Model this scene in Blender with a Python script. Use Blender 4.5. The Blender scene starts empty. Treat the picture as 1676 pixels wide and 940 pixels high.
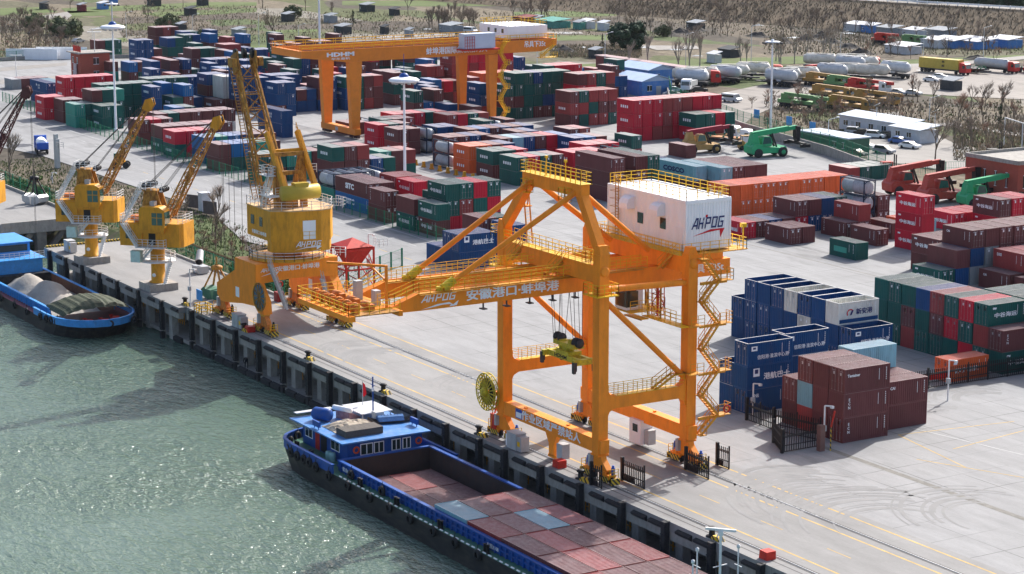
import bpy, math, random
from mathutils import Vector, Matrix
R = math.radians
sc = bpy.context.scene
COL = sc.collection
# ---------------------------------------------------------------- camera
CAM_F, CAM_VX, CAM_VH, CAM_H = 3600.0, -1381.0, -246.0, 60.0
CAM_P = Vector((190.0, -113.8, CAM_H))
_p = math.atan((470 - CAM_VH) / CAM_F)
_d = ((CAM_VX - 838) / CAM_F, (470 - CAM_VH) / CAM_F, 1.0)
_a = math.atan2(_d[0], math.cos(_p) + math.sin(_p) * _d[1])
_F0 = Vector((-math.cos(_a), -math.sin(_a), 0)); _R0 = Vector((_F0.y, -_F0.x, 0)); _Z = Vector((0, 0, 1))
_FW = math.cos(_p) * _F0 - math.sin(_p) * _Z; _UP = math.sin(_p) * _F0 + math.cos(_p) * _Z
def at(u, v, z=0.0):
    "point of the photograph (1676 x 940 pixels) carried down to the level z"
    d = _FW + _R0 * ((u - 838) / CAM_F) - _UP * ((v - 470) / CAM_F)
    return CAM_P + d * ((z - CAM_H) / d.z)
def dist(p): return (Vector(p) - CAM_P).dot(_FW)
cam = bpy.data.cameras.new('camera'); camo = bpy.data.objects.new('camera', cam); COL.objects.link(camo)
cam.sensor_width = 36.0; cam.lens = CAM_F / 1676 * 36.0; cam.clip_start = 1; cam.clip_end = 6000
m = Matrix((_R0, _UP, -_FW)).transposed().to_4x4(); m.translation = CAM_P; camo.matrix_world = m
sc.camera = camo
# ---------------------------------------------------------------- light
SUN_AZ, SUN_EL = R(116.4), R(37.3)
w = bpy.data.worlds.new('World'); sc.world = w; w.use_nodes = True
nt = w.node_tree; bg = nt.nodes['Background']
sky = nt.nodes.new('ShaderNodeTexSky'); sky.sky_type = 'NISHITA'; sky.sun_disc = False
sky.sun_elevation = SUN_EL; sky.sun_rotation = math.pi / 2 - SUN_AZ
sky.air_density = 0.8; sky.dust_density = 3.0; sky.ozone_density = 0.3
nt.links.new(sky.outputs[0], bg.inputs[0]); bg.inputs[1].default_value = 0.15
sl = bpy.data.lights.new('sun', 'SUN'); sl.energy = 4.0; sl.angle = R(0.6); sl.color = (1.0, 0.975, 0.94)
so = bpy.data.objects.new('sun', sl); COL.objects.link(so)
so.rotation_euler = Vector((math.cos(SUN_EL) * math.cos(SUN_AZ), math.cos(SUN_EL) * math.sin(SUN_AZ), math.sin(SUN_EL))).to_track_quat('Z', 'Y').to_euler()
sc.view_settings.view_transform = 'Standard'; sc.view_settings.look = 'None'; sc.view_settings.gamma = 1
sc.view_settings.exposure = 0.78
# ---------------------------------------------------------------- helpers
rnd = random.Random(7)
ORG = {}
class MB:
    "collects shapes and links them as one mesh object"
    def __init__(s): s.v = []; s.f = []; s.m = []; s.k = 0; s.sm = []
    def add(s, vs, fs, smooth=False):
        n = len(s.v); s.v += [tuple(v) for v in vs]
        for f in fs: s.f.append(tuple(i + n for i in f)); s.m.append(s.k); s.sm.append(smooth)
        return s
    def quad(s, *p): return s.add(p, [tuple(range(len(p)))])
    def box(s, x0, x1, y0, y1, z0, z1):
        return s.add([(x0,y0,z0),(x1,y0,z0),(x1,y1,z0),(x0,y1,z0),(x0,y0,z1),(x1,y0,z1),(x1,y1,z1),(x0,y1,z1)],
                     [(0,3,2,1),(4,5,6,7),(0,1,5,4),(1,2,6,5),(2,3,7,6),(3,0,4,7)])
    def cbox(s, c, d): return s.box(c[0]-d[0]/2, c[0]+d[0]/2, c[1]-d[1]/2, c[1]+d[1]/2, c[2]-d[2]/2, c[2]+d[2]/2)
    def bar(s, p, q, a, b=None, up=(0,0,1), a2=None):
        "square bar from p to q, a wide, b high (a2: scale at q)"
        b = a if b is None else b; k = 1 if a2 is None else a2
        p = Vector(p); q = Vector(q); d = (q - p).normalized(); u = Vector(up)
        if abs(d.dot(u)) > 0.98: u = Vector((0, 1, 0)) if abs(d.y) < 0.9 else Vector((1, 0, 0))
        x = d.cross(u).normalized(); y = x.cross(d).normalized()
        vs = [c + x * (i * a / 2 * g) + y * (j * b / 2 * g) for c, g in ((p, 1), (q, k)) for i, j in ((-1,-1),(1,-1),(1,1),(-1,1))]
        return s.add(vs, [(0,3,2,1),(4,5,6,7),(0,1,5,4),(1,2,6,5),(2,3,7,6),(3,0,4,7)])
    def tube(s, p, q, r, n=8, r2=None, cap=True):
        p = Vector(p); q = Vector(q); d = (q - p).normalized(); u = Vector((0,0,1)) if abs(d.z) < 0.98 else Vector((1,0,0))
        x = d.cross(u).normalized(); y = x.cross(d); r2 = r if r2 is None else r2
        vs = [c + (x * math.cos(2*math.pi*i/n) + y * math.sin(2*math.pi*i/n)) * g for c, g in ((p, r), (q, r2)) for i in range(n)]
        s.add(vs, [(i, (i+1) % n, n + (i+1) % n, n + i) for i in range(n)], True)
        if cap: s.add(vs[:n], [tuple(range(n))[::-1]]); s.add(vs[n:], [tuple(range(n))])
        return s
    def lathe(s, prof, c=(0,0,0), n=12, axis='z'):
        f = {'z': lambda r, h, t: (c[0]+r*math.cos(t), c[1]+r*math.sin(t), c[2]+h), 'y': lambda r, h, t: (c[0]+r*math.cos(t), c[1]+h, c[2]+r*math.sin(t)),
             'x': lambda r, h, t: (c[0]+h, c[1]+r*math.cos(t), c[2]+r*math.sin(t))}[axis]
        vs = [f(r, h, 2*math.pi*i/n) for r, h in prof for i in range(n)]
        return s.add(vs, [(j*n+i, j*n+(i+1) % n, (j+1)*n+(i+1) % n, (j+1)*n+i) for j in range(len(prof)-1) for i in range(n)], True)
    def prism(s, poly, axis, a, b):
        "extrude a 2d outline: axis x -> poly in (y,z), y -> (x,z), z -> (x,y)"
        f = {'x': lambda p, t: (t, p[0], p[1]), 'y': lambda p, t: (p[0], t, p[1]), 'z': lambda p, t: (p[0], p[1], t)}[axis]
        n = len(poly); vs = [f(p, a) for p in poly] + [f(p, b) for p in poly]
        return s.add(vs, [tuple(range(n))[::-1], tuple(range(n, 2*n))] + [(i, (i+1) % n, n+(i+1) % n, n+i) for i in range(n)])
    def rail(s, pts, h=1.1, step=1.5, t=0.06, mids=2, closed=False):
        pts = [Vector(p) for p in pts]
        if closed: pts.append(pts[0])
        for p, q in zip(pts, pts[1:]):
            L = (q - p).length; n = max(1, round(L / step))
            for i in range(n + 1):
                c = p.lerp(q, i / n); s.bar(c, c + Vector((0,0,h)), t)
            for j in range(mids + 1):
                z = Vector((0, 0, h * (j + 1) / (mids + 1))); s.bar(p + z, q + z, t * 0.85)
        return s
    def stair(s, p, q, wdir, wid=0.8, n=None, hand=True):
        p = Vector(p); q = Vector(q); wv = Vector(wdir).normalized() * wid; n = n or max(3, int(abs(q.z - p.z) / 0.28))
        for o in (Vector(), wv):
            s.bar(p + o, q + o, 0.07, 0.22)
            if hand:
                for z in (0.55, 1.0): s.bar(p + o + _Z * z, q + o + _Z * z, 0.05)
                for i in range(0, n + 1, 3): c = p.lerp(q, i / n) + o; s.bar(c, c + _Z, 0.045)
        h = (q - p); h.z = 0; h = h.normalized() * 0.24
        for i in range(n):
            c = p.lerp(q, (i + 0.5) / n); s.add([c, c + wv, c + wv + h, c + h], [(0,1,2,3)])
        return s
    def lattice(s, A, B, t=0.1, d=0.06, n=8):
        "four chords from square A to square B with diagonals (A, B: lists of four corners)"
        A = [Vector(p) for p in A]; B = [Vector(p) for p in B]
        for a, b in zip(A, B): s.bar(a, b, t)
        for i in range(n):
            for k in range(4):
                a0 = A[k].lerp(B[k], i/n); a1 = A[k].lerp(B[k], (i+1)/n); b0 = A[(k+1) % 4].lerp(B[(k+1) % 4], i/n); b1 = A[(k+1) % 4].lerp(B[(k+1) % 4], (i+1)/n)
                s.bar(a0, b0, d)
                if (i + k) % 2: s.bar(a0, b1, d)
                else: s.bar(b0, a1, d)
        return s
    def mesh(s, name, mats, org=(0,0,0)):
        me = bpy.data.meshes.new(name); o = Vector(org)
        me.from_pydata([(x-o.x, y-o.y, z-o.z) for x, y, z in s.v], [], s.f)
        for mt in (mats if isinstance(mats, (list, tuple)) else [mats]): me.materials.append(mt)
        me.polygons.foreach_set('material_index', s.m); me.polygons.foreach_set('use_smooth', s.sm); me.update()
        return me
    def build(s, name, mats, parent=None, loc=None, pos=None):
        org = ORG.get(parent.name, Vector()) if parent else Vector(loc or (0,0,0))
        o = bpy.data.objects.new(name, s.mesh(name, mats, org)); COL.objects.link(o)
        if parent: o.parent = parent
        else: o.location = org if pos is None else Vector(pos)
        ORG[o.name] = Vector(org); return o
def tag(o, label=None, cat=None, group=None, kind=None):
    if label: o['label'] = label
    if cat: o['category'] = cat
    if group: o['group'] = group
    if kind: o['kind'] = kind
    return o
def thing(name, label, cat, loc=(0,0,0), group=None):
    o = bpy.data.objects.new(name, None); COL.objects.link(o); o.location = loc; o.empty_display_size = 0.5
    ORG[o.name] = Vector(loc); return tag(o, label, cat, group)
def struct(mb, name, mats): return tag(mb.build(name, mats), kind='structure')
def copy_tree(o, loc=None, rz=None, label=None, group=None, parent=None):
    c = o.copy(); COL.objects.link(c); ORG[c.name] = ORG.get(o.name, Vector())
    if parent: c.parent = parent; c.matrix_parent_inverse = o.matrix_parent_inverse.copy()
    if loc is not None: c.location = loc
    if rz is not None: c.rotation_euler = (0, 0, rz)
    if label: c['label'] = label
    if group: c['group'] = group
    for ch in list(o.children): copy_tree(ch, parent=c)
    return c
_tm = {}
def text_mesh(s, mt, bold=0.0):
    key = (s, mt.name, bold)
    if key not in _tm:
        c = bpy.data.curves.new('lettering', 'FONT'); c.body = s; c.size = 1.0; c.resolution_u = 2; c.offset = bold if s.isascii() else 0.0; c.align_x = 'CENTER'; c.align_y = 'CENTER'
        o = bpy.data.objects.new('lettering', c); COL.objects.link(o); bpy.context.view_layer.update()
        me = bpy.data.meshes.new_from_object(o.evaluated_get(bpy.context.evaluated_depsgraph_get())); me.name = 'lettering'
        if not s.isascii() and bold:      # heavier strokes: a second, slightly shifted sheet of the same letters
            vs = [v.co.copy() for v in me.vertices]; fs = [tuple(p.vertices) for p in me.polygons]; n = len(vs); me = bpy.data.meshes.new('lettering')
            sh = [Vector((dx*bold, dy*bold, i*.0025)) for i, (dx, dy) in enumerate(((-1,-.6),(1,-.6),(1,.6),(-1,.6),(0,0)))]
            me.from_pydata([tuple(v + d) for d in sh for v in vs], [], [tuple(i + k*n for i in f) for k in range(len(sh)) for f in fs])
        bpy.data.objects.remove(o); bpy.data.curves.remove(c); me.materials.clear(); me.materials.append(mt); _tm[key] = me
    return _tm[key]
def text(s, mt, pos, xdir, up, size, parent, name='lettering', wx=1.0, bold=0.015):
    "writing as flat letters: xdir is the reading direction, up the letters' top"
    o = bpy.data.objects.new(name, text_mesh(s, mt, bold)); COL.objects.link(o)
    x = Vector(xdir).normalized(); y = Vector(up); y = (y - x * y.dot(x)).normalized(); z = x.cross(y)
    M = Matrix((x * size * wx, y * size, z * size)).transposed().to_4x4()
    org = ORG.get(parent.name, Vector()) if parent else Vector()
    M.translation = Vector(pos) - org; o.parent = parent; o.matrix_local = M; ORG[o.name] = org
    return o
GLY = {'A': [((0,0),(.42,1)),((.42,1),(.62,1)),((.62,1),(.70,0)),((.2,.3),(.66,.3))], 'H': [((0,0),(0,1)),((0,.48),(.52,.48)),((.52,0),(.52,.6)),((.52,.84),(.52,1))], 'P': [((0,0),(0,1)),((0,1),(.58,1)),((.58,1),(.58,.45)),((.58,.45),(0,.45))],
       'O': [((0,0),(0,1)),((0,1),(.6,1)),((.6,1),(.6,0)),((.6,0),(0,0))], 'G': [((.62,1),(0,1)),((0,1),(0,0)),((0,0),(.6,0)),((.6,0),(.6,.5)),((.6,.5),(.3,.5))]}
def logo(word, mt, pos, xdir, up, size, parent, wx=1.0, th=.17):
    "heavy slanted block letters"
    b = MB(); z = 0; x0 = -len(word)*.48
    for ch in word:
        for p, q in GLY[ch]:
            dx, dy = q[0]-p[0], q[1]-p[1]; L = math.hypot(dx, dy); ex, ey = dx/L*th*.5, dy/L*th*.5; nx, ny = -dy/L*th*.5, dx/L*th*.5; z += .002
            b.add([(x0 + x + .24*y, y - .5, z) for x, y in ((p[0]-ex+nx,p[1]-ey+ny),(p[0]-ex-nx,p[1]-ey-ny),(q[0]+ex-nx,q[1]+ey-ny),(q[0]+ex+nx,q[1]+ey+ny))], [(0,1,2,3)])
        x0 += .96
    o = bpy.data.objects.new('lettering', b.mesh('lettering', mt)); COL.objects.link(o); x = Vector(xdir).normalized(); y = Vector(up); y = (y - x*y.dot(x)).normalized(); zz = x.cross(y)
    M = Matrix((x*size*wx, y*size, zz*size)).transposed().to_4x4(); org = ORG.get(parent.name, Vector()); M.translation = Vector(pos) - org; o.parent = parent; o.matrix_local = M; ORG[o.name] = org; return o
def copies(o, offs):
    "the same part again at other places of its thing"
    for d in offs:
        c = o.copy(); COL.objects.link(c); c.location = o.location + Vector(d); ORG[c.name] = ORG.get(o.name, Vector())
        for ch in list(o.children): k = ch.copy(); COL.objects.link(k); k.parent = c
    return o
# ---------------------------------------------------------------- materials
def _n(nt, t, **kw):
    n = nt.nodes.new('ShaderNode' + t)
    for k, v in kw.items(): setattr(n, k, v)
    return n
def mat(name, col, rough=0.55, metal=0.0, var=0.18, scale=1.2, dirt=None, dirt_amt=0.25, stretch=(1,1,1), rand=0.06, spec=0.2, bump=0.0, bscale=20, lo=0.45, hi=0.75):
    m = bpy.data.materials.new(name); m.use_nodes = True; nt = m.node_tree; L = nt.links.new; b = nt.nodes['Principled BSDF']
    b.inputs['Roughness'].default_value = rough; b.inputs['Metallic'].default_value = metal; b.inputs['Specular IOR Level'].default_value = spec
    tc = _n(nt, 'TexCoord'); mp = _n(nt, 'Mapping'); mp.inputs['Scale'].default_value = stretch; L(tc.outputs['Object'], mp.inputs[0])
    oi = _n(nt, 'ObjectInfo'); ad = _n(nt, 'VectorMath', operation='ADD'); cm = _n(nt, 'MapRange'); L(oi.outputs['Random'], cm.inputs[0]); cm.inputs[4].default_value = 37.0
    L(mp.outputs[0], ad.inputs[0]); L(cm.outputs[0], ad.inputs[1])
    n1 = _n(nt, 'TexNoise'); n1.inputs['Scale'].default_value = scale; n1.inputs['Detail'].default_value = 6; n1.inputs['Roughness'].default_value = 0.65; L(ad.outputs[0], n1.inputs['Vector'])
    mr = _n(nt, 'MapRange'); L(n1.outputs[0], mr.inputs[0]); mr.inputs[1].default_value = 0.3; mr.inputs[2].default_value = 0.7; mr.inputs[3].default_value = 1 - var; mr.inputs[4].default_value = 1 + var
    m2 = _n(nt, 'MapRange'); L(oi.outputs['Random'], m2.inputs[0]); m2.inputs[3].default_value = 1 - rand; m2.inputs[4].default_value = 1 + rand
    mu = _n(nt, 'Math', operation='MULTIPLY'); L(mr.outputs[0], mu.inputs[0]); L(m2.outputs[0], mu.inputs[1])
    sc_ = _n(nt, 'VectorMath', operation='SCALE'); sc_.inputs[0].default_value = col; L(mu.outputs[0], sc_.inputs[3])
    out = sc_.outputs[0]
    if dirt:
        n2 = _n(nt, 'TexNoise'); n2.inputs['Scale'].default_value = scale * 2.3; n2.inputs['Detail'].default_value = 8; n2.inputs['Roughness'].default_value = 0.7; L(ad.outputs[0], n2.inputs['Vector'])
        r2 = _n(nt, 'MapRange'); L(n2.outputs[0], r2.inputs[0]); r2.inputs[1].default_value = lo; r2.inputs[2].default_value = hi; r2.inputs[4].default_value = dirt_amt
        mx = _n(nt, 'Mix', data_type='RGBA'); L(r2.outputs[0], mx.inputs[0]); L(out, mx.inputs[6]); mx.inputs[7].default_value = (*dirt, 1); out = mx.outputs[2]
    L(out, b.inputs['Base Color'])
    if bump:
        n3 = _n(nt, 'TexNoise'); n3.inputs['Scale'].default_value = bscale; n3.inputs['Detail'].default_value = 4; L(tc.outputs['Object'], n3.inputs['Vector'])
        bp = _n(nt, 'Bump'); bp.inputs['Strength'].default_value = bump; bp.inputs['Distance'].default_value = 0.1; L(n3.outputs[0], bp.inputs['Height']); L(bp.outputs[0], b.inputs['Normal'])
    return m
RUST = (0.10, 0.035, 0.015); GRIME = (0.05, 0.045, 0.04)
OR = mat('orange_paint', (0.90, 0.275, 0.018), 0.5, var=0.08, scale=0.5, dirt=(0.40, 0.11, 0.02), dirt_amt=0.4, stretch=(1,1,0.35))
ORD = mat('oily_orange_paint', (0.62, 0.19, 0.03), 0.5, var=0.25, scale=3, dirt=GRIME, dirt_amt=0.7)
OCH = mat('ochre_paint', (0.66, 0.30, 0.022), 0.5, var=0.10, scale=0.6, dirt=RUST, dirt_amt=0.55, stretch=(1,1,0.3))
OCR = mat('rusty_ochre_paint', (0.50, 0.25, 0.045), 0.6, var=0.2, scale=1.0, dirt=RUST, dirt_amt=0.85, stretch=(1,1,0.5), lo=0.4, hi=0.65)
YEL = mat('yellow_rail_paint', (0.78, 0.46, 0.015), 0.5, var=0.12, scale=1, dirt=RUST, dirt_amt=0.3)
SPY = mat('greasy_yellow_paint', (0.55, 0.45, 0.03), 0.5, var=0.2, scale=1.5, dirt=GRIME, dirt_amt=0.6)
WHT = mat('white_paint', (0.83, 0.84, 0.86), 0.5, var=0.04, scale=0.7, dirt=(0.45,0.43,0.40), dirt_amt=0.15, stretch=(1,1,0.25))
WHR = mat('white_rail_paint', (0.68, 0.68, 0.67), 0.5, var=0.1)
LET = mat('white_letter_paint', (0.80, 0.82, 0.84), 0.55, var=0.03, rand=0)
LETN = mat('navy_letter_paint', (0.02, 0.03, 0.13), 0.5, var=0.03, rand=0)
LETR = mat('red_letter_paint', (0.55, 0.01, 0.02), 0.5, var=0.03, rand=0)
LETK = mat('black_letter_paint', (0.015, 0.015, 0.018), 0.5, var=0.03, rand=0)
BLK = mat('black_steel', (0.016, 0.016, 0.018), 0.5, var=0.2, scale=2)
RUB = mat('black_rubber', (0.022, 0.023, 0.026), 0.7, var=0.25, scale=2, dirt=(0.09,0.085,0.075), dirt_amt=0.4)
GRY = mat('grey_paint', (0.40, 0.41, 0.41), 0.5, var=0.1, scale=1)
STL = mat('galvanised_steel', (0.42, 0.43, 0.44), 0.42, 0.35, var=0.1, scale=2)
DKG = mat('dark_steel', (0.06, 0.06, 0.065), 0.5, 0.2, var=0.2, scale=2)
BLU = mat('blue_paint', (0.02, 0.09, 0.42), 0.45, var=0.15, scale=1, dirt=(0.12,0.14,0.2), dirt_amt=0.3)
CYB = mat('sky_blue_paint', (0.05, 0.27, 0.62), 0.45, var=0.12, scale=1, dirt=GRIME, dirt_amt=0.3)
GRE = mat('green_fence_paint', (0.015, 0.19, 0.10), 0.5, var=0.15, scale=2)
REDP = mat('red_paint', (0.50, 0.03, 0.02), 0.5, var=0.15, scale=1, dirt=RUST, dirt_amt=0.4)
GLS = mat('dark_glass', (0.02, 0.035, 0.035), 0.08, var=0.2, spec=0.8)
GLT = mat('tinted_green_glass', (0.03, 0.10, 0.085), 0.08, var=0.2, spec=0.8)
CONC = mat('old_concrete', (0.33, 0.31, 0.28), 0.85, var=0.16, scale=0.8, dirt=(0.12,0.11,0.10), dirt_amt=0.55, stretch=(1,1,0.5))
CONL = mat('dark_concrete', (0.20, 0.19, 0.17), 0.85, var=0.2, scale=0.7, dirt=(0.06,0.06,0.05), dirt_amt=0.6)  # one darker concrete for the back wall, piles, drain strip and fender backs
BRK = mat('brick_red_render', (0.36, 0.085, 0.058), 0.8, var=0.08, scale=1.5, dirt=(0.2,0.07,0.05), dirt_amt=0.4)
ROPE = mat('steel_rope', (0.06, 0.055, 0.05), 0.6, var=0.1)
BLUES = mat('blue_sheet_roof', (0.06, 0.2, 0.5), 0.5, var=0.12, scale=0.5, dirt=(0.3,0.32,0.35), dirt_amt=0.4)
WSH = mat('pale_sheet_roof', (0.5, 0.52, 0.55), 0.5, var=0.12, scale=0.5, dirt=(0.3,0.25,0.2), dirt_amt=0.4)
def hazard_mat():
    m = bpy.data.materials.new('hazard_stripes'); m.use_nodes = True; nt = m.node_tree; L = nt.links.new; b = nt.nodes['Principled BSDF']
    tc = _n(nt, 'TexCoord'); sp = _n(nt, 'SeparateXYZ'); L(tc.outputs['Object'], sp.inputs[0])
    a = _n(nt, 'Math', operation='ADD'); L(sp.outputs[0], a.inputs[0]); L(sp.outputs[1], a.inputs[1]); a2 = _n(nt, 'Math', operation='ADD'); L(a.outputs[0], a2.inputs[0]); L(sp.outputs[2], a2.inputs[1])
    f = _n(nt, 'Math', operation='MODULO'); L(a2.outputs[0], f.inputs[0]); f.inputs[1].default_value = 0.5
    ab = _n(nt, 'Math', operation='ABSOLUTE'); L(f.outputs[0], ab.inputs[0]); g = _n(nt, 'Math', operation='GREATER_THAN'); L(ab.outputs[0], g.inputs[0]); g.inputs[1].default_value = 0.25
    mx = _n(nt, 'Mix', data_type='RGBA'); L(g.outputs[0], mx.inputs[0]); mx.inputs[6].default_value = (0.65, 0.42, 0.02, 1); mx.inputs[7].default_value = (0.02, 0.02, 0.02, 1)
    L(mx.outputs[2], b.inputs['Base Color']); b.inputs['Roughness'].default_value = 0.6; return m
HAZ = hazard_mat()
HAZE_D = 0.000016
# ---------------------------------------------------------------- the setting: materials
def ground_mat():
    m = bpy.data.materials.new('field_soil'); m.use_nodes = True; nt = m.node_tree; L = nt.links.new; b = nt.nodes['Principled BSDF']; b.inputs['Roughness'].default_value = 0.95; b.inputs['Specular IOR Level'].default_value = 0.1
    tc = _n(nt, 'TexCoord'); mp = _n(nt, 'Mapping'); mp.inputs['Rotation'].default_value = (0, 0, -R(50)); mp.inputs['Scale'].default_value = (0.016, 0.05, 1); L(tc.outputs['Object'], mp.inputs[0])
    nz = _n(nt, 'TexNoise'); nz.inputs['Scale'].default_value = 0.03; nz.inputs['Detail'].default_value = 3; L(tc.outputs['Object'], nz.inputs['Vector'])
    ds = _n(nt, 'VectorMath', operation='SCALE'); L(nz.outputs['Color'], ds.inputs[0]); ds.inputs[3].default_value = 0.6
    ad = _n(nt, 'VectorMath', operation='ADD'); L(mp.outputs[0], ad.inputs[0]); L(ds.outputs[0], ad.inputs[1])
    vo = _n(nt, 'TexVoronoi'); vo.inputs['Scale'].default_value = 1.0; L(ad.outputs[0], vo.inputs['Vector'])
    sp = _n(nt, 'SeparateColor'); L(vo.outputs['Color'], sp.inputs[0])
    cr = _n(nt, 'ValToRGB'); cr.color_ramp.interpolation = 'CONSTANT'; e = cr.color_ramp.elements
    cols = [(0, (0.115,0.095,0.07)), (0.2, (0.075,0.064,0.05)), (0.38, (0.085,0.095,0.042)), (0.55, (0.15,0.125,0.088)), (0.68, (0.10,0.094,0.058)), (0.82, (0.078,0.10,0.042)), (0.93, (0.19,0.175,0.145))]
    e[0].color = (*cols[0][1], 1); e[1].position = cols[1][0]; e[1].color = (*cols[1][1], 1)
    for p, c in cols[2:]: k = e.new(p); k.color = (*c, 1)
    L(sp.outputs[0], cr.inputs[0])
    n2 = _n(nt, 'TexNoise'); n2.inputs['Scale'].default_value = 0.35; n2.inputs['Detail'].default_value = 8; n2.inputs['Roughness'].default_value = 0.75; L(tc.outputs['Object'], n2.inputs['Vector'])
    mr = _n(nt, 'MapRange'); L(n2.outputs[0], mr.inputs[0]); mr.inputs[1].default_value = 0.3; mr.inputs[2].default_value = 0.7; mr.inputs[3].default_value = 0.45; mr.inputs[4].default_value = 1.6
    s = _n(nt, 'VectorMath', operation='SCALE'); L(cr.outputs[0], s.inputs[0]); L(mr.outputs[0], s.inputs[3]); L(s.outputs[0], b.inputs['Base Color']); return m
def concrete_mat(name, col, joint=(5.0, 4.5), jd=0.35, stain=0.4):
    m = bpy.data.materials.new(name); m.use_nodes = True; nt = m.node_tree; L = nt.links.new; b = nt.nodes['Principled BSDF']; b.inputs['Roughness'].default_value = 0.85; b.inputs['Specular IOR Level'].default_value = 0.25
    tc = _n(nt, 'TexCoord'); out = None
    def noise(scale, st, detail, lo, hi, a, c):
        mp = _n(nt, 'Mapping'); mp.inputs['Scale'].default_value = st; L(tc.outputs['Object'], mp.inputs[0])
        n = _n(nt, 'TexNoise'); n.inputs['Scale'].default_value = scale; n.inputs['Detail'].default_value = detail; n.inputs['Roughness'].default_value = 0.65; L(mp.outputs[0], n.inputs['Vector'])
        r = _n(nt, 'MapRange'); L(n.outputs[0], r.inputs[0]); r.inputs[1].default_value = lo; r.inputs[2].default_value = hi; r.inputs[3].default_value = a; r.inputs[4].default_value = c; return r.outputs[0]
    def mul(x, y):
        k = _n(nt, 'Math', operation='MULTIPLY'); L(x, k.inputs[0]); L(y, k.inputs[1]); return k.outputs[0]
    f = mul(noise(0.05, (0.35, 1, 1), 6, 0.3, 0.7, 0.86, 1.1), noise(0.5, (0.3, 1, 1), 9, 0.3, 0.7, 0.86, 1.12))
    f = mul(f, noise(0.11, (0.5, 1.3, 1), 9, 0.56, 0.72, 1.0, 1 - stain)); f = mul(f, noise(3.0, (1, 1, 1), 4, 0.3, 0.7, 0.95, 1.05))
    sp = _n(nt, 'SeparateXYZ'); L(tc.outputs['Object'], sp.inputs[0]); wob = noise(0.4, (1, 1, 1), 3, 0.3, 0.7, -0.05, 0.05)
    if joint:
        for i, j in enumerate(joint):
            a = _n(nt, 'Math', operation='ADD'); L(sp.outputs[i], a.inputs[0]); L(wob, a.inputs[1]); a2 = _n(nt, 'Math', operation='PINGPONG'); L(a.outputs[0], a2.inputs[0]); a2.inputs[1].default_value = j / 2
            r = _n(nt, 'MapRange'); L(a2.outputs[0], r.inputs[0]); r.inputs[1].default_value = 0.02; r.inputs[2].default_value = 0.07; r.inputs[3].default_value = jd; r.inputs[4].default_value = 1
            g = noise(0.06, (1, 1, 1), 2, 0.42, 0.6, 0.0, 1.0); k = _n(nt, 'Mix', data_type='FLOAT'); L(g, k.inputs[0]); k.inputs[2].default_value = 1.0; L(r.outputs[0], k.inputs[3]); f = mul(f, k.outputs[0])
    s = _n(nt, 'VectorMath', operation='SCALE'); s.inputs[0].default_value = col; L(f, s.inputs[3]); L(s.outputs[0], b.inputs['Base Color']); return m
def water_mat():
    m = bpy.data.materials.new('river_water'); m.use_nodes = True; nt = m.node_tree; L = nt.links.new; b = nt.nodes['Principled BSDF']
    b.inputs['Base Color'].default_value = (0.095, 0.15, 0.112, 1); b.inputs['Roughness'].default_value = 0.10; b.inputs['Specular IOR Level'].default_value = 0.9; b.inputs['IOR'].default_value = 1.33
    tc = _n(nt, 'TexCoord'); mp = _n(nt, 'Mapping'); mp.inputs['Rotation'].default_value = (0, 0, -R(62)); mp.inputs['Scale'].default_value = (0.45, 1.0, 1); L(tc.outputs['Object'], mp.inputs[0])
    h = None
    for scl, d, wt in ((1.3, 4, 1.0), (0.4, 2, 1.0), (4.0, 3, 0.45)):
        n = _n(nt, 'TexNoise'); n.inputs['Scale'].default_value = scl; n.inputs['Detail'].default_value = d; n.inputs['Distortion'].default_value = 0.4; L(mp.outputs[0], n.inputs['Vector'])
        k = _n(nt, 'Math', operation='MULTIPLY'); L(n.outputs[0], k.inputs[0]); k.inputs[1].default_value = wt
        if h is None: h = k.outputs[0]
        else: a = _n(nt, 'Math', operation='ADD'); L(h, a.inputs[0]); L(k.outputs[0], a.inputs[1]); h = a.outputs[0]
    # gusts: calmer and rougher areas
    g = _n(nt, 'TexNoise'); g.inputs['Scale'].default_value = 0.035; g.inputs['Detail'].default_value = 3; L(tc.outputs['Object'], g.inputs['Vector'])
    r = _n(nt, 'MapRange'); L(g.outputs[0], r.inputs[0]); r.inputs[1].default_value = 0.35; r.inputs[2].default_value = 0.65; r.inputs[3].default_value = 0.4; r.inputs[4].default_value = 0.8
    bp = _n(nt, 'Bump'); L(r.outputs[0], bp.inputs['Strength']); bp.inputs['Distance'].default_value = 1.0; L(h, bp.inputs['Height']); L(bp.outputs[0], b.inputs['Normal']); return m
SOIL = ground_mat()
YARD = concrete_mat('yard_concrete', (0.255, 0.254, 0.252))
QUAYC = concrete_mat('quay_concrete', (0.235, 0.23, 0.222), joint=(12.0, 40.0), jd=0.7, stain=0.22)
LOT = concrete_mat('dusty_gravel', (0.235, 0.212, 0.188), joint=None, stain=0.5)
PALE = concrete_mat('pale_track', (0.24, 0.225, 0.205), joint=None, stain=0.2)
WATER = water_mat()
BANK = mat('bank_soil', (0.13, 0.115, 0.075), 0.95, var=0.4, scale=0.25, dirt=(0.06,0.09,0.025), dirt_amt=0.9, spec=0.1, lo=0.4, hi=0.6)
RIP = mat('pale_rubble', (0.42, 0.41, 0.39), 0.95, var=0.45, scale=1.6, spec=0.1)
GRASS = mat('winter_grass', (0.075, 0.115, 0.032), 0.95, var=0.35, scale=0.3, dirt=(0.13,0.11,0.06), dirt_amt=0.7, spec=0.1)
TURF = mat('green_crop', (0.10, 0.135, 0.048), 0.95, var=0.25, scale=0.08, dirt=(0.13,0.115,0.07), dirt_amt=0.6, spec=0.1)
EARTH = mat('ploughed_earth', (0.085, 0.07, 0.055), 0.95, var=0.3, scale=0.1, spec=0.1)
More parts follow.
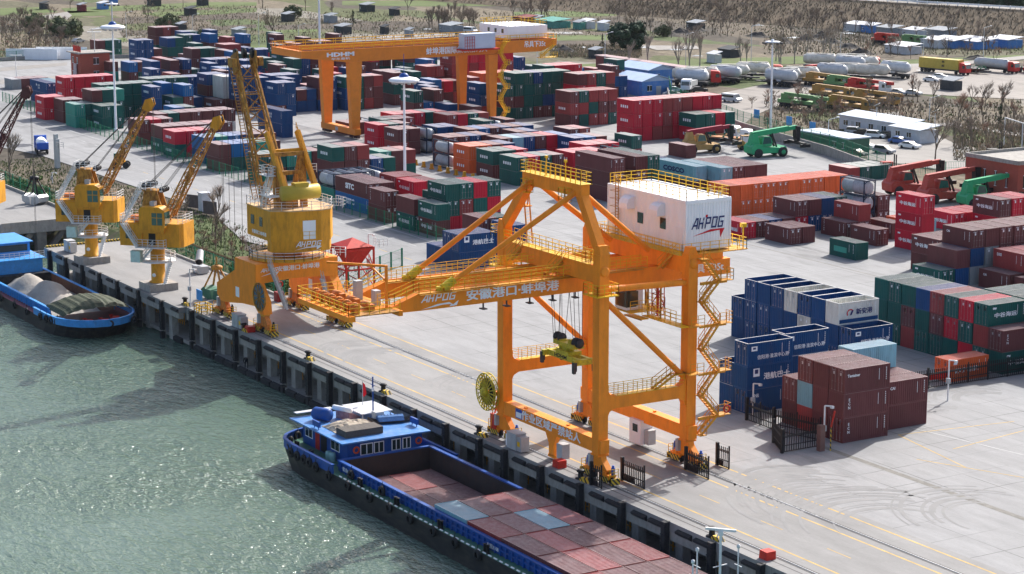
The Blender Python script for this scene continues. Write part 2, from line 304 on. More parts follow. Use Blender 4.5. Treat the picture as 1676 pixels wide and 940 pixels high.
YLINE = mat('worn_yellow_line', (0.50, 0.33, 0.09), 0.8, var=0.25, scale=0.8, dirt=(0.25,0.24,0.22), dirt_amt=0.45)
WLINE = mat('worn_white_line', (0.44, 0.44, 0.43), 0.8, var=0.15, scale=0.8, dirt=(0.25,0.24,0.23), dirt_amt=0.6)
TYRE = mat('tyre_rubbed_concrete', (0.235, 0.232, 0.226), 0.85, var=0.12, scale=0.4)
# ---------------------------------------------------------------- the setting: sheets
QE = -2.1            # edge of the quay deck; rails at y = 0 and y = 10.4
WL = -5.2            # water level
b = MB()
for q in ((-1400,-7.0,-500,16),(44.0,500,-500,16),(-7.0,44.0,-500,-15.3),(-7.0,44.0,-4.95,16)): b.quad((q[0],q[2],WL),(q[1],q[2],WL),(q[1],q[3],WL),(q[0],q[3],WL))
struct(b, 'water', WATER)
b = MB(); b.quad((-2200,18,-0.12),(900,18,-0.12),(900,2400,-0.12),(-2200,2400,-0.12)); struct(b, 'ground', SOIL)
b = MB()             # river bank under and behind the quay
xs = [-1400, -420, -330, -260, -215, -185, -160, -140, -120, -100, -79, -60, 0, 100, 500]
top = lambda x: 18.05 if x > -80 else 31.5
for x0, x1 in zip(xs, xs[1:]):
    y0, y1 = (7, 7) if x0 >= -79 else (13.5, 13.5)
    b.quad((x0,1.5,-7),(x1,1.5,-7),(x1,y1,-0.9),(x0,y0,-0.9)); b.quad((x0,y0,-0.9),(x1,y1,-0.9),(x1,18.1,-0.45),(x0,18.1,-0.45))
struct(b, 'bank', BANK)
b = MB()             # concrete yard behind the quay, bounded by the field fence
yard = [(500,14.0),(-79,14.0),(-79,20.5),(-116,26.5),(-122,25.5),(-150,32.5),(-232,31.5),(-258,27),(-310,34),(-430,52),(-430,100),(-408,150),(-368,200),(-334,217),(-262,205),(-243,192),(-191,174.5),(-151,165.8),(-123,156.4),(-60,140),(500,60)]
b.add([(x, y, 0.0) for x, y in yard], [tuple(range(len(yard)))[::-1]]); struct(b, 'yard_pavement', YARD)
b = MB(); b.box(-79.0, 500, QE, 14.0, -0.9, 0.0); b.box(-132, -79.004, -3.2, 11.7, -0.8, 0.0); struct(b, 'quay_deck', QUAYC)
b = MB()             # markings, each a sheet just above the concrete
def hline(x0, x1, y, w, k, z=0.004): b.k = k; b.quad((x0,y-w/2,z),(x1,y-w/2,z),(x1,y+w/2,z),(x0,y+w/2,z))
for y in (1.6, 9.0, 12.95): hline(-75, 300, y, 0.2, 0)
for i in range(26): hline(-58 + i*9.5, -58 + i*9.5 + 3.2, 5.2, 0.11, 0)
hline(-300, -60, 50.35, 0.22, 1)
for i in range(24): hline(-250 + i*8, -247.5 + i*8, 46.4, 0.14, 1)
for i in range(18): hline(-200 + i*8, -197.5 + i*8, 40.2, 0.14, 0)
for p, q in (((1470,712),(1660,690)),((1470,712),(1580,765)),((1500,752),(1676,782)),((1560,735),(1676,705)),((1490,700),(1676,745))):
    P, Q = at(*p), at(*q); d = (Q - P).normalized(); n = Vector((-d.y, d.x, 0)) * 0.07; z = Vector((0,0,0.008)); b.k = 1 if q == (1676,745) else 0; b.quad(P-n+z, Q-n+z, Q+n+z, P+n+z)
struct(b, 'painted_markings', [YLINE, WLINE])
b = MB()             # old rail strip and drain joints
for x0, x1, y, wd in ((20, 300, 26.1, 0.75), (-140, 300, 91.1, 0.30), (-140, 300, 92.6, 0.10)): b.quad((x0,y-wd/2,0.006),(x1,y-wd/2,0.006),(x1,y+wd/2,0.006),(x0,y+wd/2,0.006))
struct(b, 'drain_strip', CONL)
b = MB()             # rubbed turning tracks
r2 = random.Random(3)
for u, v, rr, n in ((590,575,5,6),(640,590,6,6),(820,640,8,5),(1330,800,7,6),(1380,830,10,6),(1500,870,12,6),(1640,850,9,5),(1560,690,6,5),(1640,660,8,5),(590,540,8,4)):
    c = at(u, v)
    for k in range(n*2):
        rad = rr * (0.45 + 0.275 * k / n) + r2.uniform(-.2, .2); a0 = r2.uniform(0.2, 0.9) + math.pi * 0.6; a1 = a0 + r2.uniform(1.0, 2.2); wd = r2.uniform(0.16, 0.42); S = 14
        for i in range(S):
            t0, t1 = a0 + (a1-a0)*i/S, a0 + (a1-a0)*(i+1)/S; z = 0.0095 + 0.0003*k
            b.quad(*[(c.x+q*math.cos(t)*1.3, c.y+q*math.sin(t), z) for q, t in ((rad,t0),(rad+wd,t0),(rad+wd,t1),(rad,t1))])
struct(b, 'tyre_marks', TYRE)
b = MB()             # crane rails in their slots
for y in (0.0, 10.4):
    b.k = 0; [b.quad((-79,y+o-0.09,0.0055),(300,y+o-0.09,0.0055),(300,y+o+0.09,0.0055),(-79,y+o+0.09,0.0055)) for o in (-.24,.2)]; b.k = 1; b.box(-79,300,y-0.05,y+0.03,0.0,0.05)
b.k = 0; b.quad((-79,-1.08,0.005),(300,-1.08,0.005),(300,-0.96,0.005),(-79,-0.96,0.005))
struct(b, 'crane_rails', [BLK, STL])
b = MB(); b.k = 0
for y in (96.6, 97.1, 131.0): b.quad((-330,y-0.12,0.005),(-60,y-0.12,0.005),(-60,y+0.12,0.005),(-330,y+0.12,0.005))
struct(b, 'yard_rails', [DKG])
# ---- fields beyond the fence
def patch(px, z, k=0): b.k = k; b.add([tuple(at(u, v, -0.12)[:2]) + (z,) for u, v in px], [tuple(range(len(px)))])
b = MB()
patch([(1100,185),(1150,160),(1330,122),(1500,108),(1700,118),(1700,165),(1560,158),(1420,150),(1300,163),(1235,190),(1205,215)], 0.02)
struct(b, 'lorry_park', LOT)
b = MB()
patch([(1380,118),(1480,106),(1560,103),(1700,90),(1700,96),(1560,108),(1480,111),(1400,122)], 0.035); patch([(0,112),(110,103),(110,108),(0,118)], 0.03); patch([(1490,205),(1560,202),(1690,222),(1690,228),(1560,207),(1490,210)], 0.035)
patch([(60,28),(110,20),(118,26),(95,45),(86,45),(100,30),(62,33)], 0.035); patch([(615,62),(700,56),(745,52),(745,60),(690,64),(630,68)], 0.035); patch([(0,132),(110,124),(110,130),(0,139)], 0.04)
patch([(1395,192),(1470,184),(1500,205),(1560,235),(1676,262),(1676,300),(1420,262)], 0.03); patch([(1045,75),(1140,76),(1145,81),(1075,83)], 0.035); patch([(150,47),(185,45),(188,47),(150,50)], 0.035); patch([(870,53),(950,53),(955,56),(880,57)], 0.035); patch([(560,97),(705,93),(705,103),(580,107)], 0.035)
struct(b, 'pale_tracks', PALE)
b = MB()
for q in ([(840,112),(1000,103),(1256,94),(1256,108),(1090,112),(900,120),(840,125)], [(1256,95),(1350,90),(1400,96),(1350,103),(1256,107)], [(1400,102),(1676,90),(1676,98),(1420,108)], [(100,14),(330,4),(420,4),(420,10),(250,16),(110,22)], [(560,2),(840,0),(840,10),(700,11),(560,9)], [(0,14),(70,12),(95,20),(0,26)],
          [(895,58),(1010,58),(1012,66),(895,67)], [(110,18),(180,20),(180,26),(110,27)], [(230,22),(420,14),(420,20),(260,28)], [(355,78),(440,74),(440,82),(360,90)], [(840,20),(1000,18),(1010,26),(845,30)], [(440,50),(520,48),(520,52),(440,55)], [(160,66),(205,62),(210,68),(165,74)]):
    patch(q, -0.06)
struct(b, 'crop_strips', TURF)
b = MB()
for q in ([(845,127),(1000,117),(1140,113),(1140,118),(1010,125),(850,134)], [(895,68),(1010,67),(1015,72),(900,74)], [(180,30),(420,22),(420,30),(200,40)], [(430,42),(750,34),(760,42),(440,50)], [(840,34),(1020,28),(1030,36),(850,42)], [(195,52),(420,40),(420,46),(200,60)]): patch(q, -0.08)
struct(b, 'ploughed_strips', EARTH)
# ---- thin winter haze over the whole place
b = MB(); b.box(-2300,1000,-600,2500,-9,64); hz = bpy.data.materials.new('haze'); hz.use_nodes = True; hz.node_tree.nodes.remove(hz.node_tree.nodes['Principled BSDF'])
pv = hz.node_tree.nodes.new('ShaderNodeVolumePrincipled'); pv.inputs['Color'].default_value = (.86,.91,1,1); pv.inputs['Density'].default_value = HAZE_D; pv.inputs['Anisotropy'].default_value = .2
hz.node_tree.links.new(pv.outputs[0], hz.node_tree.nodes['Material Output'].inputs['Volume']); tag(b.build('haze', hz), kind='stuff')
# ---- levee with the road on its crest
LV = [Vector((-1150, 205, 0)), Vector((-700, 296, 0)), Vector((-500, 342, 0)), Vector((-430, 361, 0)), Vector((-327, 386, 0)), Vector((-150, 429, 0)), Vector((150, 500, 0)), Vector((600, 600, 0))]
LW = 21.0
DRY = mat('dry_levee_grass', (0.20, 0.155, 0.105), 0.95, var=0.35, scale=0.12, dirt=(0.07,0.055,0.04), dirt_amt=0.8, spec=0.1, stretch=(1,1,1))
b = MB(); lvh = 8.6
for P, Q in zip(LV, LV[1:]):
    d = (Q - P).normalized(); 
    nP = Vector((-d.y, d.x, 0)) * 1.0
    if nP.y < 0: nP = -nP
    b.k = 0; b.quad(P, Q, Q + nP*LW + _Z*lvh, P + nP*LW + _Z*lvh); b.k = 1; b.quad(P + nP*LW + _Z*lvh, Q + nP*LW + _Z*lvh, Q + nP*(LW+9) + _Z*lvh, P + nP*(LW+9) + _Z*lvh); b.k = 0; b.quad(P + nP*(LW+9) + _Z*lvh, Q + nP*(LW+9) + _Z*lvh, Q + nP*(LW+40), P + nP*(LW+40))
struct(b, 'levee', [DRY, PALE])
# ---------------------------------------------------------------- quay front
FX = [-129,-122,-115,-108,-101,-93,-84.6,-76.5,-69.5,-62.4,-55.4,-48.3,-41.2,-35.6,-29.3,-22.2,-15.1,-8.0,-0.9,4.2,11.2,18.4,25.6,32.7,39.8,46.9,54.0]
b = MB(); b.box(-79.2, 500, -2.03, -1.35, -1.75, -0.903); b.box(-79.2, 500, 3.0, 3.6, -1.7, -0.903); b.box(-132,-79.204,-3.05,-2.4,-1.6,-0.803); b.box(-132,-79.204,4,4.6,-1.6,-0.803)
b.box(-104, 500, -2.35, 2.3, -4.95, -4.5); b.box(-132,-104.004,-2.9,1.5,-4.3,-4.0)
struct(b, 'quay_beams', CONC)
b = MB(); b.box(-79, 500, 2.35, 2.6, -4.9, -1.0); struct(b, 'quay_back_wall', CONL)
b = MB(); b.box(-0.55,0.55,-1.5,-0.6,-7.0,-0.95); col0 = tag(b.build('quay_column', CONC, pos=(FX[0]+0.95, 0, 0)), 'square concrete column holding up the quay deck between two fenders', 'column', 'columns under the quay deck')
b = MB(); b.cbox((0,-2.42,-2.0),(0.62,0.55,4.0)); b.k = 1; b.cbox((0,-2.12,-2.6),(0.5,0.22,5.3)); b.k = 0; b.cbox((0,-2.42,-4.75),(0.62,0.55,1.0)); b.k = 1; b.k = 0
for i in range(6): b.cbox((0,-2.72,-0.4-i*0.8),(0.66,0.08,0.10))
fen0 = tag(b.build('vertical_fender', [RUB, CONL], pos=(FX[0], 0, 0)), 'tall black rubber fender standing on the quay front', 'fender', 'upright fenders along the quay front')
b = MB(); b.prism([(-2.12,-0.36),(-2.4,-0.46),(-2.46,-0.72),(-2.12,-0.95)], 'x', -1.1, 1.1); b.k = 1
b.k = 0; b.box(-1.1,1.1,-2.5,-2.4,-.62,-.5)
pad0 = tag(b.build('rubber_fender', [RUB, CONL], pos=(FX[0]+2.3, 0, 0)), 'short black arch fender bolted lengthwise below the quay edge', 'fender', 'lengthwise fenders under the quay edge')
b = MB(); b.prism([(-2.352,-4.4),(-2.8,-4.55),(-2.8,-5.1),(-2.352,-5.25)], 'x', -1.25, 1.25); low0 = tag(b.build('edge_fender', RUB, pos=(FX[0]+2.2,0,0)), 'weathered rubber strip along the lower landing edge', 'fender', 'rubber strips on the lower landing')
b = MB(); b.rail([(-1.3,0.9,-4.3),(1.3,0.9,-4.3)], 2.0, 0.65, 0.09, 3); b.k = 1; b.box(-1.75,1.75,0.85,1.0,-2.0,-1.87)
ral0 = tag(b.build('landing_railing', [OCH, OCH], pos=(FX[0]+3.6,0,0)), 'yellow steel railing along the lower landing under the deck', 'railing', 'railings on the lower landing')
for i, x in enumerate(FX):
    nx = FX[i+1] if i + 1 < len(FX) else x + 7.1
    old = x < -80; dy = -1.0 if old else 0
    if i: copy_tree(col0, (x+0.95, dy, 0)); copy_tree(fen0, (x, dy - (0 if not old else -0.1), 0))
    else: col0.location.y = dy; fen0.location.y = dy
    if old:
        if i: c = copy_tree(col0, (x+0.95, 4.5, 0))
        c = copy_tree(pad0, ((x+nx)/2+0.4, dy, 0.15)) if i else pad0
        if not i: pad0.location = (x+3.9, dy, 0.15)
        if x > -104: copy_tree(ral0, ((x+nx)/2+0.5, 0, 0))
    else:
        for f in (0.33, 0.72): copy_tree(pad0, (x + (nx-x)*f + 0.35, 0, 0))
        for f in (0.35, 0.75): copy_tree(low0, (x + (nx-x)*f, 0, 0))
        copy_tree(ral0, (x + (nx-x)*0.62, 0, 0))
low0.location.x = -81; ral0.location.x = -102
# bollards with their striped wedges, rail stops
b = MB(); b.lathe([(0.55,0),(0.55,0.08),(0.30,0.1),(0.26,0.6),(0.42,0.72),(0.42,0.85),(0.3,0.92),(0,0.93)], (0,0,0), 14); bol = tag(b.build('bollard', BLK, pos=(-43.3,-1.4,0)), 'black mooring bollard on the quay edge', 'bollard', 'mooring bollards on the quay edge')
b = MB(); b.prism([(-0.75,0),(0.75,0),(0.35,0.38),(-0.35,0.38)], 'y', -0.3, 0.3); wed = tag(b.build('striped_wedge', HAZ, pos=(-42.2,-1.6,0)), 'yellow and black striped wedge beside a mooring bollard', 'wedge', 'striped wedges beside the bollards')
for x in (-81,-62,-24.0,-2.6,17.0,38.5,59): copy_tree(bol, (x,-1.4,0)); copy_tree(wed, (x+1.1,-1.6,0))
b = MB(); b.prism([(-0.55,0),(0.55,0),(0.55,0.75),(-0.45,0.75)], 'y', -0.5, 0.5); stp = tag(b.build('rail_stop', REDP, pos=(46.0,-1.0,0)), 'red painted steel box at the quay edge close to the bow', 'box', 'red boxes along the quay edge')
copy_tree(stp, (12.5,-1.0,0), label='red painted steel box at the quay edge before the striped crane bogie'); copy_tree(stp, (-60.5,-1.2,0), label='red painted steel box beside the grey cabinets at the portal crane')
# back edge of the old pier and of the apron: kerbs
b = MB(); b.box(-132,-79.2,11.4,11.75,0.003,0.3); struct(b, 'pier_kerb', CONC)
b = MB(); b.box(-131.9,-131.55,-3,11.3,0.004,0.32); struct(b, 'striped_kerb', HAZ)
b = MB(); b.box(-79,-74,13.7,14.05,0.003,0.3); b.bar((-79,14,0.15),(-79,20.4,0.15),0.3,0.3); b.bar((-79,20.4,0.15),(-116,26.6,0.15),0.3,0.3); struct(b, 'striped_kerb', HAZ)
# trestle pier beyond the gap
b = MB(); b.box(-700,-155.5,-2.2,11.7,-0.5,0.0); struct(b, 'trestle_deck', QUAYC)
b = MB(); b.box(-156.4,-155.1,-2.6,12.1,-1.7,-0.503); b.box(-700,-155.5,11.72,12.0,-0.5,0.45); b.box(-155.5,-155.2,-2.2,11.7,-0.5,0.25); struct(b, 'trestle_beam', CONC)
b = MB(); b.box(-0.8,0.8,-0.8,0.8,-7,-1.7); b.bar((0,0,-6.5),(0,4.2,-1.6),0.8); tc0 = tag(b.build('trestle_column', CONL, pos=(-156,-1,0)), 'leaning concrete pile under the trestle pier', 'column', 'piles under the trestle pier')
for x, y in ((-156,4.5),(-156,9.5),(-163,0),(-163,6),(-171,0),(-171,6),(-180,0)): copy_tree(tc0, (x,y,0))
# ---------------------------------------------------------------- ship-to-shore gantry crane
X1, X2, Y1, Y2 = 0.35, 18.2, 0.0, 10.4
sts = thing('gantry_crane', 'big orange quay gantry crane with white machine house and long boom', 'crane', (9.3, 5.2, 0))
def bogie(parent, x, y, m_or=OR, motor=BLU, sc_=1.0):
    b = MB(); g = sc_
    b.prism([(x-0.55*g,2.75),(x+0.55*g,2.75),(x+0.75*g,2.2),(x+1.7*g,1.35),(x+1.7*g,1.0),(x-1.7*g,1.0),(x-1.7*g,1.35),(x-0.75*g,2.2)], 'y', y-0.32, y+0.32)
    for s in (-1, 1): b.prism([(x+s*1.45-0.9,0.95),(x+s*1.45+0.9,0.95),(x+s*1.45+0.55,0.45),(x+s*1.45-0.55,0.45)], 'y', y-0.42, y+0.42); b.cbox((x+s*1.45, y, 1.0), (0.5,0.9,0.35))
    o = b.build('bogie', m_or, parent)
    b = MB(); b.lathe([(0,-0.14),(0.36,-0.14),(0.36,0.14),(0,0.14)], (x-2.05, y, 0.4), 14, 'y'); copies(b.build('wheel', BLK, o), [(1.2,0,0),(2.9,0,0),(4.1,0,0)])
    b = MB(); b.cbox((x-2.75, y, 0.42), (0.16,0.95,0.62)); copies(b.build('buffer', HAZ, o), [(5.5,0,0)]); b = MB(); b.cbox((x-1.45,y-0.5,0.5),(1.5,0.1,0.5)); copies(b.build('striped_plate', HAZ, o), [(2.9,0,0)])
    b = MB(); b.lathe([(0,0),(0.2,0),(0.2,0.75),(0.13,0.8),(0.13,1.0),(0,1.0)], (x-2.2, y+0.1, 0.9), 10); copies(b.build('motor', motor, o), [(4.4,0,0)]); b = MB(); b.rail([(x-2.5,y-0.5,0.7),(x-2.5,y+0.5,0.7)], 0.9, 0.5, 0.05); copies(b.build('guard_railing', YEL, o), [(5.0,0,0)])
    b = MB(); b.cbox((x-0.85,y-0.5,1.9),(0.4,0.4,1.2)); b.build('junction_box', GRY, o); return o
for x in (X1, X2):
    for y in (Y1, Y2): bogie(sts, x, y)
for x in (X1, X2):
    b = MB(); b.box(x-.58,x+.58,-.55,.55,2.6,22.2); b.prism([(x-.62,22.2),(x+.62,22.2),(x+.40,23.1),(x-.40,23.1)], 'y', -.5, .5); b.box(x-.66,x+.66,-.63,.63,2.45,2.62); b.box(x-.61,x+.61,-.58,.58,18.2,18.35)
    [b.box(x-.6,x+.6,-.57,.57,z,z+.06) for z in (6.4,9.0,12.6,15.4)]; b.lathe([(0,0),(.5,0),(.5,.1),(.35,.14),(0,.14)], (x+.58, 0, 20.6), 16, 'x'); b.lathe([(0,0),(.42,0),(.42,.12),(0,.12)], (x+.58, .1, 3.3), 16, 'x'); b.build('leg', OR, sts)
    b = MB(); b.box(x-.58,x+.58,Y2-.55,Y2+.55,2.6,21.3); b.prism([(Y2-.55,21.3),(Y2+.55,21.3),(Y2+.3,22.0),(Y2-.3,22.0)], 'x', x-.45, x+.5); b.box(x-.66,x+.66,Y2-.63,Y2+.63,2.45,2.62)
    b.lathe([(0,0),(.5,0),(.5,.12),(0,.12)], (x+.58, Y2, 20.4), 16, 'x'); b.lathe([(0,0),(.42,0),(.42,.12),(0,.12)], (x+.58, Y2+.1, 3.3), 16, 'x'); b.build('leg', OR, sts)
    b = MB(); b.box(x-.42,x+.42,.55,Y2-.55,7.0,8.2)
    for s, y in ((1,.55),(-1,Y2-.55)):   # rounded haunches
        for zz, up in ((7.0,-1),(8.2,1)): b.prism([(y,zz),(y+s*0.9,zz),(y+s*0.3,zz+up*.28),(y,zz+up*0.9)], 'x', x-.4, x+.4)
    b.build('tie_beam', OR, sts)
    b = MB(); xs_ = x + .5 if x > 9 else x - .5
    b.rail([(x+.36,.7,8.25),(x+.36,Y2-.7,8.25)], 1.1, 1.1, .05); b.rail([(x-.36,.7,8.25),(x-.36,Y2-.7,8.25)], 1.1, 1.1, .05); b.k = 1; b.box(x-.46,x+.46,1.6,Y2-1.6,8.21,8.25); b.build('railing', [YEL, YEL], sts)
    b = MB(); b.tube((x,.5,17.6),(x,Y2-.55,9.0),.30,12); b.build('diagonal_brace', OR, sts); b = MB(); b.tube((x,.5,18.75),(x,Y2-.5,18.5),.33,12); b.build('upper_brace', OR, sts)
sill = []
for y, nm in ((Y1,'a'),(Y2,'b')):
    b = MB(); b.box(X1-.9,X2+.9,y-.5,y+.5,2.75,4.1)
    for x in (4.5, 12.5): b.cbox((x, y, 4.15), (.25,.25,.18))
    b.prism([(8.6,2.75),(10.9,2.75),(10.2,1.6),(10.2,.4),(9.3,.4),(9.3,1.6)], 'y', y-.25, y+.25); b.cbox((9.75, y, .35), (1.2,.5,.3)); o = b.build('sill_beam', OR, sts); sill.append(o)
    b = MB(); b.cbox((11.6,y,1.3),(1.0,.9,1.5)); b.build('cable_cabinet', GRY, sts)
text('作业区域严禁站人', LET, (10.0,-.508,3.42), (1,0,0), (0,0,1), 1.05, sill[0], wx=1.32, bold=.03)
b = MB(); b.box(3.3,4.55,-.512,-.502,2.95,3.95); b.k = 1; b.box(3.4,4.45,-.516,-.513,3.05,3.6); b.build('sign_plate', [BLU, LET], sill[0])
b = MB(); b.box(X1+.58,X2-.58,-.48,.48,19.4,21.1); cb = b.build('cross_beam', OR, sts)
b = MB(); b.box(X1+.58,X2-.58,Y2-.48,Y2+.48,19.4,21.0); b.build('cross_beam', OR, sts)
b = MB(); b.rail([(1.2,-.62,21.12),(17,-.62,21.12)], 1.1, 1.2, .055); b.rail([(1.2,.62,21.12),(17,.62,21.12)], 1.1, 1.2, .055); b.box(1.2,17,-.64,.64,21.104,21.13)
b.rail([(1,Y2-.7,21.02),(17.4,Y2-.7,21.02)], 1.1, 1.2, .055); b.box(1,17.4,Y2-.72,Y2+.6,21.003,21.03); b.build('crossbeam_walkway', YEL, cb)
# A-frame
for xa, xb in ((X2, 14.75), (X1, 5.3)):
    b = MB(); b.bar((xa,0,22.3),(xb,-.05,27.6),.95,.85,up=(0,1,0)); b.build('a_frame_leg', OR, sts)
b = MB(); b.box(4.6,15.4,-.5,.45,27.3,28.55); ap = b.build('apex_beam', OR, sts)
b = MB(); b.box(4.4,15.6,-.7,.65,28.553,28.6); b.rail([(4.5,-.65,28.6),(15.5,-.65,28.6),(15.5,.6,28.6),(4.5,.6,28.6)], 1.1, .9, .055, closed=True)
for x in (6.0, 13.0): b.rail([(x-.6,-.5,26.7),(x+.6,-.5,26.7),(x+.6,-1.2,26.7),(x-.6,-1.2,26.7)], 1.3, .6, .05, closed=True); b.box(x-.6,x+.6,-1.2,-.5,26.65,26.7)
for x in (8.3, 11.8): b.bar((x,0,28.6),(x,0,30.4),.07); b.cbox((x,0,30.4),(.25,.25,.25))
b.build('apex_walkway', YEL, ap)
GX = (6.2, 12.9)
for x, xe in zip(GX, (5.9, 14.2)):
    b = MB(); b.tube((xe,-.2,27.75),(x+.1,-14.4,19.5),.27,12); o = b.build('fore_stay', OR, sts)
    b = MB(); b.tube((x+.1,-13.2,20.2),(x+.1,-14.4,19.5),.42,12); b.cbox((x+.1,-14.4,19.5),(.3,1.4,.5)); b.build('stay_clamp', SPY, o)
    b = MB(); b.tube((xe,.2,27.75),(x+.1,9.0,21.0),.30,12); b.build('back_stay', OR, sts)
# girders, boom and tip
for i, x in enumerate(GX):
    b = MB(); b.box(x-.45,x+.45,-17.3,18.9,17.7,19.3); b.prism([(-17.3,17.7),(-17.3,19.3),(-19.8,18.45),(-19.8,17.75)], 'x', x-.45, x+.45); b.prism([(-19.8,17.78),(-19.8,18.44),(-24.6,18.3),(-24.6,17.85)], 'x', x-.43, x+.43)
    b.box(x-.3,x-.12,-17,18.5,19.3,19.42); gd = b.build('girder', OR, sts)
    if i:
        xf = x + .458
        text('安徽港口·蚌埠港', LET, (xf,-6.9,18.55), (0,1,0), (0,0,1), 1.12, gd, wx=1.28, bold=.03); logo('AHPOG', LET, (xf,-15.0,18.8), (0,1,0), (0,0,1), .62, gd, wx=1.25)
        b = MB(); b.prism([(-16.9,17.78),(-15.2,18.15),(-13.9,18.22),(-13.5,17.95),(-12.9,18.3),(-13.1,17.85),(-13.9,17.8),(-13.7,18.02),(-14.5,18.05)], 'x', xf-.004, xf+.004); b.build('logo_swoosh', LET, gd)
        text('吊具下35t', LET, (xf,15.9,18.5), (0,1,0), (0,0,1), 1.0, gd, bold=.03)
    b = MB()
    for s in (-.55, .55):
        b.rail([(x+s,-17.2,19.34),(x+s,8.6,19.34)], 1.1, 1.25, .05); b.rail([(x+s,-17.2,19.34),(x+s,-19.8,18.5),(x+s,-21.0,18.42)], 1.1, 1.25, .05)
    b.k = 1; b.box(x-.62,x+.62,-17.2,8.6,19.31,19.345); b.box(x+.45,x+.9,-17.2,8,19.22,19.26); b.build('girder_walkway', [YEL, OCH], gd)
    b = MB(); b.cbox((x+.1,-10,17.45),(.12,.12,.5)); b.cbox((x+.1,-10,17.1),(.75,.5,.1)); copies(b.build('floodlight', DKG, gd), [(0,j*2.6,0) for j in range(1,7)])
b = MB(); b.box(4.3,14.9,-25.3,-24.6,17.75,18.25); b.box(4.3,14.9,-20.1,-19.7,17.8,18.3); b.box(9.4,9.8,-24.6,-20.1,17.8,18.19); b.k = 1; b.box(4.3,14.9,-24.6,-20.1,18.2,18.28); tip = b.build('boom_tip', [OR, OCR], sts)
b = MB(); b.rail([(4.3,-25.3,18.3),(14.9,-25.3,18.3),(14.9,-20,18.3)], 1.1, 1.0, .055); b.rail([(4.3,-25.3,18.3),(4.3,-20,18.3)], 1.1, 1.0, .055); b.build('railing', YEL, tip)
b = MB(); x = 5.6; b.lathe([(0,-.12),(.55,-.12),(.45,0),(.55,.12),(0,.12)], (x,-24.0,18.75), 14, 'x'); b.cbox((x+.45,-24,18.7),(.15,.5,.8)); copies(b.build('rope_sheave', ORD, tip), [(j*1.6,0,0) for j in range(1,6)])
b = MB(); x = 6.5; b.lathe([(0,-.6),(.32,-.6),(.32,.6),(0,.6)], (x,-22.2,18.7), 12, 'x'); b.cbox((x+.95,-22.2,18.6),(.6,.5,.6)); copies(b.build('winch', ORD, tip), [(3,0,0),(5.9,0,0)])
b = MB(); b.cbox((8.0,-20.8,19.2),(.7,.7,1.8)); b.cbox((11.3,-20.6,19.0),(.8,.6,1.4)); b.k = 1; b.bar((13.4,-20.6,18.3),(13.4,-20.6,22.4),.22); b.bar((13.4,-20.5,22.3),(9.2,-24.6,22.4),.2); b.bar((13.4,-20.7,21),(12.3,-21.7,22.3),.14); b.build('jib_hoist', [GRY, OR], tip)
# machine house
HX0,HX1,HY0,HY1,HZ0,HZ1 = 2.5,16.3,11.2,16.6,21.1,26.0
b = MB()
def ribbed(b, p, q, z0, z1, pitch=.45, dep=.05, nrm=(0,-1,0)):
    p = Vector(p); q = Vector(q); n = Vector(nrm); L = (q-p).length; k = max(2, round(L/pitch)); prof = []
    for i in range(k): prof += [(i/k,0),((i+.35)/k,0),((i+.5)/k,1),((i+.85)/k,1)]
    prof.append((1,0)); vs = [p.lerp(q, t) + n*(-dep*d) + _Z*z for z in (z0, z1) for t, d in prof]; m_ = len(prof)
    b.add(vs, [(i, i+1, m_+i+1, m_+i) for i in range(m_-1)])
ribbed(b, (HX0,HY0,0),(HX1,HY0,0),HZ0,HZ1,.6,.03); ribbed(b, (HX1,HY0,0),(HX1,HY1,0),HZ0,HZ1,.33,.05,(1,0,0)); ribbed(b, (HX1,HY1,0),(HX0,HY1,0),HZ0,HZ1,.6,.03,(0,1,0)); ribbed(b, (HX0,HY1,0),(HX0,HY0,0),HZ0,HZ1,.33,.05,(-1,0,0))
for p, q in (((HX0,HY0),(HX1,HY0)),((HX1,HY0),(HX1,HY1)),((HX1,HY1),(HX0,HY1)),((HX0,HY1),(HX0,HY0))): b.bar((*p,HZ1),(*q,HZ1),.2,.35); b.bar((*p,HZ0+.1),(*q,HZ0+.1),.14,.2); b.bar((*p,HZ0),(*p,HZ1),.14)
mh = b.build('machine_house', WHT, sts)
b = MB(); b.box(HX0+.12,HX1-.12,HY0+.12,HY1-.12,HZ1+.02,HZ1+.06); b.build('roof', WHT, mh)
b = MB(); b.rail([(HX0+.9,HY0+.1,HZ1+.1),(HX1-.1,HY0+.1,HZ1+.1),(HX1-.1,HY1-.1,HZ1+.1),(HX0+.2,HY1-.1,HZ1+.1),(HX0+.2,HY0+.1,HZ1+.1)], 1.15, 1.2, .06); b.build('roof_railing', YEL, mh)
for x in (6.8, 12.1):
    b = MB(); b.prism([(HY0-.02,24.2),(HY0-.02,25.4),(HY0-.35,25.4),(HY0-.75,25.2),(HY0-.98,24.75),(HY0-1.0,24.2)], 'x', x-.9, x+.6); b.build('vent_hood', WHT, mh)
for x in (8.4, 12.4):
    b = MB(); b.cbox((x,HY0-.03,23.4),(.95,.06,1.1)); b.build('window', GLS, mh)
b = MB(); b.cbox((15.2,HY0-.02,22.3),(1.2,.05,2.2)); b.build('door', WHT, mh)
b = MB()
for x in (4.2, 4.75): b.bar((x,HY0-.25,21.2),(x,HY0-.25,27.2),.07)
for i in range(20): b.bar((4.2,HY0-.25,21.4+i*.3),(4.75,HY0-.25,21.4+i*.3),.05)
for i in range(6): b.rail([(4.0,HY0-.2,22.5+i*.8),(4.0,HY0-.8,22.5+i*.8),(4.95,HY0-.8,22.5+i*.8),(4.95,HY0-.2,22.5+i*.8)],.02,9,.04,0)
b.build('caged_ladder', OCR, mh)
logo('AHPOG', LETN, (HX1+.02,13.9,23.8), (0,1,0), (0,0,1), .95, mh, wx=.86)
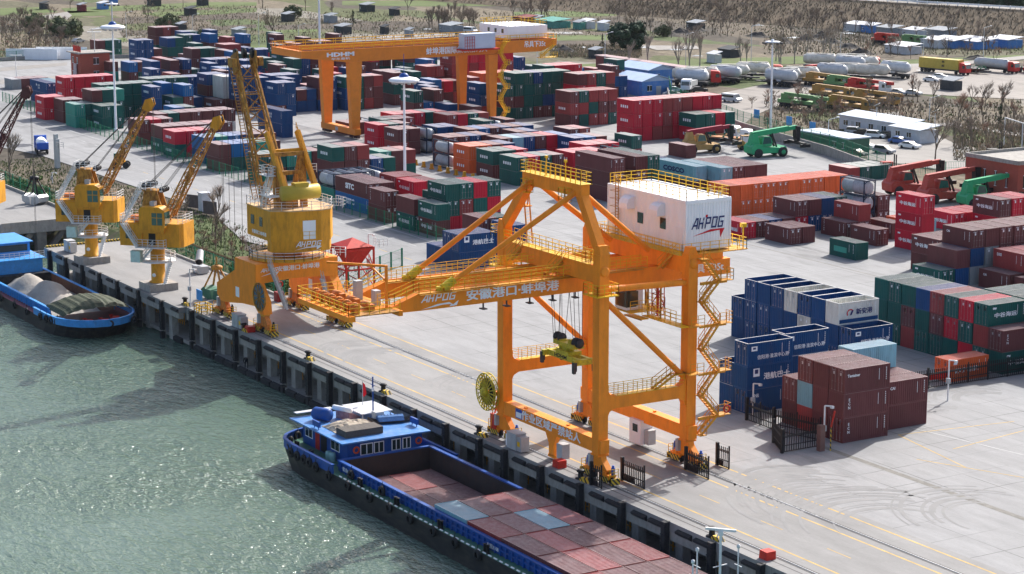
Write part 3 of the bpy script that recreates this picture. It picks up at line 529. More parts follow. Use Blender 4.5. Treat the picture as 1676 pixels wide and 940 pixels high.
b = MB(); b.prism([(12.0,22.55),(14.0,22.85),(15.3,22.95),(15.4,22.2),(15.9,23.1),(14.2,23.1)], 'x', HX1+.012, HX1+.02); b.prism([(13.55,24.35),(13.8,24.35),(13.85,24.6),(13.6,24.6)], 'x', HX1+.012, HX1+.02); b.build('logo_swoosh', LETR, mh)
b = MB(); b.box(HX0-.9,HX1+.9,HY0-1.1,HY1+1.6,20.86,20.95); b.k = 1
for x in GX: b.box(x-.3,x+.3,HY0-1,HY1+1.5,19.304,20.86)
b.k = 2; b.rail([(HX0-.8,HY0-1,20.95),(HX1+.8,HY0-1,20.95),(HX1+.8,HY1+1.5,20.95),(HX0-.8,HY1+1.5,20.95)], 1.1, 1.2, .055, closed=True); b.bar((HX1+.6,HY1+1.2,20.95),(HX1+.6,HY1+1.2,23.2),.1); b.cbox((HX1+.6,HY1+1.2,23.3),(.5,.5,.4)); b.build('house_platform', [OCH, OR, YEL], sts)
# operator cab, hanging walkway, ladders and stair tower
b = MB(); b.box(10.2,12.2,7.0,9.0,14.9,17.2); cab = b.build('operator_cab', WHT, sts)
b = MB(); b.box(10.25,12.23,6.97,8.2,15.2,16.9); b.box(12.15,12.24,6.98,8.4,15.3,16.8); b.build('cab_window', GLS, cab)
b = MB(); b.box(10.0,13.2,6.8,11.0,14.78,14.86); b.rail([(13.2,6.8,14.9),(13.2,11.0,14.9),(10,11.0,14.9)], 1.1, 1, .05); b.k = 1
b.bar((11.3,8,17.2),(11.3,8,17.7),.5)
for p in ((10.5,10.5),(12.5,10.5),(15,9.2),(12.8,9.2)): b.bar((*p,14.4),(*p,17.7),.14)
b.k = 0; b.box(12.8,19.6,8.5,9.4,14.3,14.38); b.rail([(12.8,8.5,14.4),(19.6,8.5,14.4)], 1.1, 1.0, .05); b.rail([(12.8,9.4,14.4),(17.4,9.4,14.4)], 1.1, 1.0, .05); b.box(11.0,14.0,7.6,8.5,14.2,14.28); b.k = 1; b.bar((11,7.6,14.2),(14,7.6,14.2),.12); b.bar((11,8.5,14.2),(11,7.6,14.2),.12); b.build('cab_walkway', [YEL, OCR], sts)
b = MB(); b.lattice([(12.9,9.6,14.4),(13.9,9.6,14.4),(13.9,10.4,14.4),(12.9,10.4,14.4)],[(12.9,9.6,17.6),(13.9,9.6,17.6),(13.9,10.4,17.6),(12.9,10.4,17.6)],.07,.05,3); b.build('hanger_frame', REDP, sts)
b = MB(); sx = X2 + .62; ylo, yhi = 11.1, 13.5; zs = [3.2, 5.0, 7.2, 9.5, 11.9, 14.3, 16.6, 18.6, 20.9]
for i, (z0, z1) in enumerate(zip(zs, zs[1:])):
    ya, yb = ((yhi-.4, ylo) if i % 2 else (ylo, yhi-.4)); b.stair((sx,ya,z0),(sx,yb,z1),(1,0,0),.75)
for i, z in enumerate(zs):
    hi = i % 2; y0, y1 = ((yhi-.5, yhi+1.0) if hi else (ylo-.3, ylo+.5)); b.box(sx-.1,sx+1.0,y0,y1,z-.06,z); pts = [(sx+1.0,y0,z),(sx+1.0,y1,z),(sx-.1,y1,z)]; b.rail(pts if hi else [(sx+1.0,y1,z),(sx+1.0,y0,z)], 1.1, .7, .05)
    if hi: b.bar((sx+.4,Y2+.55,z-.2),(sx+.4,yhi+.6,z-.2),.22,.28)
for z in (9.5, 14.3): b.box(sx-1.4,sx+1.0,Y2-.9,ylo,z-.07,z); b.rail([(sx+1.0,Y2-.9,z),(sx+1.0,ylo,z)],1.1,.8,.05)
b.build('stair_tower', OCH, sts)
b = MB(); b.lathe([(.3,0),(.42,.0),(.42,.12),(.3,.12),(.3,0)], (sx+1.05,13.9,5.6), 16, 'x'); tag(b.build('life_ring', REDP, loc=(0,0,0)), 'red life ring hung on the lower landing of the big crane stairs', 'life ring')
b = MB(); b.stair((X2-.35,6.2,8.2),(X2-.35,8.6,9.5),(.7,0,0),.7); b.box(X2-.5,X2+.62,8.6,Y2-.5,9.42,9.5); b.build('tie_beam_stair', OCH, sts)
for x, y, z in ((3.4,-1.6,19.4),(11.2,-1.6,19.4),(14.6,9.0,19.3)): b = MB(); b.stair((x,y,z),(x+1.4,y+.8,z+1.65),(0,.6,0),.6); b.build('access_stair', OCH, sts)
b = MB(); b.stair((3.9,.5,21.1),(2.2,1.2,24.6),(0,.6,0),.6); b.stair((1.8,1.2,24.6),(3.9,.6,28.5),(0,.6,0),.6); b.box(1.2,2.4,.6,2,24.5,24.6); b.build('access_stair', OCH, sts)
for x, y, z in ((X1,0,18.35),(X2,0,18.35)): b = MB(); b.box(x-1.25,x+1.25,-1.25,1.25,z-.1,z); b.rail([(x-1.2,-1.2,z),(x+1.2,-1.2,z),(x+1.2,1.2,z),(x-1.2,1.2,z)],1.1,.8,.055,closed=True); b.build('leg_platform', YEL, sts)
for x, y in ((X2,0),(X1,0)): b = MB(); b.rail([(x-1.5,-.8,21.3),(x-.6,-.8,21.3),(x-.6,.8,21.3),(x-1.5,.8,21.3)],1.1,.6,.055,closed=True); b.build('leg_railing', YEL, sts)
# cable reel
b = MB(); cx, cy, cz = -1.55, -.95, 4.7
for rr, t_ in ((1.95,.1),(1.62,.06)):
    for i in range(28): a0, a1 = 2*math.pi*i/28, 2*math.pi*(i+1)/28; [b.bar((cx+rr*math.cos(a0),cy+o,cz+rr*math.sin(a0)),(cx+rr*math.cos(a1),cy+o,cz+rr*math.sin(a1)),t_) for o in (-.25,.2)]
for i in range(22): a0 = 2*math.pi*i/22; b.bar((cx+.3*math.cos(a0),cy-.28,cz+.3*math.sin(a0)),(cx+1.95*math.cos(a0),cy-.28,cz+1.95*math.sin(a0)),.1); b.bar((cx+1.95*math.cos(a0),cy-.25,cz+1.95*math.sin(a0)),(cx+1.95*math.cos(a0),cy+.2,cz+1.95*math.sin(a0)),.07)
b.lathe([(0,-.75),(.3,-.75),(.5,-.5),(.5,-.25),(0,-.25)], (cx,cy,cz), 14, 'y'); rl = b.build('cable_reel', SPY, sts)
b = MB(); b.lathe([(.5,-.1),(1.45,-.1),(1.45,.15),(.5,.15)], (cx,cy,cz), 24, 'y'); b.build('cable_coil', BLK, rl)
b = MB(); b.bar((cx,cy,cz),(X1-.5,cy+.5,cz),.4); b.tube((cx+1.3,cy,cz-.6),(cx+.6,cy,1.0),.05,5); b.build('reel_arm', OR, rl)
b = MB(); b.cbox((X1-1.6,-.3,1.5),(1.0,.5,1.6)); b.bar((X1-1.6,-.3,2.2),(X1-1.0,-.2,4.6),.12); b.build('cable_guide', REDP, sts)
b = MB(); b.box(9.3,11.3,Y2-.9,Y2+.6,.45,2.95); wc = b.build('switch_cabin', WHT, sts)
b = MB(); b.box(9.9,10.8,Y2-.915,Y2-.9,1.7,2.5); b.build('window', GLS, wc)
# spreader hanging between the legs
spr = thing('container_spreader', 'yellow container spreader hanging on ropes between the gantry legs', 'spreader', (11.5, 4.6, 10.6))
b = MB(); b.box(8.5,14.6,4.0,4.35,10.6,11.15); b.box(8.5,14.6,5.2,5.55,10.6,11.15)
for x in (8.5,14.2): b.box(x,x+.45,3.5,6.05,10.55,11.1)
b.box(10.4,12.7,4.0,5.6,11.15,11.5); so_ = b.build('frame', SPY, spr)
text('HDHM', LETK, (11.3,3.99,10.88), (1,0,0), (0,0,1), .52, so_, wx=1.5, bold=.04)
b = MB(); b.box(9.6,13.4,4.2,5.4,11.9,12.3); b.cbox((11.5,4.8,11.7),(.9,.9,.5)); b.lathe([(0,0),(.45,0),(.45,.9),(0,.9)],(10.6,4.8,11.5),12); b.lathe([(0,0),(.3,0),(.3,1.1),(0,1.1)],(12.2,4.6,11.6),10); b.bar((8.9,4.8,12.1),(9.7,4.8,12.1),.3); b.build('head_block', SPY, spr)
b = MB(); b.lathe([(0,-.12),(.5,-.12),(.4,0),(.5,.12),(0,.12)], (9.5,4.8,12.5), 16, 'x'); copies(b.build('sheave', DKG, spr), [(.8,0,0),(3.4,0,0),(4,0,0)])
b = MB(); b.cbox((8.55,3.6,10.45),(.35,.4,.9)); b.bar((8.55,3.6,10.3),(8.45,3.6,9.75),.3); copies(b.build('corner_flipper', DKG, spr), [(5.95,0,0),(0,2.35,0),(5.95,2.35,0)])
b = MB()
for x, xt in ((9.3,9.0),(9.7,9.4),(10.3,10.9),(13.0,12.4),(13.4,13.2)):
    for y in (4.4, 5.2): b.bar((x,y,12.7),(xt,y+.3*(y-4.8),17.9),.04)
b.build('hoist_ropes', ROPE, spr)
spr.location = (spr.location.x - 2.0, spr.location.y - 2.9, spr.location.z - .5)
b = MB(); b.box(6.0,13.1,3.4,6.2,17.9,18.3) if False else b.box(GX[0]+.5,GX[1]-.5,.7,3.1,17.95,18.5); b.cbox((9.5,1.9,19.0),(2.2,1.8,1.0)); b.build('trolley', ORD, sts)
# ---------------------------------------------------------------- portal slewing crane
por = thing('portal_crane', 'ochre slewing crane on a four legged orange portal with raised boom', 'crane', (-64, 5.2, 0))
for x in (-71.0, -58.4):
    for y in (0.0, 10.4): bogie(por, x, y, ORD, BLK, 0.75)
for y, t in ((0.0, 1), (10.4, 0)):
    b = MB(); b.prism([(-72.0,2.9),(-72.0,4.4),(-66.2,7.0),(-66.0,8.7),(-59.9,8.7),(-59.9,6.3),(-57.8,4.2),(-57.6,2.6),(-59.2,2.6),(-60.2,3.3),(-64,3.0),(-69.4,2.2),(-70.8,2.2)], 'y', y-.6, y+.6); f = b.build('portal_side', OR, por)
    for x in (-71.0, -58.4):
        b = MB(); b.box(x-.5,x+.5,y-.45,y+.45,2.3,3.2); b.build('leg_foot', OCH, f)
    b = MB(); b.box(-66,-64.9,y-.62,y-.605,3.6,4.9); b.build('sign_plate', LET, f)
for xa, xb in ((-60.9,-59.7),(-66.0,-64.8)):
    b = MB(); n = 14; up = [(-.55+11.5*i/n, 8.66) for i in range(n+1)]; lo = [(-.55+11.5*i/n, 6.1+.35*math.sin(math.pi*i/n)) for i in range(n+1)]
    b.prism(lo + up[::-1], 'x', xa, xb); ab = b.build('arch_beam', OR, por)
    if xb > -60:
        text('安徽港口·蚌埠港', LET, (-59.69,5.35,7.8), (0,1,0), (0,0,1), .72, ab, wx=1.15, bold=.02); logo('AHPOG', LET, (-59.69,1.3,7.85), (0,1,0), (0,0,1), .42, ab, wx=1.15)
        b = MB(); b.prism([(.1,7.1),(1.6,7.35),(2.2,7.4),(2.2,7.1),(2.6,7.5),(1.5,7.47)], 'x', -59.699, -59.69); b.build('logo_swoosh', LET, ab)
pc = (-63.0, 5.4)
b = MB(); b.lathe([(0,0),(5.0,0),(5.0,.12),(0,.12)], (*pc,8.72), 28); b.k = 1; pts = [(pc[0]+4.9*math.cos(2*math.pi*i/24), pc[1]+4.9*math.sin(2*math.pi*i/24), 8.85) for i in range(24)]; b.rail(pts, 1.1, 1.4, .06, closed=True); b.rail([(-61,9.5,8.85),(-59,11.8,8.85),(-57.6,11,8.85)], 1.1, .8, .06); b.build('ring_platform', [OCH, WHR], por)
b = MB(); b.lathe([(0,0),(1.9,0),(1.9,1.4),(0,1.4)], (*pc,8.8), 20); b.build('slewing_column', ORD, por)
b = MB(); b.stair((-59.2,.9,8.7),(-58.9,3.0,2.8),(.6,0,0),.7); b.build('portal_stair', STL, por); b = MB(); b.stair((-59.2,9.4,2.0),(-59.2,8.2,6.2),(.6,0,0),.7); b.build('portal_stair', STL, por)
top = por_body = [(-68.6,2.4),(-61.2,2.3),(-59.6,4.7),(-58.9,8.3),(-59.3,9.8),(-61.5,11.2),(-68.6,11.2)]
b = MB(); b.prism(top, 'z', 11.1, 15.0); b.prism([(-62.6,2.45),(-61.25,2.4),(-59.7,4.75),(-59.0,8.3),(-59.4,9.7),(-61.6,11.0),(-62.6,11.0)], 'z', 9.75, 11.097); hb = b.build('slewing_house', OCH, por)
b = MB(); b.prism([(-68.7,2.3),(-61.15,2.2),(-59.5,4.6),(-58.8,8.3),(-59.2,9.9),(-61.45,11.3),(-68.7,11.3)], 'z', 15.003, 15.12); b.build('house_roof', mat('dusty_ochre_roof', (.62,.42,.22), .7, var=.15, scale=.8, dirt=RUST, dirt_amt=.4), hb)
b = MB(); b.rail([(*p,15.12) for p in top], 1.1, 1.3, .055, closed=True); b.rail([(-59.5,9,15.12),(-58.2,10.5,15.12),(-58.8,11.8,15.12),(-61,11.5,15.12)], 1.3, .6, .055); b.build('roof_railing', WHR, hb)
def on_face(p, q, s0, s1): # two points along a wall between plan corners
    p = Vector((*p,0)); q = Vector((*q,0)); return p.lerp(q, s0), p.lerp(q, s1)
P, Q = on_face(top[2], top[3], .34, .80); d = (Q-P).normalized(); n = Vector((d.y,-d.x,0))
b = MB(); b.add([P+n*.03+_Z*11.4, Q+n*.03+_Z*11.4, Q+n*.03+_Z*13.7, P+n*.03+_Z*13.7], [(0,1,2,3)]); b.bar(P+n*.05+_Z*13.75, Q+n*.05+_Z*13.75, .1); b.k = 1; b.rail([P+n*.08+_Z*11.4, Q+n*.08+_Z*11.4], 1.0, .8, .05, 1); b.build('hatch_door', [WHT, YEL], hb)
P, Q = on_face(top[2], top[3], .15, .95); c = P.lerp(Q, .5); logo('AHPOG', LET, c+n*.03+_Z*10.8, d, (0,0,1), .6, hb, wx=1.15)
b = MB(); w_ = [(-1.9,10.05),(-.3,10.28),(1.0,10.33),(1.0,10.0),(1.7,10.42),(-.3,10.42)]; b.add([c + d*a + n*.03 + _Z*z for a, z in w_], [tuple(range(6))]); b.build('logo_swoosh', LET, hb)
b = MB()
for x in (-67.2,-64.6): b.box(x,x+.9,2.28,2.4,12.7,13.9)
b.build('window', GLS, hb); text('安徽港口·蚌埠港', LET, (-64.8,2.32,11.75), (1,0,0), (0,0,1), .55, hb, wx=1.1, bold=.03)
# mast, boom and lever arms (boom leans away over the water end)
b = MB()
for y in (3.9, 7.6): b.bar((-62.4,y,15.1),(-63.0,y,22.2),.9,.7,up=(0,1,0)); b.bar((-66.2,y,15.1),(-63.2,y,21.6),.5,.5,up=(0,1,0))
for z in (17.4, 19.6, 22.0): b.bar((-62.6,3.5,z),(-62.6,8.0,z),.5)
b.box(-63.4,-62.0,4.9,6.6,15.1,17.5); por_mast = b.build('mast', OCR, por)
b = MB(); b.box(-64.2,-61.6,2.2,3.4,19.4,19.5); b.rail([(-64.2,2.2,19.5),(-61.6,2.2,19.5),(-61.6,3.4,19.5),(-64.2,3.4,19.5)],1.1,.8,.055,closed=True); b.stair((-64.8,2.6,15.1),(-62,2.6,19.5),(0,.6,0),.6); b.rail([(-64.5,8.3,19.5),(-61.8,8.3,19.5),(-61.8,9.2,19.5)],1.1,.8,.055); b.rail([(-61,3,16.9),(-61,4.4,16.9)],1.1,.7,.055); b.box(-64.4,-60.9,2.1,4,16.8,16.9); b.rail([(-64.3,2.1,16.9),(-60.9,2.1,16.9)],1.1,.8,.055); b.build('mast_gallery', WHR, por_mast)
b = MB(); A = [(-66.0,3.3,15.4),(-66.0,6.9,15.4),(-64.8,6.9,15.4),(-64.8,3.3,15.4)]; B = [(-71.6,2.6,33.2),(-71.6,4.8,33.2),(-70.6,4.8,33.0),(-70.6,2.6,33.0)]
b.lattice(A, B, .26, .13, 9); b.build('boom', OCR, por)
b = MB()
for y in (2.5, 3.7, 4.9): b.lathe([(0,-.12),(.7,-.12),(.55,0),(.7,.12),(0,.12)], (-71.2,y,34.2), 14, 'y')
b.k = 1; b.prism([(-72.4,33.8),(-70.4,34.6),(-70.0,32.4),(-71.6,31.4)], 'y', 2.3, 2.5); b.prism([(-72.4,33.8),(-70.4,34.6),(-70.0,32.4),(-71.6,31.4)], 'y', 4.9, 5.1); b.box(-71.5,-70.1,1.5,2.2,32.6,33.7); b.box(-71.5,-70.1,5.3,5.9,32.6,33.7); b.build('boom_head', [BLK, OCR], por)
b = MB(); st = [(-66.9,3.0,15.8),(-72.0,2.3,33)]; b.bar((-67.1,2.6,15.8),(-72.1,2.0,32.8),.09); b.bar((-67.1,3.3,15.8),(-72.1,2.6,32.8),.09)
for i in range(44): t = i/44; p = Vector((-67.1,2.6,15.8)).lerp(Vector((-72.1,2.0,32.8)), t); b.bar(p, p+Vector((0,.65,0)), .13, .06)
b.build('boom_ladder', OCR, por)
b = MB()
for y in (3.6, 7.9): b.bar((-64.6,y,24.6),(-60.2,y+.3,17.9),.75,.55,up=(0,1,0)); b.rail([(-64.3,y-.3,24.9),(-60.4,y,18.6)],.9,.6,.06,1); b.bar((-64.6,y,24.4),(-62.7,y,22),.4)
b.bar((-63.1,3.6,22.4),(-63.1,8,22.4),.4); b.k = 1; b.build('luffing_lever', [OCH, OCR], por)
b = MB(); b.lathe([(0,-.02),(.95,0),(.95,5.0),(0,5.02)], (-59.9,3.4,17.4), 24, 'y'); b.cbox((-59.9,5.9,18.4),(1.2,1.9,.5)); b.build('counterweight', mat('dull_yellow_paint', (.52,.36,.05), .45, var=.08, scale=.7), por)
b = MB()
for y in (2.9, 4.4): b.bar((-64.4,y,24.4),(-71.0,y-.2,33.6),.07)
for x, y in ((-72.6,1.8),(-72.2,3.4),(-72.8,2.6),(-71.8,4.4)): b.bar((x,y,33.8),(x-.2,y,9.0),.045)
b.build('hoist_ropes', ROPE, por)
b = MB(); cx, cy, cz = -58.0, -.95, 4.9
for i in range(32): a0, a1 = 2*math.pi*i/32, 2*math.pi*(i+1)/32; b.bar((cx+1.75*math.cos(a0),cy,cz+1.75*math.sin(a0)),(cx+1.75*math.cos(a1),cy,cz+1.75*math.sin(a1)),.16)
for i in range(12): a0 = 2*math.pi*i/12; b.bar((cx,cy-.05,cz),(cx+1.7*math.cos(a0),cy-.05,cz+1.7*math.sin(a0)),.1)
b.k = 1; b.lathe([(0,0),(1.6,0),(1.6,.12),(0,.12)], (cx,cy,cz), 24, 'y'); b.k = 0; b.bar((cx,cy,cz),(cx,-.5,cz),.4); b.build('cable_reel', [OCR, mat('blue_cable', (.08,.16,.22), .6, var=.3, scale=3)], por)
# grey cabinets standing by the quay cranes
def cabinets(nm, label, x, y, k):
    t = thing(nm, label, 'cabinet', (x, y, 0)); b = MB(); b.box(x-.9,x+.9,y-.6,y+.6,.1,1.75); b.box(x-.95,x+.95,y-.65,y+.65,1.75,1.82); b.build('body', GRY, t)
    b = MB(); b.box(x-.8,x-.03,y-.63,y-.602,.2,1.65); b.box(x+.03,x+.8,y-.63,y-.602,.2,1.65); b.build('door', GRY, t)
    b = MB(); b.box(x+.92,x+1.7,y-.5,y+.5,.1,1.6); b.build('side_box', STL, t); b = MB(); b.box(x+1.0,x+1.5,y-.515,y-.502,.6,1.1); b.build('label_plate', YEL, t); b = MB(); b.box(x-1.6,x-.95,y-.3,y+.5,.1,1.3); b.build('fan_box', CYB if k else WHT, t)
cabinets('electrical_cabinet', 'pale grey electrical cabinets at the quay edge below the painted safety slogan', 4.6, -1.2, 0)
cabinets('electrical_cabinet', 'pale grey electrical cabinets at the quay edge below the portal crane', -63.6, -1.3, 1)
cabinets('electrical_cabinet', 'white and blue cabinets on the end of the old pier', -126.6, -1.0, 1)
# ---------------------------------------------------------------- pedestal cranes
def pedestal():
    t = thing('pedestal_crane', 'x', 'crane')
    b = MB(); b.lathe([(0,1.0),(1.25,1.0),(1.25,1.12),(.98,1.2),(.95,3.9),(1.0,4.0),(1.0,6.0),(1.25,6.05),(1.25,6.35),(0,6.35)], (0,0,0), 24); b.k = 1; b.lathe([(0,0),(.28,0),(.28,.06),(0,.06)], (.93,-.2,2.1), 12, 'x'); b.build('column', [OCH, LET], t)
    b = MB(); b.lathe([(.96,0),(2.5,0),(2.5,.12),(.96,.12)], (0,0,4.0), 24); b.rail([(2.45*math.cos(2*math.pi*i/16),2.45*math.sin(2*math.pi*i/16),4.1) for i in range(16)],1.1,1,.06,closed=True); b.stair((1.2,1.6,1.0),(1.2,2.6,4.1),(.6,0,0),.6); b.stair((1.0,-2.0,4.1),(1.9,0.2,6.3),(.4,.2,0),.6); b.build('gallery', WHR, t)
    b = MB(); b.prism([(-2.2,-4.6),(2.1,-4.6),(2.1,4.2),(1.4,4.6),(-2.2,4.6)], 'z', 6.35, 9.6); b.prism([(2.1,-4.4),(2.1,-1.2),(2.35,-1.2),(2.35,-4.4)], 'z', 6.5, 9.4); hb = b.build('house', OCH, t)
    b = MB(); b.box(2.36,2.42,-3.6,-2.7,7.4,8.5); b.build('window', GLS, hb); b = MB(); b.box(2.1,2.16,-.3,.7,6.6,8.7); b.build('door', BLK, hb)
    b = MB(); b.box(2.1,3.2,-1.9,2.3,6.25,6.35); b.rail([(3.15,-1.6,6.35),(3.15,2.3,6.35),(2.2,2.3,6.35)],1.1,.8,.06); b.stair((2.5,-4.0,9.6),(2.5,-1.8,6.4),(.6,0,0),.6); b.rail([(2.1,-4.5,9.62),(-2.1,-4.5,9.62),(-2.1,4.5,9.62),(1.4,4.5,9.62),(2.1,4.1,9.62)],1.1,1.1,.06); b.rail([(2.1,-4.5,9.62),(2.1,-1.3,9.62)],1.1,1,.06); b.build('house_stair', WHR, hb)
    b = MB(); b.prism([(-1.3,8.75),(2.3,8.75),(2.5,9.2),(2.4,11.6),(1.7,12.0),(-.9,12.0),(-1.3,11.6)], 'x', 1.0, 3.0); b.prism([(-1.2,8.3),(2.1,8.3),(2.3,8.75),(-1.3,8.75)], 'x', .9, 2.7); cb = b.build('cab', OCH, t)
    b = MB(); b.box(3.003,3.03,.55,2.25,9.5,11.2); b.box(1.15,2.85,2.42,2.50,9.4,11.3); b.build('cab_window', GLT, cb)
    b = MB(); b.box(3.02,3.05,.5,.62,9.4,11.3); b.box(3.02,3.05,1.35,1.43,9.4,11.3); b.box(3.02,3.05,.5,2.3,10.5,10.58); b.box(3.0,3.06,2.2,2.3,9.4,11.3); b.k = 1; b.cbox((1.6,.3,12.3),(.9,.7,.6)); b.build('cab_frame', [OCH, GRY], cb)
    b = MB()
    for x in (-1.0, .7): b.prism([(-2.0,9.6),(.6,9.6),(-.2,14.0),(-1.4,14.0)], 'x', x-.1, x+.1); b.prism([(.9,9.6),(1.8,9.6),(.5,13.9),(-.2,13.9)], 'x', x-.09, x+.09)
    b.box(-1.2,.9,-1.6,.6,13.8,14.0); b.build('mast', OCR, t)
    b = MB(); b.rail([(-1.4,-1.8,14.0),(1.1,-1.8,14.0),(1.1,1.4,14.0)],1.1,.8,.06); b.stair((1.3,-4.2,9.6),(1.3,-1.6,14.0),(.5,0,0),.6); b.k = 1
    for y, z in ((-1.3,14.6),(-.4,14.8),(1.3,14.1)):
        for x in (-.8,-.3,.3,.8): b.lathe([(0,-.1),(.42,-.1),(.34,0),(.42,.1),(0,.1)], (x,y,z), 12, 'x')
    b.k = 0; b.cbox((0,1.2,13.9),(1.9,.5,.2)); b.build('mast_head', [WHR, DKG], t)
    b = MB(); ft, fp = (2.1,11.0), (9.3,23.4)
    A = [(-1.0,2.4,10.3),(1.0,2.4,10.3),(1.0,1.6,10.9),(-1.0,1.6,10.9)]; M_ = [(-.75,5.6,16.0),(.75,5.6,16.0),(.75,4.7,16.6),(-.75,4.7,16.6)]; B = [(-.35,9.3,23.0),(.35,9.3,23.0),(.35,8.9,23.3),(-.35,8.9,23.3)]
    b.lattice(A, M_, .17, .10, 5); b.lattice(M_, B, .16, .09, 6); b.bar((-.4,2.4,10.4),(0,5.2,16.4),.3); b.bar((.3,5,15.6),(-.2,5.4,17.2),.5); b.build('boom', OCR, t)
    b = MB(); b.prism([(8.5,23.0),(9.6,22.5),(10.3,23.6),(10.0,24.6),(9.0,24.3)], 'x', -.55, -.45); b.prism([(8.5,23.0),(9.6,22.5),(10.3,23.6),(10.0,24.6),(9.0,24.3)], 'x', .45, .55); b.k = 1
    for x in (-.3,.05,.4): b.lathe([(0,-.1),(.55,-.1),(.45,0),(.55,.1),(0,.1)], (x-.05,9.6,24.0), 12, 'x')
    b.build('boom_head', [OCH, BLK], t)
    b = MB()
    for x in (-.8,-.3,.3,.8): b.bar((x,-.4,15.2),(x*.4,9.0,24.0),.045); b.bar((x,1.4,14.4),(x*.4,9.2,24.1),.04)
    for x in (-.2,.25): b.bar((x,10.0,24.0),(x,10.0,3.0),.045)
    b.build('ropes', ROPE, t)
    b = MB(); b.rail([(-1.8,-4.4,9.62),(-.2,-4.4,9.62)],.6,.8,.05); b.k = 1; b.cbox((-.8,-3.2,9.9),(1.6,1.4,.6)); b.cbox((1.4,-2.2,9.85),(.7,.7,.5)); b.build('winch', [WHR, ORD], t)
    b = MB(); b.box(1.6,2.6,-2.9,-1.5,4.1,5.7); b.build('notice_board', mat('pale_board', (.45,.6,.55), .6), t)
    return t
PX = Vector((-116.6,-1.2,0)); PX2 = Vector((-92.5,-.5,0))
pd = pedestal(); pd.location = PX; pd.rotation_euler = (0,0,R(-38)); pd['label'] = 'ochre pedestal crane with grey glazed cab beside the end of the old pier'
c2 = copy_tree(pd, PX2, R(-46), 'ochre pedestal crane between the portal crane and its twin on the pier end')
slab = MB(); slab.box(-2.0,2.0,-2.1,2.1,.003,1.0); s1 = tag(slab.build('crane_foundation', CONC, pos=PX), 'concrete block under the pedestal crane on the pier end', 'foundation')
s1.rotation_euler = (0,0,0); copy_tree(s1, PX2, label='concrete block under the pedestal crane close to the portal crane')
tp = at(45,148,23.9); off = Vector((math.sin(R(38))*9.6, math.cos(R(38))*9.6, 0)); p3 = Vector((tp.x, tp.y, 0)) - off
c3 = copy_tree(pd, p3, R(-38), 'dark rusty lattice boom of a pedestal crane rising over the trestle pier')
RB = mat('rust_brown_paint', (.085,.03,.03), .6, var=.2, scale=1.5)
for ch in c3.children:
    if ch.name.startswith(('boom','mast')):
        for sl_ in ch.material_slots: sl_.link = 'OBJECT'; sl_.material = RB
# ---------------------------------------------------------------- rail mounted gantry in the stack yard
rmg = thing('yard_gantry_crane', 'orange rail mounted gantry crane spanning the container stacks in the distance', 'crane', (-229,114,0))
ORY = mat('yard_gantry_orange_paint', (0.76, 0.24, 0.03), .5, var=.06, scale=.4, dirt=(.35,.12,.04), dirt_amt=.25)  # orange coat of the yard gantry alone
gird = []
for x in (-236.0,-222.9):
    b = MB(); pl = [(84.6,17.6),(84.6,19.05),(147,19.05),(147,18.0),(143,16.4),(95,16.3),(90,17.0)]; b.prism(pl, 'x', x-.6, x+.6); g = b.build('girder', ORY, rmg); gird.append(g)
    b = MB()
    for s in (-.55,.55): b.rail([(x+s,84.7,19.06),(x+s,147,19.06)],1.1,2.4,.08,1)
    b.k = 1; b.box(x-.15,x+.15,85,146,19.06,19.2); b.build('girder_railing', [YEL, RB], g)
text('HDHM', LET, (-222.28,93.6,18.0), (0,1,0), (0,0,1), 1.15, gird[1], wx=1.9, bold=.05); text('华东重机', LET, (-222.28,93.6,17.1), (0,1,0), (0,0,1), .5, gird[1], wx=2.2)
text('蚌埠港国际集装箱码头', LET, (-222.28,121.6,17.6), (0,1,0), (0,0,1), 1.6, gird[1], wx=.95, bold=.03); text('吊具下35t', LET, (-222.28,141.3,18.0), (0,1,0), (0,0,1), 1.5, gird[1], wx=.85, bold=.03)
for y in (84.9,146.5):
    b = MB(); b.box(-236.7,-222.2,y-.4,y+.4,17.55,19.02); b.rail([(-236.7,y-.5,19.06),(-222.2,y-.5,19.06)],1.1,2,.08,1); b.build('end_tie', ORY, rmg)
for x in (-236.0,-222.9):
    for y, k in ((97.0,1),(130.6,0)):
        b = MB(); w0, w1 = (1.55,.95) if k else (1.2,.9); b.prism([(y-w1,2.2),(y+w1*.9,2.2),(y+w0,16.3),(y-w0,16.3)], 'x', x-.75, x+.75) if k else b.prism([(y-w1*.8,2.2),(y+w1*.8,2.2),(y+w0,16.3),(y-w0,16.3)], 'x', x-.7, x+.7); b.build('leg', ORY, rmg)
for y in (97.0,130.6):
    b = MB(); b.box(-237.4,-221.4,y-.8,y+.7,.9,2.2); o = b.build('sill_beam', ORY, rmg)
    b = MB()
    for x in (-237,-235,-224,-222): b.cbox((x,y,.55),(1.6,.7,.7))
    b.build('bogie', RB, o); b = MB(); b.box(-230.5,-229.2,y-.83,y-.805,1.1,1.9); b.build('sign_plate', GRY, o)
b = MB(); b.box(-222.2,-219.6,122.0,129.6,18.0,21.2); th = b.build('trolley_house', mat('blue_grey_panels', (.48,.54,.64), .5, var=.06, scale=.6), rmg)
b = MB(); b.rail([(-219.5,122,18.0),(-219.5,124.4,18.0)],2.6,.6,.08,3); b.box(-222.2,-219.2,121.5,130.6,17.6,17.9); b.build('trolley_frame', REDP, th)
b = MB(); b.box(-236.6,-224.0,135.6,145.6,19.3,22.0); eh = b.build('equipment_house', WHT, rmg)
b = MB(); 
for x in (-233,-230,-227): b.box(x,x+.9,135.56,135.6,20.4,21.3)
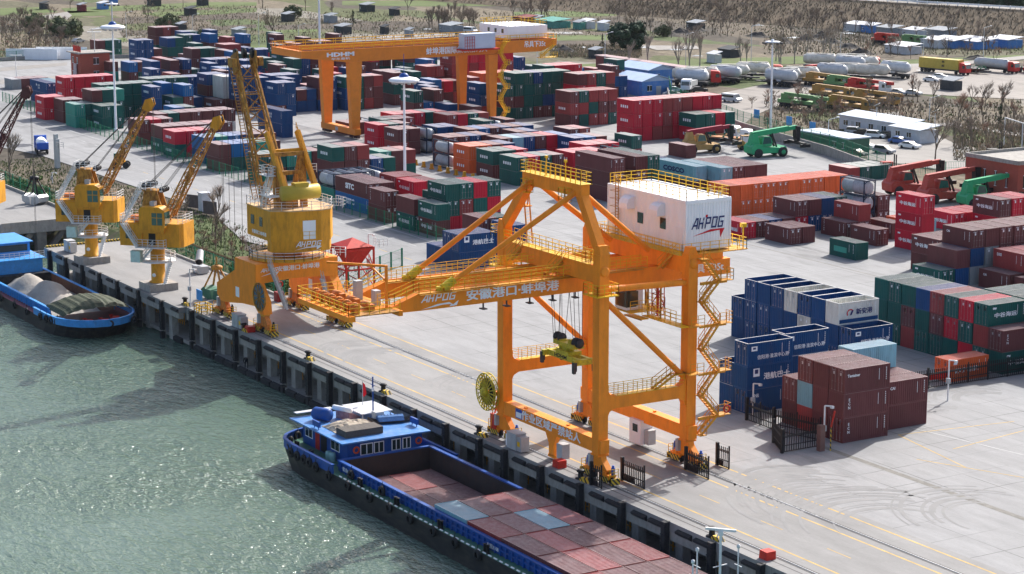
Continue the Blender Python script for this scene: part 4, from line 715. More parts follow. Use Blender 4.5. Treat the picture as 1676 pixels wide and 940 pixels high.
b.build('window', GLS, eh); b = MB(); b.rail([(-236.5,135.7,22),(-224.1,135.7,22),(-224.1,145.5,22),(-236.5,145.5,22)],1.1,1.6,.08,1,closed=True); b.build('roof_railing', YEL, eh)
b = MB(); zs = [1.0,3.6,6.2,8.8,11.4,14.0,16.6,19.0]
for i, (z0, z1) in enumerate(zip(zs, zs[1:])): ya, yb = ((133.6,131.9) if i % 2 else (131.9,133.6)); b.stair((-222.1,ya,z0),(-222.1,yb,z1),(.8,0,0),.8,hand=True); b.box(-222.2,-221.1,yb-.6,yb+.6,z1-.08,z1); b.rail([(-221.1,yb-.6,z1),(-221.1,yb+.6,z1)],1.1,.6,.08)
b.stair((-222.1,142.5,15.2),(-222.1,146,17.8),(.8,0,0),.8); b.box(-222.6,-221,142,146.4,15.0,15.1); b.rail([(-221,142,15.1),(-221,146.4,15.1)],1.1,1,.08); b.build('stair_tower', YEL, rmg)
b = MB(); b.box(-228,-223.5,127.0,129.5,2.0,2.4); b.box(-228,-227.5,126.5,130,1.2,3.2); b.box(-224,-223.5,126.5,130,1.2,3.2); b.cbox((-225.7,128.3,3.4),(2,1.6,1.6)); tag(b.build('container_spreader', SPY), 'yellow spreader of the distant gantry set down before the orange stack', 'spreader')
# ---------------------------------------------------------------- barges
DECKG = mat('green_deck_paint', (.045,.16,.11), .6, var=.2, scale=.6, dirt=(.16,.15,.12), dirt_amt=.5)
HULLB = mat('black_hull_paint', (.018,.020,.024), .5, var=.25, scale=.6, dirt=(.10,.085,.065), dirt_amt=.5, stretch=(.3,1,1))
RBLUE = mat('royal_blue_paint', (.010,.072,.30), .45, var=.15, scale=.8, dirt=(.10,.09,.10), dirt_amt=.4)
RBLUR = mat('worn_blue_roof_paint', (.05,.19,.46), .45, var=.2, scale=.6, dirt=(.35,.38,.42), dirt_amt=.5)
HOLD = mat('dark_hold_paint', (.035,.03,.03), .6, var=.25, scale=.6, dirt=(.07,.04,.03), dirt_amt=.6)
REDK = mat('red_oxide_deck', (.20,.06,.07), .6, var=.2, scale=.6, dirt=GRIME, dirt_amt=.4)
b0 = MB()
def hull(b, plan, zt, zb, inset):
    n = len(plan); cx = sum(p[0] for p in plan)/n; cy = sum(p[1] for p in plan)/n
    lo = [(p[0] + (inset if p[0] < cx else -inset)*min(1, abs(p[0]-cx)/(.5*max(1e-6, max(abs(q[0]-cx) for q in plan)))) * (1 if abs(p[0]-cx) > .7*max(abs(q[0]-cx) for q in plan) else 0), cy + (p[1]-cy)*.985) for p in plan]
    b.add([(*p, zt) for p in plan] + [(*p, zb) for p in lo], [(i, n+i, n+(i+1) % n, (i+1) % n) for i in range(n)])
def stadium(x0, x1, y0, y1, bow, stern, n=10):
    cy, h = (y0+y1)/2, (y1-y0)/2; pts = []
    for i in range(n+1): t = -math.pi/2 + math.pi*i/n; pts.append((x1-bow + bow*math.cos(t)**.8 if math.cos(t) > 1e-6 else x1-bow, cy + h*math.sin(t)))
    for i in range(n+1): t = math.pi/2 + math.pi*i/n; c = -math.cos(t); pts.append((x0+stern - stern*max(0,c)**.6, cy + h*math.sin(t)))
    return pts
# ---- container barge
bx = thing('container_barge', 'long blue and black river barge carrying maroon containers under the gantry crane', 'barge', (15, -10.2, WL))
plan = stadium(-21.5, 53, -16.7, -3.75, 9, 6)
b = MB(); hull(b, plan, -3.0, -7.5, 3.5); 
inner = (-7.2, 44.2, -15.5, -4.75)
b.build('hull', HULLB, bx)
b = MB(); n = len(plan)
ring_in = [(min(max(p[0], inner[0]), inner[1]), inner[2] if p[1] < -10.2 else inner[3]) for p in plan]
b.add([(*p,-3.0) for p in plan] + [(*p,-3.0) for p in ring_in], [(i,(i+1) % n,n+(i+1) % n,n+i) for i in range(n)]); b.build('deck', DECKG, bx)
b = MB(); x0,x1,y0,y1 = inner; zt = -1.95
for (ax,ay,cx_,cy_) in ((x0,y0,x1,y0),(x0,y1,x1,y1),(x0,y0,x0,y1),(x1,y0,x1,y1)): b.k = 0; b.bar((ax,ay,-2.5),(cx_,cy_,-2.5),.16,1.1); b.bar((ax,ay,zt),(cx_,cy_,zt),.42,.14)
for i in range(52): x = x0 + 1 + i; b.box(x-.05,x+.05,y0-.32,y0-.1,-2.95,-2.05)
b.bar((x0,y0-.22,-2.45),(x1,y0-.22,-2.45),.1,.14); b.k = 1; b.quad((x0+.1,y0+.1,-2.0),(x0+.1,y1-.1,-2.0),(x0+.1,y1-.1,-6.8),(x0+.1,y0+.1,-6.8)); b.quad((x0,y1-.1,-2.0),(x1,y1-.1,-2.0),(x1,y1-.1,-6.8),(x0,y1-.1,-6.8)); b.quad((x0,y0+.1,-2.0),(x1,y0+.1,-2.0),(x1,y0+.1,-6.8),(x0,y0+.1,-6.8)); b.quad((x0,y0,-6.78),(x1,y0,-6.78),(x1,y1,-6.78),(x0,y1,-6.78))
b.build('cargo_hold', [RBLUE, HOLD], bx)
b = MB(); st = [p for p in plan if p[0] < -6]; st = sorted([p for p in plan if p[0] < -15 and p[1] < -10.2], key=lambda p: -p[0]) 
seq = [(-6.2,-16.7)] + [p for p in plan[::-1] if p[0] < -10 and p[1] <= -10.2][::1]
seq = [(-6.2,-16.68),(-10,-16.68)] + sorted([p for p in plan if p[0] < -15.4 and p[1] < -10.2], key=lambda p: p[1]) + sorted([p for p in plan if p[0] < -15.4 and p[1] >= -10.2], key=lambda p: p[1]) + [(-10,-3.8),(-3,-3.8)]
for p, q in zip(seq, seq[1:]):
    if (Vector((*p,0))-Vector((*q,0))).length > .05: b.bar((*p,-2.55),(*q,-2.55),.14,.95); b.bar((*p,-2.05),(*q,-2.05),.34,.12)
b.build('bulwark', RBLUE, bx)
b = MB()
for x in range(-5, 44): b.box(x,x+.5,-16.62,-16.5,-2.99,-2.9)
b.build('edge_studs', LET, bx)
cabx = b = MB(); b.box(-19.0,-8.4,-13.9,-5.0,-3,-.55); cbn = b.build('deckhouse', RBLUE, bx)
b = MB(); b.box(-20.2,-7.6,-14.9,-4.4,-.548,-.40); b.build('roof', RBLUR, cbn)
b = MB()
def win(b, axis, c0, c1, fixed, z0, z1):
    if axis == 'x': b.k = 0; b.box(c0,c1,fixed-.03,fixed-.001,z0,z1); b.k = 1; [b.box(c0+d0,c0+d1,fixed-.05,fixed-.031,z0+.1,z1-.1) for d0, d1 in ((.1,(c1-c0)/2-.06),((c1-c0)/2+.06,c1-c0-.1))]
    else: b.k = 0; b.box(fixed+.001,fixed+.03,c0,c1,z0,z1); b.k = 1; [b.box(fixed+.031,fixed+.05,c0+d0,c0+d1,z0+.1,z1-.1) for d0, d1 in ((.1,(c1-c0)/2-.06),((c1-c0)/2+.06,c1-c0-.1))]
for a in ((-18.4,-16.6),(-12.2,-10.2)): b = MB(); win(b, 'x', *a, -13.9, -2.1, -.85); b.build('window', [WHT, GLS], cbn)
for a in ((-12.4,-10.9),(-10.8,-9.6),(-8.7,-7.6),(-7.4,-6.4)): b = MB(); win(b, 'y', *a, -8.4, -2.2, -.95); b.build('window', [WHT, GLS], cbn)
b = MB(); b.box(-15.9,-14.9,-13.94,-13.905,-2.95,-.9); b.build('door', REDP, cbn)
b = MB(); b.box(-14.6,-13.2,-13.93,-13.905,-2.9,-.95); b.build('dark_doorway_panel', BLK, cbn)  # black panel: the dark inside of the doorway is painted, no opening cut
def ring(b, c, r, t, axis, n=18): b.lathe([(r-t,-t*.5),(r,-t*.6),(r+t*.2,0),(r,t*.6),(r-t,t*.5),(r-t,-t*.5)], c, n, axis)
for y in (-12.9, -5.5): b = MB(); ring(b, (-8.3,y,-1.5), .38, .14, 'x'); tag(b.build('life_ring', mat('orange_red_float', (.62,.09,.03), .6), loc=(-8.3,y,-1.5)), 'orange life ring on the blue barge deckhouse ' + ('beside the ladder' if y < -10 else 'at its quay side corner'), 'life ring')
tire = MB(); ring(tire, (0,0,0), .52, .24, 'y'); tire.bar((0,0,.4),(0,.1,1.0),.05); ty0 = tag(tire.build('hung_tyre', RUB, pos=(-6.8,-16.95,-3.3)), 'old black tyre hung as a fender on the blue container barge', 'tyre', 'tyres hung along the blue barge')
tp_ = [(-20.6,-13.8,-2.7,60),(-19.4,-15.2,-2.8,45),(-17.2,-16.5,-2.9,15),(-15.9,-16.8,-3,0),(-14.3,-16.9,-3,0),(-12.7,-16.9,-3,0),(-11.4,-16.9,-3,0),(-9.8,-16.95,-3.1,0),(-2.6,-16.95,-3.3,0),(2.2,-16.95,-3.3,0),(6.4,-16.95,-3.3,0),(10.6,-16.95,-3.3,0),(15.2,-16.95,-3.3,0),(19.4,-16.95,-3.3,0),(23.6,-16.95,-3.3,0)]
for x,y,z,a in tp_: copy_tree(ty0, (x,y,z), R(-a))
t2 = copy_tree(ty0, (-3.6,-15.95,-2.6), 0, 'old black tyre leaning on the blue hold coaming near the deckhouse', 'tyres hung along the blue barge'); copy_tree(t2, (3.1,-15.95,-2.6))
b = MB()
for dx in (-.25,.25): b.lathe([(.16,0),(.16,.75),(.22,.8),(0,.82)], (dx,0,0), 10)
b.box(-.5,.5,-.2,.2,-.02,.05); tw = tag(b.build('deck_bollard', BLK, pos=(-.9,-16.3,-3)), 'pair of black mooring posts on the green side deck', 'bollard', 'mooring posts on the barge deck')
for x in (6.9, 15.6, 24.2): copy_tree(tw, (x,-16.3,-3))
for x, y in ((-20.4,-12.6),(-16.8,-15.7),(-12.9,-15.9)): copy_tree(tw, (x,y,-2.95), label='pair of black mooring posts at the stern bulwark of the blue barge')
b = MB(); b.lathe([(0,-1.15),(.55,-1.1),(.7,-.9),(.7,.9),(.55,1.1),(0,1.15)], (0,0,.72), 16, 'y'); wt = tag(b.build('water_tank', RBLUE, pos=(-17.3,-12.4,-.40)), 'blue cylindrical water tank lying on the barge deckhouse roof', 'tank')
wt.rotation_euler = (0,0,R(-62))
PLK = mat('grey_planks', (.10,.09,.08), .85, var=.4, scale=4, stretch=(.3,3,6)); TRP = mat('stained_canvas', (.42,.36,.28), .9, var=.35, scale=1.4, dirt=(.1,.09,.08), dirt_amt=.6); CVB = mat('blue_canvas', (.06,.16,.36), .7, var=.3, scale=2)
b = MB()
for i in range(6): b.box(-11.6+ (i%2)*.1,-9.3,-13.6,-9.2,-.38+i*.12,-.27+i*.12)
tag(b.build('plank_stack', PLK), 'stack of grey timber planks on the barge deckhouse roof', 'planks')
b = MB(); r3 = random.Random(5); nx, ny = 9, 12; g_ = [[(-15.2+i*.45+r3.uniform(-.1,.1), -13.6+j*.48+r3.uniform(-.1,.1), -.35 + (.8*math.sin(math.pi*i/(nx-1))**.7*math.sin(math.pi*j/(ny-1))**.6)*(.6+.5*r3.random())) for j in range(ny)] for i in range(nx)]
b.add([p for row in g_ for p in row], [(i*ny+j,(i+1)*ny+j,(i+1)*ny+j+1,i*ny+j+1) for i in range(nx-1) for j in range(ny-1)]); tag(b.build('canvas_heap', TRP), 'heap of stained canvas and ropes on the barge deckhouse roof', 'tarpaulin')
b = MB(); b.prism([(-.9,0),(.9,0),(.9,.08),(-.9,1.0)], 'x', -1.0, 1.0); b.k = 1; b.lathe([(0,-1.3),(.28,-1.3),(.28,1.3),(0,1.3)], (0,-.9,1.15), 12, 'x'); sh = tag(b.build('solar_heater', [mat('pinkish_panel', (.4,.22,.22), .4, var=.3, scale=3), WHT], pos=(-17.0,-9.4,-.40)), 'solar water heater with white tank roll on the barge roof', 'heater'); sh.rotation_euler = (0,0,R(20))
b = MB(); b.box(-19.8,-15,-8.8,-5.0,.25,.32); [b.bar((x,y,-.4),(x,y,.25),.1) for x in (-19.6,-15.2) for y in (-8.6,-5.2)]; b.box(-20.6,-19.9,-14.2,-9.8,.0,.07); tag(b.build('roof_awning', WSH), 'pale sheet awning raised over the back of the barge roof', 'awning')
b = MB(); S = [(-2.6,.0,.75),(-1.6,.62,.3),(0,.75,.2),(1.6,.62,.3),(2.6,.05,.7)]; vs = []
for x, hw, z in S: vs += [(x,-hw,z),(x,-hw*.55,0.0),(x,hw*.55,0.0),(x,hw,z)]
b.add(vs, [(i*4+j,i*4+j+1,(i+1)*4+j+1,(i+1)*4+j) for i in range(4) for j in range(3)]); db = tag(b.build('dinghy', PLK, pos=(-12.8,-6.4,-.36)), 'small wooden dinghy under a blue cover on the barge roof', 'dinghy'); db.rotation_euler = (0,0,R(75)); ORG[db.name] = Vector()
b = MB(); b.prism([(-.8,.28),(-.4,.7),(0,.82),(.4,.7),(.8,.28)], 'x', -1.5, 1.3)
for i in range(8): b.bar((-1.4+i*.36,-.8,.32),(-1.4+i*.36,0,.86),.06); b.bar((-1.4+i*.36,.8,.32),(-1.4+i*.36,0,.86),.06)
b.build('cover', CVB, db)
b = MB(); b.box(-.5,.5,-.5,.5,0,1.0); b.box(-.45,.45,-.52,-.5,.1,.9); tag(b.build('air_conditioner', GRY, pos=(-14.3,-7.2,-.4)), 'grey air conditioner box on the barge roof beside the dinghy', 'air conditioner')
for x, y, l in ((-14.6,-14.4,'blue name board on the barge roof edge above the open door'),(-10.3,-4.9,'blue name board on the quay side of the barge roof')): b = MB(); b.box(-.75,.75,-.12,.12,.25,.85); b.bar((-.5,0,0),(-.5,0,.3),.08); b.bar((.5,0,0),(.5,0,.3),.08); tag(b.build('name_board', RBLUE, pos=(x,y,-.4)), l, 'sign')
b = MB(); b.bar((0,0,0),(0,0,4.6),.12); b.bar((-.5,0,3.7),(.5,0,3.7),.07); b.k = 1; b.cbox((0,0,3.2),(.2,.2,.4)); tag(b.build('signal_mast', [RBLUE, WHT], pos=(-15.4,-7.2,-.4)), 'thin blue signal mast on the barge deckhouse', 'mast')
b = MB(); b.bar((0,0,0),(0,0,3.4),.06); b.k = 1; b.add([(0,0,3.3),(.15,.25,3.0),(.35,.3,2.0),(.1,.1,1.6),(-.1,0,1.9)], [(0,1,2,3,4)]); tag(b.build('red_flag', [STL, mat('red_cloth', (.6,.01,.02), .8)], pos=(-18.6,-6.8,-.4)), 'limp red flag on its pole at the barge stern', 'flag')
b = MB(); b.bar((0,0,0),(0,0,6.5),.22); b.bar((0,-1.3,6.6),(0,1.3,6.4),.2); b.cbox((0,0,6.2),(.4,.4,.4)); b.bar((-.8,.6,3.2),(.8,-.6,3.4),.07); rm = tag(b.build('radar_mast', WHR, pos=(46.2,-6.2,-3)), 'white mast with a radar bar at the barge bow', 'mast'); rm.rotation_euler = (0,0,R(-35))
for x, y, h in ((44.8,-7.6,4.4),(47.4,-5.2,5.0),(45.3,-8.4,3.6)): b = MB(); b.bar((0,0,0),(0,0,h),.10); b.bar((-.5,0,h*.7),(.5,0,h*.7),.06); b.lathe([(0,0),(.16,.05),(.16,.3),(0,.4)], (0,0,h), 8); tag(b.build('signal_post', WHR, pos=(x,y,-3)), 'slender post with a lamp at the barge bow', 'post', 'lamp posts at the barge bow')
b = MB(); b.lathe([(.3,0),(.36,.55),(.3,.95),(0,.95)], (0,0,0), 12); b.lathe([(.3,0),(.36,.55),(.3,.95),(0,.95)], (.7,.1,0), 12); tag(b.build('plastic_bins', mat('pale_green_plastic', (.25,.42,.40), .5), pos=(-11.2,-14.7,-3)), 'pale green plastic bins on deck beside the barge deckhouse', 'bins')
text('皖航6168', LET, (-4.8,-15.79,-2.5), (1,0,0), (0,0,1), .5, bx); text('皖航6168', LET, (24.5,-15.79,-2.5), (1,0,0), (0,0,1), .5, bx)
# ---- sand barge
sx = thing('sand_barge', 'black hulled barge with sky blue bulwark heaped with sand along the old pier', 'barge', (-120,-9.6,WL))
plan = stadium(-210, -87.6, -15.7, -4.1, 8, 3); b = MB(); hull(b, plan, -3.3, -7.5, 4); b.k = 0; b.build('hull', HULLB, sx)
b = MB(); i2 = (-200, -97.5, -14.5, -5.2); n = len(plan); ri = [(min(max(p[0], i2[0]), i2[1]), i2[2] if p[1] < -9.9 else i2[3]) for p in plan]
b.add([(*p,-3.3) for p in plan] + [(*p,-3.3) for p in ri], [(i,(i+1) % n,n+(i+1) % n,n+i) for i in range(n)]); b.build('deck', REDK, sx)
b = MB(); sq = [(-210,-15.68)] + [p for p in plan[:11]] + [(-210,-4.12)]
for p, q in zip(sq, sq[1:]):
    if p[0] > -101 or q[0] > -101: b.bar((max(p[0],-101),p[1],-2.95),(max(q[0],-101),q[1],-2.95),.16,.9); b.bar((max(p[0],-101),p[1],-2.48),(max(q[0],-101),q[1],-2.48),.34,.12)
for y in (i2[2], i2[3]): b.bar((-210,y,-2.75),(i2[1],y,-2.75),.14,1.1)
b.bar((-210,i2[2],-2.2),(i2[1],i2[2],-2.2),.4,.12); b.bar((-210,i2[3],-2.2),(i2[1],i2[3],-2.2),.4,.12)
for i in range(60): x = -158 + i; b.box(x-.06,x+.06,i2[2]-.35,i2[2]-.08,-3.25,-2.25)
b.build('bulwark', CYB, sx)
b = MB(); b.quad((-210,i2[3]-.08,-2.15),(i2[1],i2[3]-.08,-2.15),(i2[1],i2[3]-.08,-4.6),(-210,i2[3]-.08,-4.6)); b.quad((-210,-14.4,-4.5),(i2[1],-14.4,-4.5),(i2[1],-5.3,-4.5),(-210,-5.3,-4.5)); b.build('hold_lining', mat('rusty_hold', (.12,.055,.035), .7, var=.3, scale=.8), sx)
SAND = mat('wet_sand', (.34,.31,.27), .95, var=.15, scale=.25, dirt=(.2,.19,.18), dirt_amt=.6, spec=.1, bump=.5, bscale=3)
b = MB(); nx, ny = 70, 14; r4 = random.Random(11); hs = []
def sandh(x, y):
    s = sum(h*math.exp(-((x-cx)/rx)**2 - ((y-cy)/2.9)**2) for cx, cy, rx, h in ((-107,-9.6,3.2,1.7),(-113,-9.2,3.6,2.9),(-120,-9.8,3.3,2.7),(-127,-9.6,3.2,3.0),(-134,-9.8,3.4,3.0),(-141,-9.8,3.4,2.8),(-149,-9.8,3.6,3)))
    return -4.3 + s + .10*math.sin(x*2.1+y) + .08*math.sin(y*3.1-x)
for i in range(nx):
    for j in range(ny): x = -152 + 52*i/(nx-1); y = -14.38 + 9.05*j/(ny-1); hs.append((x, y, sandh(x,y)))
b.add(hs, [(i*ny+j,(i+1)*ny+j,(i+1)*ny+j+1,i*ny+j+1) for i in range(nx-1) for j in range(ny-1)], True); tag(b.build('sand_heap', SAND, loc=(-125,-10,-4.4)), 'grey sand heaped in peaks along the open hold of the sand barge', 'sand')
TARP = mat('olive_tarpaulin', (.055,.065,.04), .75, var=.25, scale=.8, dirt=(.14,.14,.10), dirt_amt=.5)
b = MB(); nx, ny = 22, 26; gp_ = []
for i in range(nx):
    for j in range(ny):
        u, v = i/(nx-1), j/(ny-1); x = -99.3 + 7.6*u; y = -14.7 + 9.9*v; rz = .06*math.sin(j*2.4) + .05*math.sin(i*3.1+j)
        gp_.append((x + (.9*math.sin(math.pi*v) if u > .9 else 0), y, -2.3 + 1.75*(math.sin(math.pi*v)**.55)*(min(1, .55+u*2) if u < .3 else 1)*(1 if u < .85 else .55+.45*(1-u)/.15*1.0) + rz))
b.add(gp_, [(i*ny+j,(i+1)*ny+j,(i+1)*ny+j+1,i*ny+j+1) for i in range(nx-1) for j in range(ny-1)], False); tag(b.build('tarpaulin', TARP, loc=(-95.5,-9.8,-2.4)), 'olive tarpaulin arched over the fore hold of the sand barge', 'tarpaulin')
b = MB()
for x, y in ((-91.5,-8),(-90.2,-10),(-91,-12)): b.lathe([(.2,0),(.2,.5),(.3,.55),(.3,.65),(0,.65)], (x,y,-3.3), 10); b.cbox((x+.7,y+.4,-3.0),(.5,.9,.5))
b.build('windlass', REDP, sx)
ty1 = copy_tree(ty0, (-97.4,-16.05,-3.15), 0, 'old black tyre hung on the bow of the sand barge', 'tyres hung along the sand barge')
for x, y, a in ((-95.3,-15.95,4),(-94.0,-15.7,12),(-92.6,-15.3,22),(-89.8,-13.2,55),(-87.7,-9.6,90),(-88.6,-5.8,115)): copy_tree(ty1, (x,y,-3.1), R(a))
for x in (-103.4,-108.6,-114.6,-120.5): copy_tree(ty1, (x,-15.95,-3.5), 0)
hp = at(12,432,-1.0); hx, hy = hp.x, hp.y
b = MB(); b.box(hx-9,hx+2.2,-13.2,-6.0,-2.6,-.2); dh = b.build('deckhouse', CYB, sx); b = MB(); b.box(hx-9.4,hx+2.7,-13.7,-5.6,-.2,-.05); b.k = 1; b.box(hx-9,hx-1.0,-12.4,-6.8,-.05,1.9); b.box(hx-9.3,hx-.5,-12.8,-6.4,1.9,2.03); b.build('wheelhouse', [CYB, CYB], dh)
b = MB(); b.box(hx-1.02+.03,hx-.96,-12,-7.2,.6,1.6); b.box(hx-8,hx-2,-12.44,-12.40,.6,1.6); b.build('window', GLS, dh); b = MB(); b.rail([(hx-.4,-13.5,-.05),(hx+2.5,-13.5,-.05),(hx+2.5,-5.8,-.05)],1.0,.8,.06); b.build('railing', WHR, dh); b = MB(); b.box(hx+2.2,hx+3.6,-14.6,-5.1,-4.5,-2.2); b.build('bulkhead', HULLB, sx)
# ---------------------------------------------------------------- shipping containers
CC = {'G': ('dark green', (.006,.090,.078)), 'K': ('teal green', (.03,.26,.20)), 'R': ('crimson red', (.50,.012,.035)), 'M': ('maroon brown', (.13,.040,.042)), 'D': ('dull red', (.28,.045,.045)),
      'N': ('navy blue', (.003,.055,.175)), 'B': ('bright blue', (.006,.12,.32)), 'O': ('orange', (.72,.12,.03)), 'C': ('faded pale blue', (.20,.40,.47)), 'W': ('cream white', (.58,.57,.52)), 'S': ('grey', (.26,.28,.29))}
CM = {}
for k, (nm, c) in CC.items():
    CM[k] = mat(nm.replace(' ', '_') + '_container_paint', c, .5, var=.13, scale=.7, dirt=(.11,.055,.04) if k in 'CWS' else (.09,.06,.05), dirt_amt=.45 if k in 'CWS' else .3, stretch=(1,1,.3), rand=.14, lo=.5, hi=.8)
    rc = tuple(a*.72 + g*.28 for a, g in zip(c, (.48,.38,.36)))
    CM[k+'r'] = mat(nm.replace(' ', '_') + '_weathered_sheen_roof', rc, .42, var=.12, scale=.8, dirt=(.50,.44,.42), dirt_amt=.4, rand=.18, lo=.42, hi=.75)  # roof tone: weathering plus the sun's sheen mixed into the colour; door rods too
TKM = mat('tank_shell', (.42,.45,.47), .45, .05, var=.15, scale=1.2, dirt=(.15,.14,.14), dirt_amt=.6, stretch=(1,1,.3)); TKF = mat('tank_frame_navy', (.02,.035,.07), .5, var=.2, scale=2)
def corr(b, p, q, z0, z1, nrm, pitch=.30, dep=.05):
    p = Vector(p); q = Vector(q); n = Vector(nrm); L = (q-p).length; k = max(3, round(L/pitch)); pr = []
    for i in range(k): pr += [((i+.0)/k,0),((i+.38)/k,0),((i+.5)/k,1),((i+.88)/k,1)]
    pr.append((1,0)); vs = [p.lerp(q, t) - n*(dep*d) + _Z*z for z in (z0, z1) for t, d in pr]; m_ = len(pr); b.add(vs, [(i,i+1,m_+i+1,m_+i) for i in range(m_-1)])
_cm = {}
def cmesh(part, L, H, c, door, opn):
    key = (part, L, H, c, door, opn)
    if key in _cm: return _cm[key]
    b = MB(); x, y = L/2, 1.215; W2 = 1.219
    if part == 'body':
        corr(b, (-x+.1,-y,0),(x-.1,-y,0),.16,H-.1,(0,-1,0)); corr(b, (x-.1,y,0),(-x+.1,y,0),.16,H-.1,(0,1,0))
        for e in (-1, 1):
            if e != door: corr(b, (e*x*.999,-e*y+e*.1,0),(e*x*.999,e*y-e*.1,0),.16,H-.1,(e,0,0))
        for sx_ in (-1, 1):
            for sy_ in (-1, 1): b.cbox((sx_*(x-.08), sy_*(W2-.08), H/2), (.16,.16,H-.002))
            b.box(sx_*x-.06*(sx_>0)-.0, sx_*x+.06*(sx_<0), -W2+.16, W2-.16, 0.001, .16); b.box(sx_*x-.06*(sx_>0), sx_*x+.06*(sx_<0), -W2+.16, W2-.16, H-.12, H-.003)
        for sy_ in (-1, 1): b.box(-x+.16,x-.16, min(sy_*W2,sy_*(W2-.06)), max(sy_*W2,sy_*(W2-.06)), .02, .16); b.box(-x+.16,x-.16, min(sy_*W2,sy_*(W2-.06)), max(sy_*W2,sy_*(W2-.06)), H-.1, H-.004)
        if opn: b.quad((-x,-y,.15),(x,-y,.15),(x,y,.15),(-x,y,.15)); b.k = 2; [b.box(-x+.1,x-.1,s*W2-.05,s*W2+.05,H-.003,H+.03) for s in (-1,1)]; [b.box(s*x-.05,s*x+.05,-W2,W2,H-.003,H+.03) for s in (-1,1)]
        else:
            b.k = 1; k = round(L/.32)
            for i in range(k): xa = -x+.06+(L-.12)*i/k; d = (L-.12)/k; b.quad((xa,-y,H-.055),(xa+d*.5,-y,H-.055),(xa+d*.5,y,H-.055),(xa,y,H-.055)); b.quad((xa+d*.5,-y,H-.055),(xa+d*.6,-y,H-.006),(xa+d*.6,y,H-.006),(xa+d*.5,y,H-.055)); b.quad((xa+d*.6,-y,H-.006),(xa+d*.9,-y,H-.006),(xa+d*.9,y,H-.006),(xa+d*.6,y,H-.006)); b.quad((xa+d*.9,-y,H-.006),(xa+d,-y,H-.055),(xa+d,y,H-.055),(xa+d*.9,y,H-.006))
            b.box(-x+.0,x,-W2,-W2+.08,H-.003,H+.004); b.box(-x,x,W2-.08,W2,H-.003,H+.004); b.quad((-x,-W2+.08,.1),(x,-W2+.08,.1),(x,W2-.08,.1),(-x,W2-.08,.1))
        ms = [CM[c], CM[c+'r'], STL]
    elif part == 'door':      # one leaf, hinged at its outer edge; mirrored for the other
        e = door; xo = e*(x-.05)
        for i in range(5): z0 = .2 + i*(H-.34)/5; b.box(xo-.015, xo+.015, .015, 1.05, z0+.012, z0+(H-.34)/5-.012)
        b.box(xo-.02,xo+.005,.01,1.06,.18,H-.13)
        b.k = 1
        for yy in (.28,.78): b.bar((xo+e*.05,yy,.15),(xo+e*.05,yy,H-.1),.045); b.box(xo-.02,xo+.08,yy-.12,yy+.12,1.05,1.12); b.cbox((xo+e*.05,yy,.22),(.07,.14,.12)); b.cbox((xo+e*.05,yy,H-.2),(.07,.14,.12))
        b.k = 2; b.box(xo+(.016 if e>0 else -.02),xo+(.02 if e>0 else -.016),.42,.66,H-.75,H-.45); b.box(xo+(.016 if e>0 else -.02),xo+(.02 if e>0 else -.016),.4,.9,H-.36,H-.28)
        ms = [CM[c], CM[c+'r'], LET]
    elif part == 'frame':
        for sx_ in (-1, 1):
            for sy_ in (-1, 1): b.cbox((sx_*(x-.08), sy_*(W2-.08), H/2), (.16,.16,H))
            for z in (.1,H-.1): b.box(sx_*x-.07,sx_*x+.07,-W2+.16,W2-.16,z-.08,z+.08)
            for sy_ in (-1, 1): b.bar((sx_*x,sy_*(W2-.1),.6),(sx_*x,sy_*.5,.1),.1); b.bar((sx_*x,sy_*(W2-.1),H-.6),(sx_*x,sy_*.5,H-.1),.1)
        for sy_ in (-1, 1):
            for z in (.12,H-.1): b.bar((-x,sy_*(W2-.08),z),(x,sy_*(W2-.08),z),.12)
        b.box(-x,x,-.35,.35,H-.16,H-.1); ms = [TKF]
    elif part == 'tank': b.lathe([(0,-x+.12),(.8,-x+.14),(1.05,-x+.25),(1.17,-x+.45),(1.17,-.05),(1.2,-.04),(1.2,.04),(1.17,.05),(1.17,x-.45),(1.05,x-.25),(.8,x-.14),(0,x-.12)], (0,0,H/2), 24, 'x'); b.box(-.9,.9,-.4,.4,H-.3,H-.2); ms = [TKM]
    _cm[key] = b.mesh('container_' + part, ms); return _cm[key]
# letter codes: colour, or a style with writing
STY = {'g': ('G','zg'), 'r': ('R','zg'), 'm': ('M','zg'), 'd': ('D','zg'), 'o': ('O','sn'), 'n': ('N','br'), 'U': ('N','open'), 'u': ('N','xy'), 'H': ('N','gh'), 'w': ('W','xa'), 'E': ('M','ecn'), 'X': ('M','txt'),
       'P': ('B','sitc'), 'Q': ('M','sitc'), 'c': ('C','cosco'), 'I': ('D','dxi'), 'T': ('T',''), 'k': ('G','cyan'), 'Y': ('M','gts'), 'V': ('N','hai'), 'L': ('N','msk'), 'F': ('M','cai')}
DESC = {'zg': 'with four white characters', 'sn': 'with four white characters', 'br': 'with white writing', 'open': 'with open top', 'xy': 'with open top and a line of white characters', 'gh': 'with big white characters and a square badge', 'xa': 'with open top and a red and navy emblem',
        'ecn': 'with three stacked white letters', 'txt': 'with a small white name', 'sitc': 'with big slanting white letters', 'cosco': 'with big navy letters', 'dxi': 'with a short white code', 'cyan': 'with a bare cyan patch', 'gts': 'with a column of white letters', 'hai': 'with white script', 'msk': 'with a white star and words', 'cai': 'with a short white code', '': ''}
ORDN = ['first','second','third','fourth','fifth','sixth','seventh','eighth','ninth','tenth','eleventh','twelfth','thirteenth','fourteenth']
TIER = {1: ['on the ground'], 2: ['bottom','top'], 3: ['bottom','middle','top'], 4: ['bottom','second tier','third tier','top'], 5: ['bottom','second tier','third tier','fourth tier','top']}
ALLC = []     # every container: dict(code, pos, ori, L, H, label, group, vis)
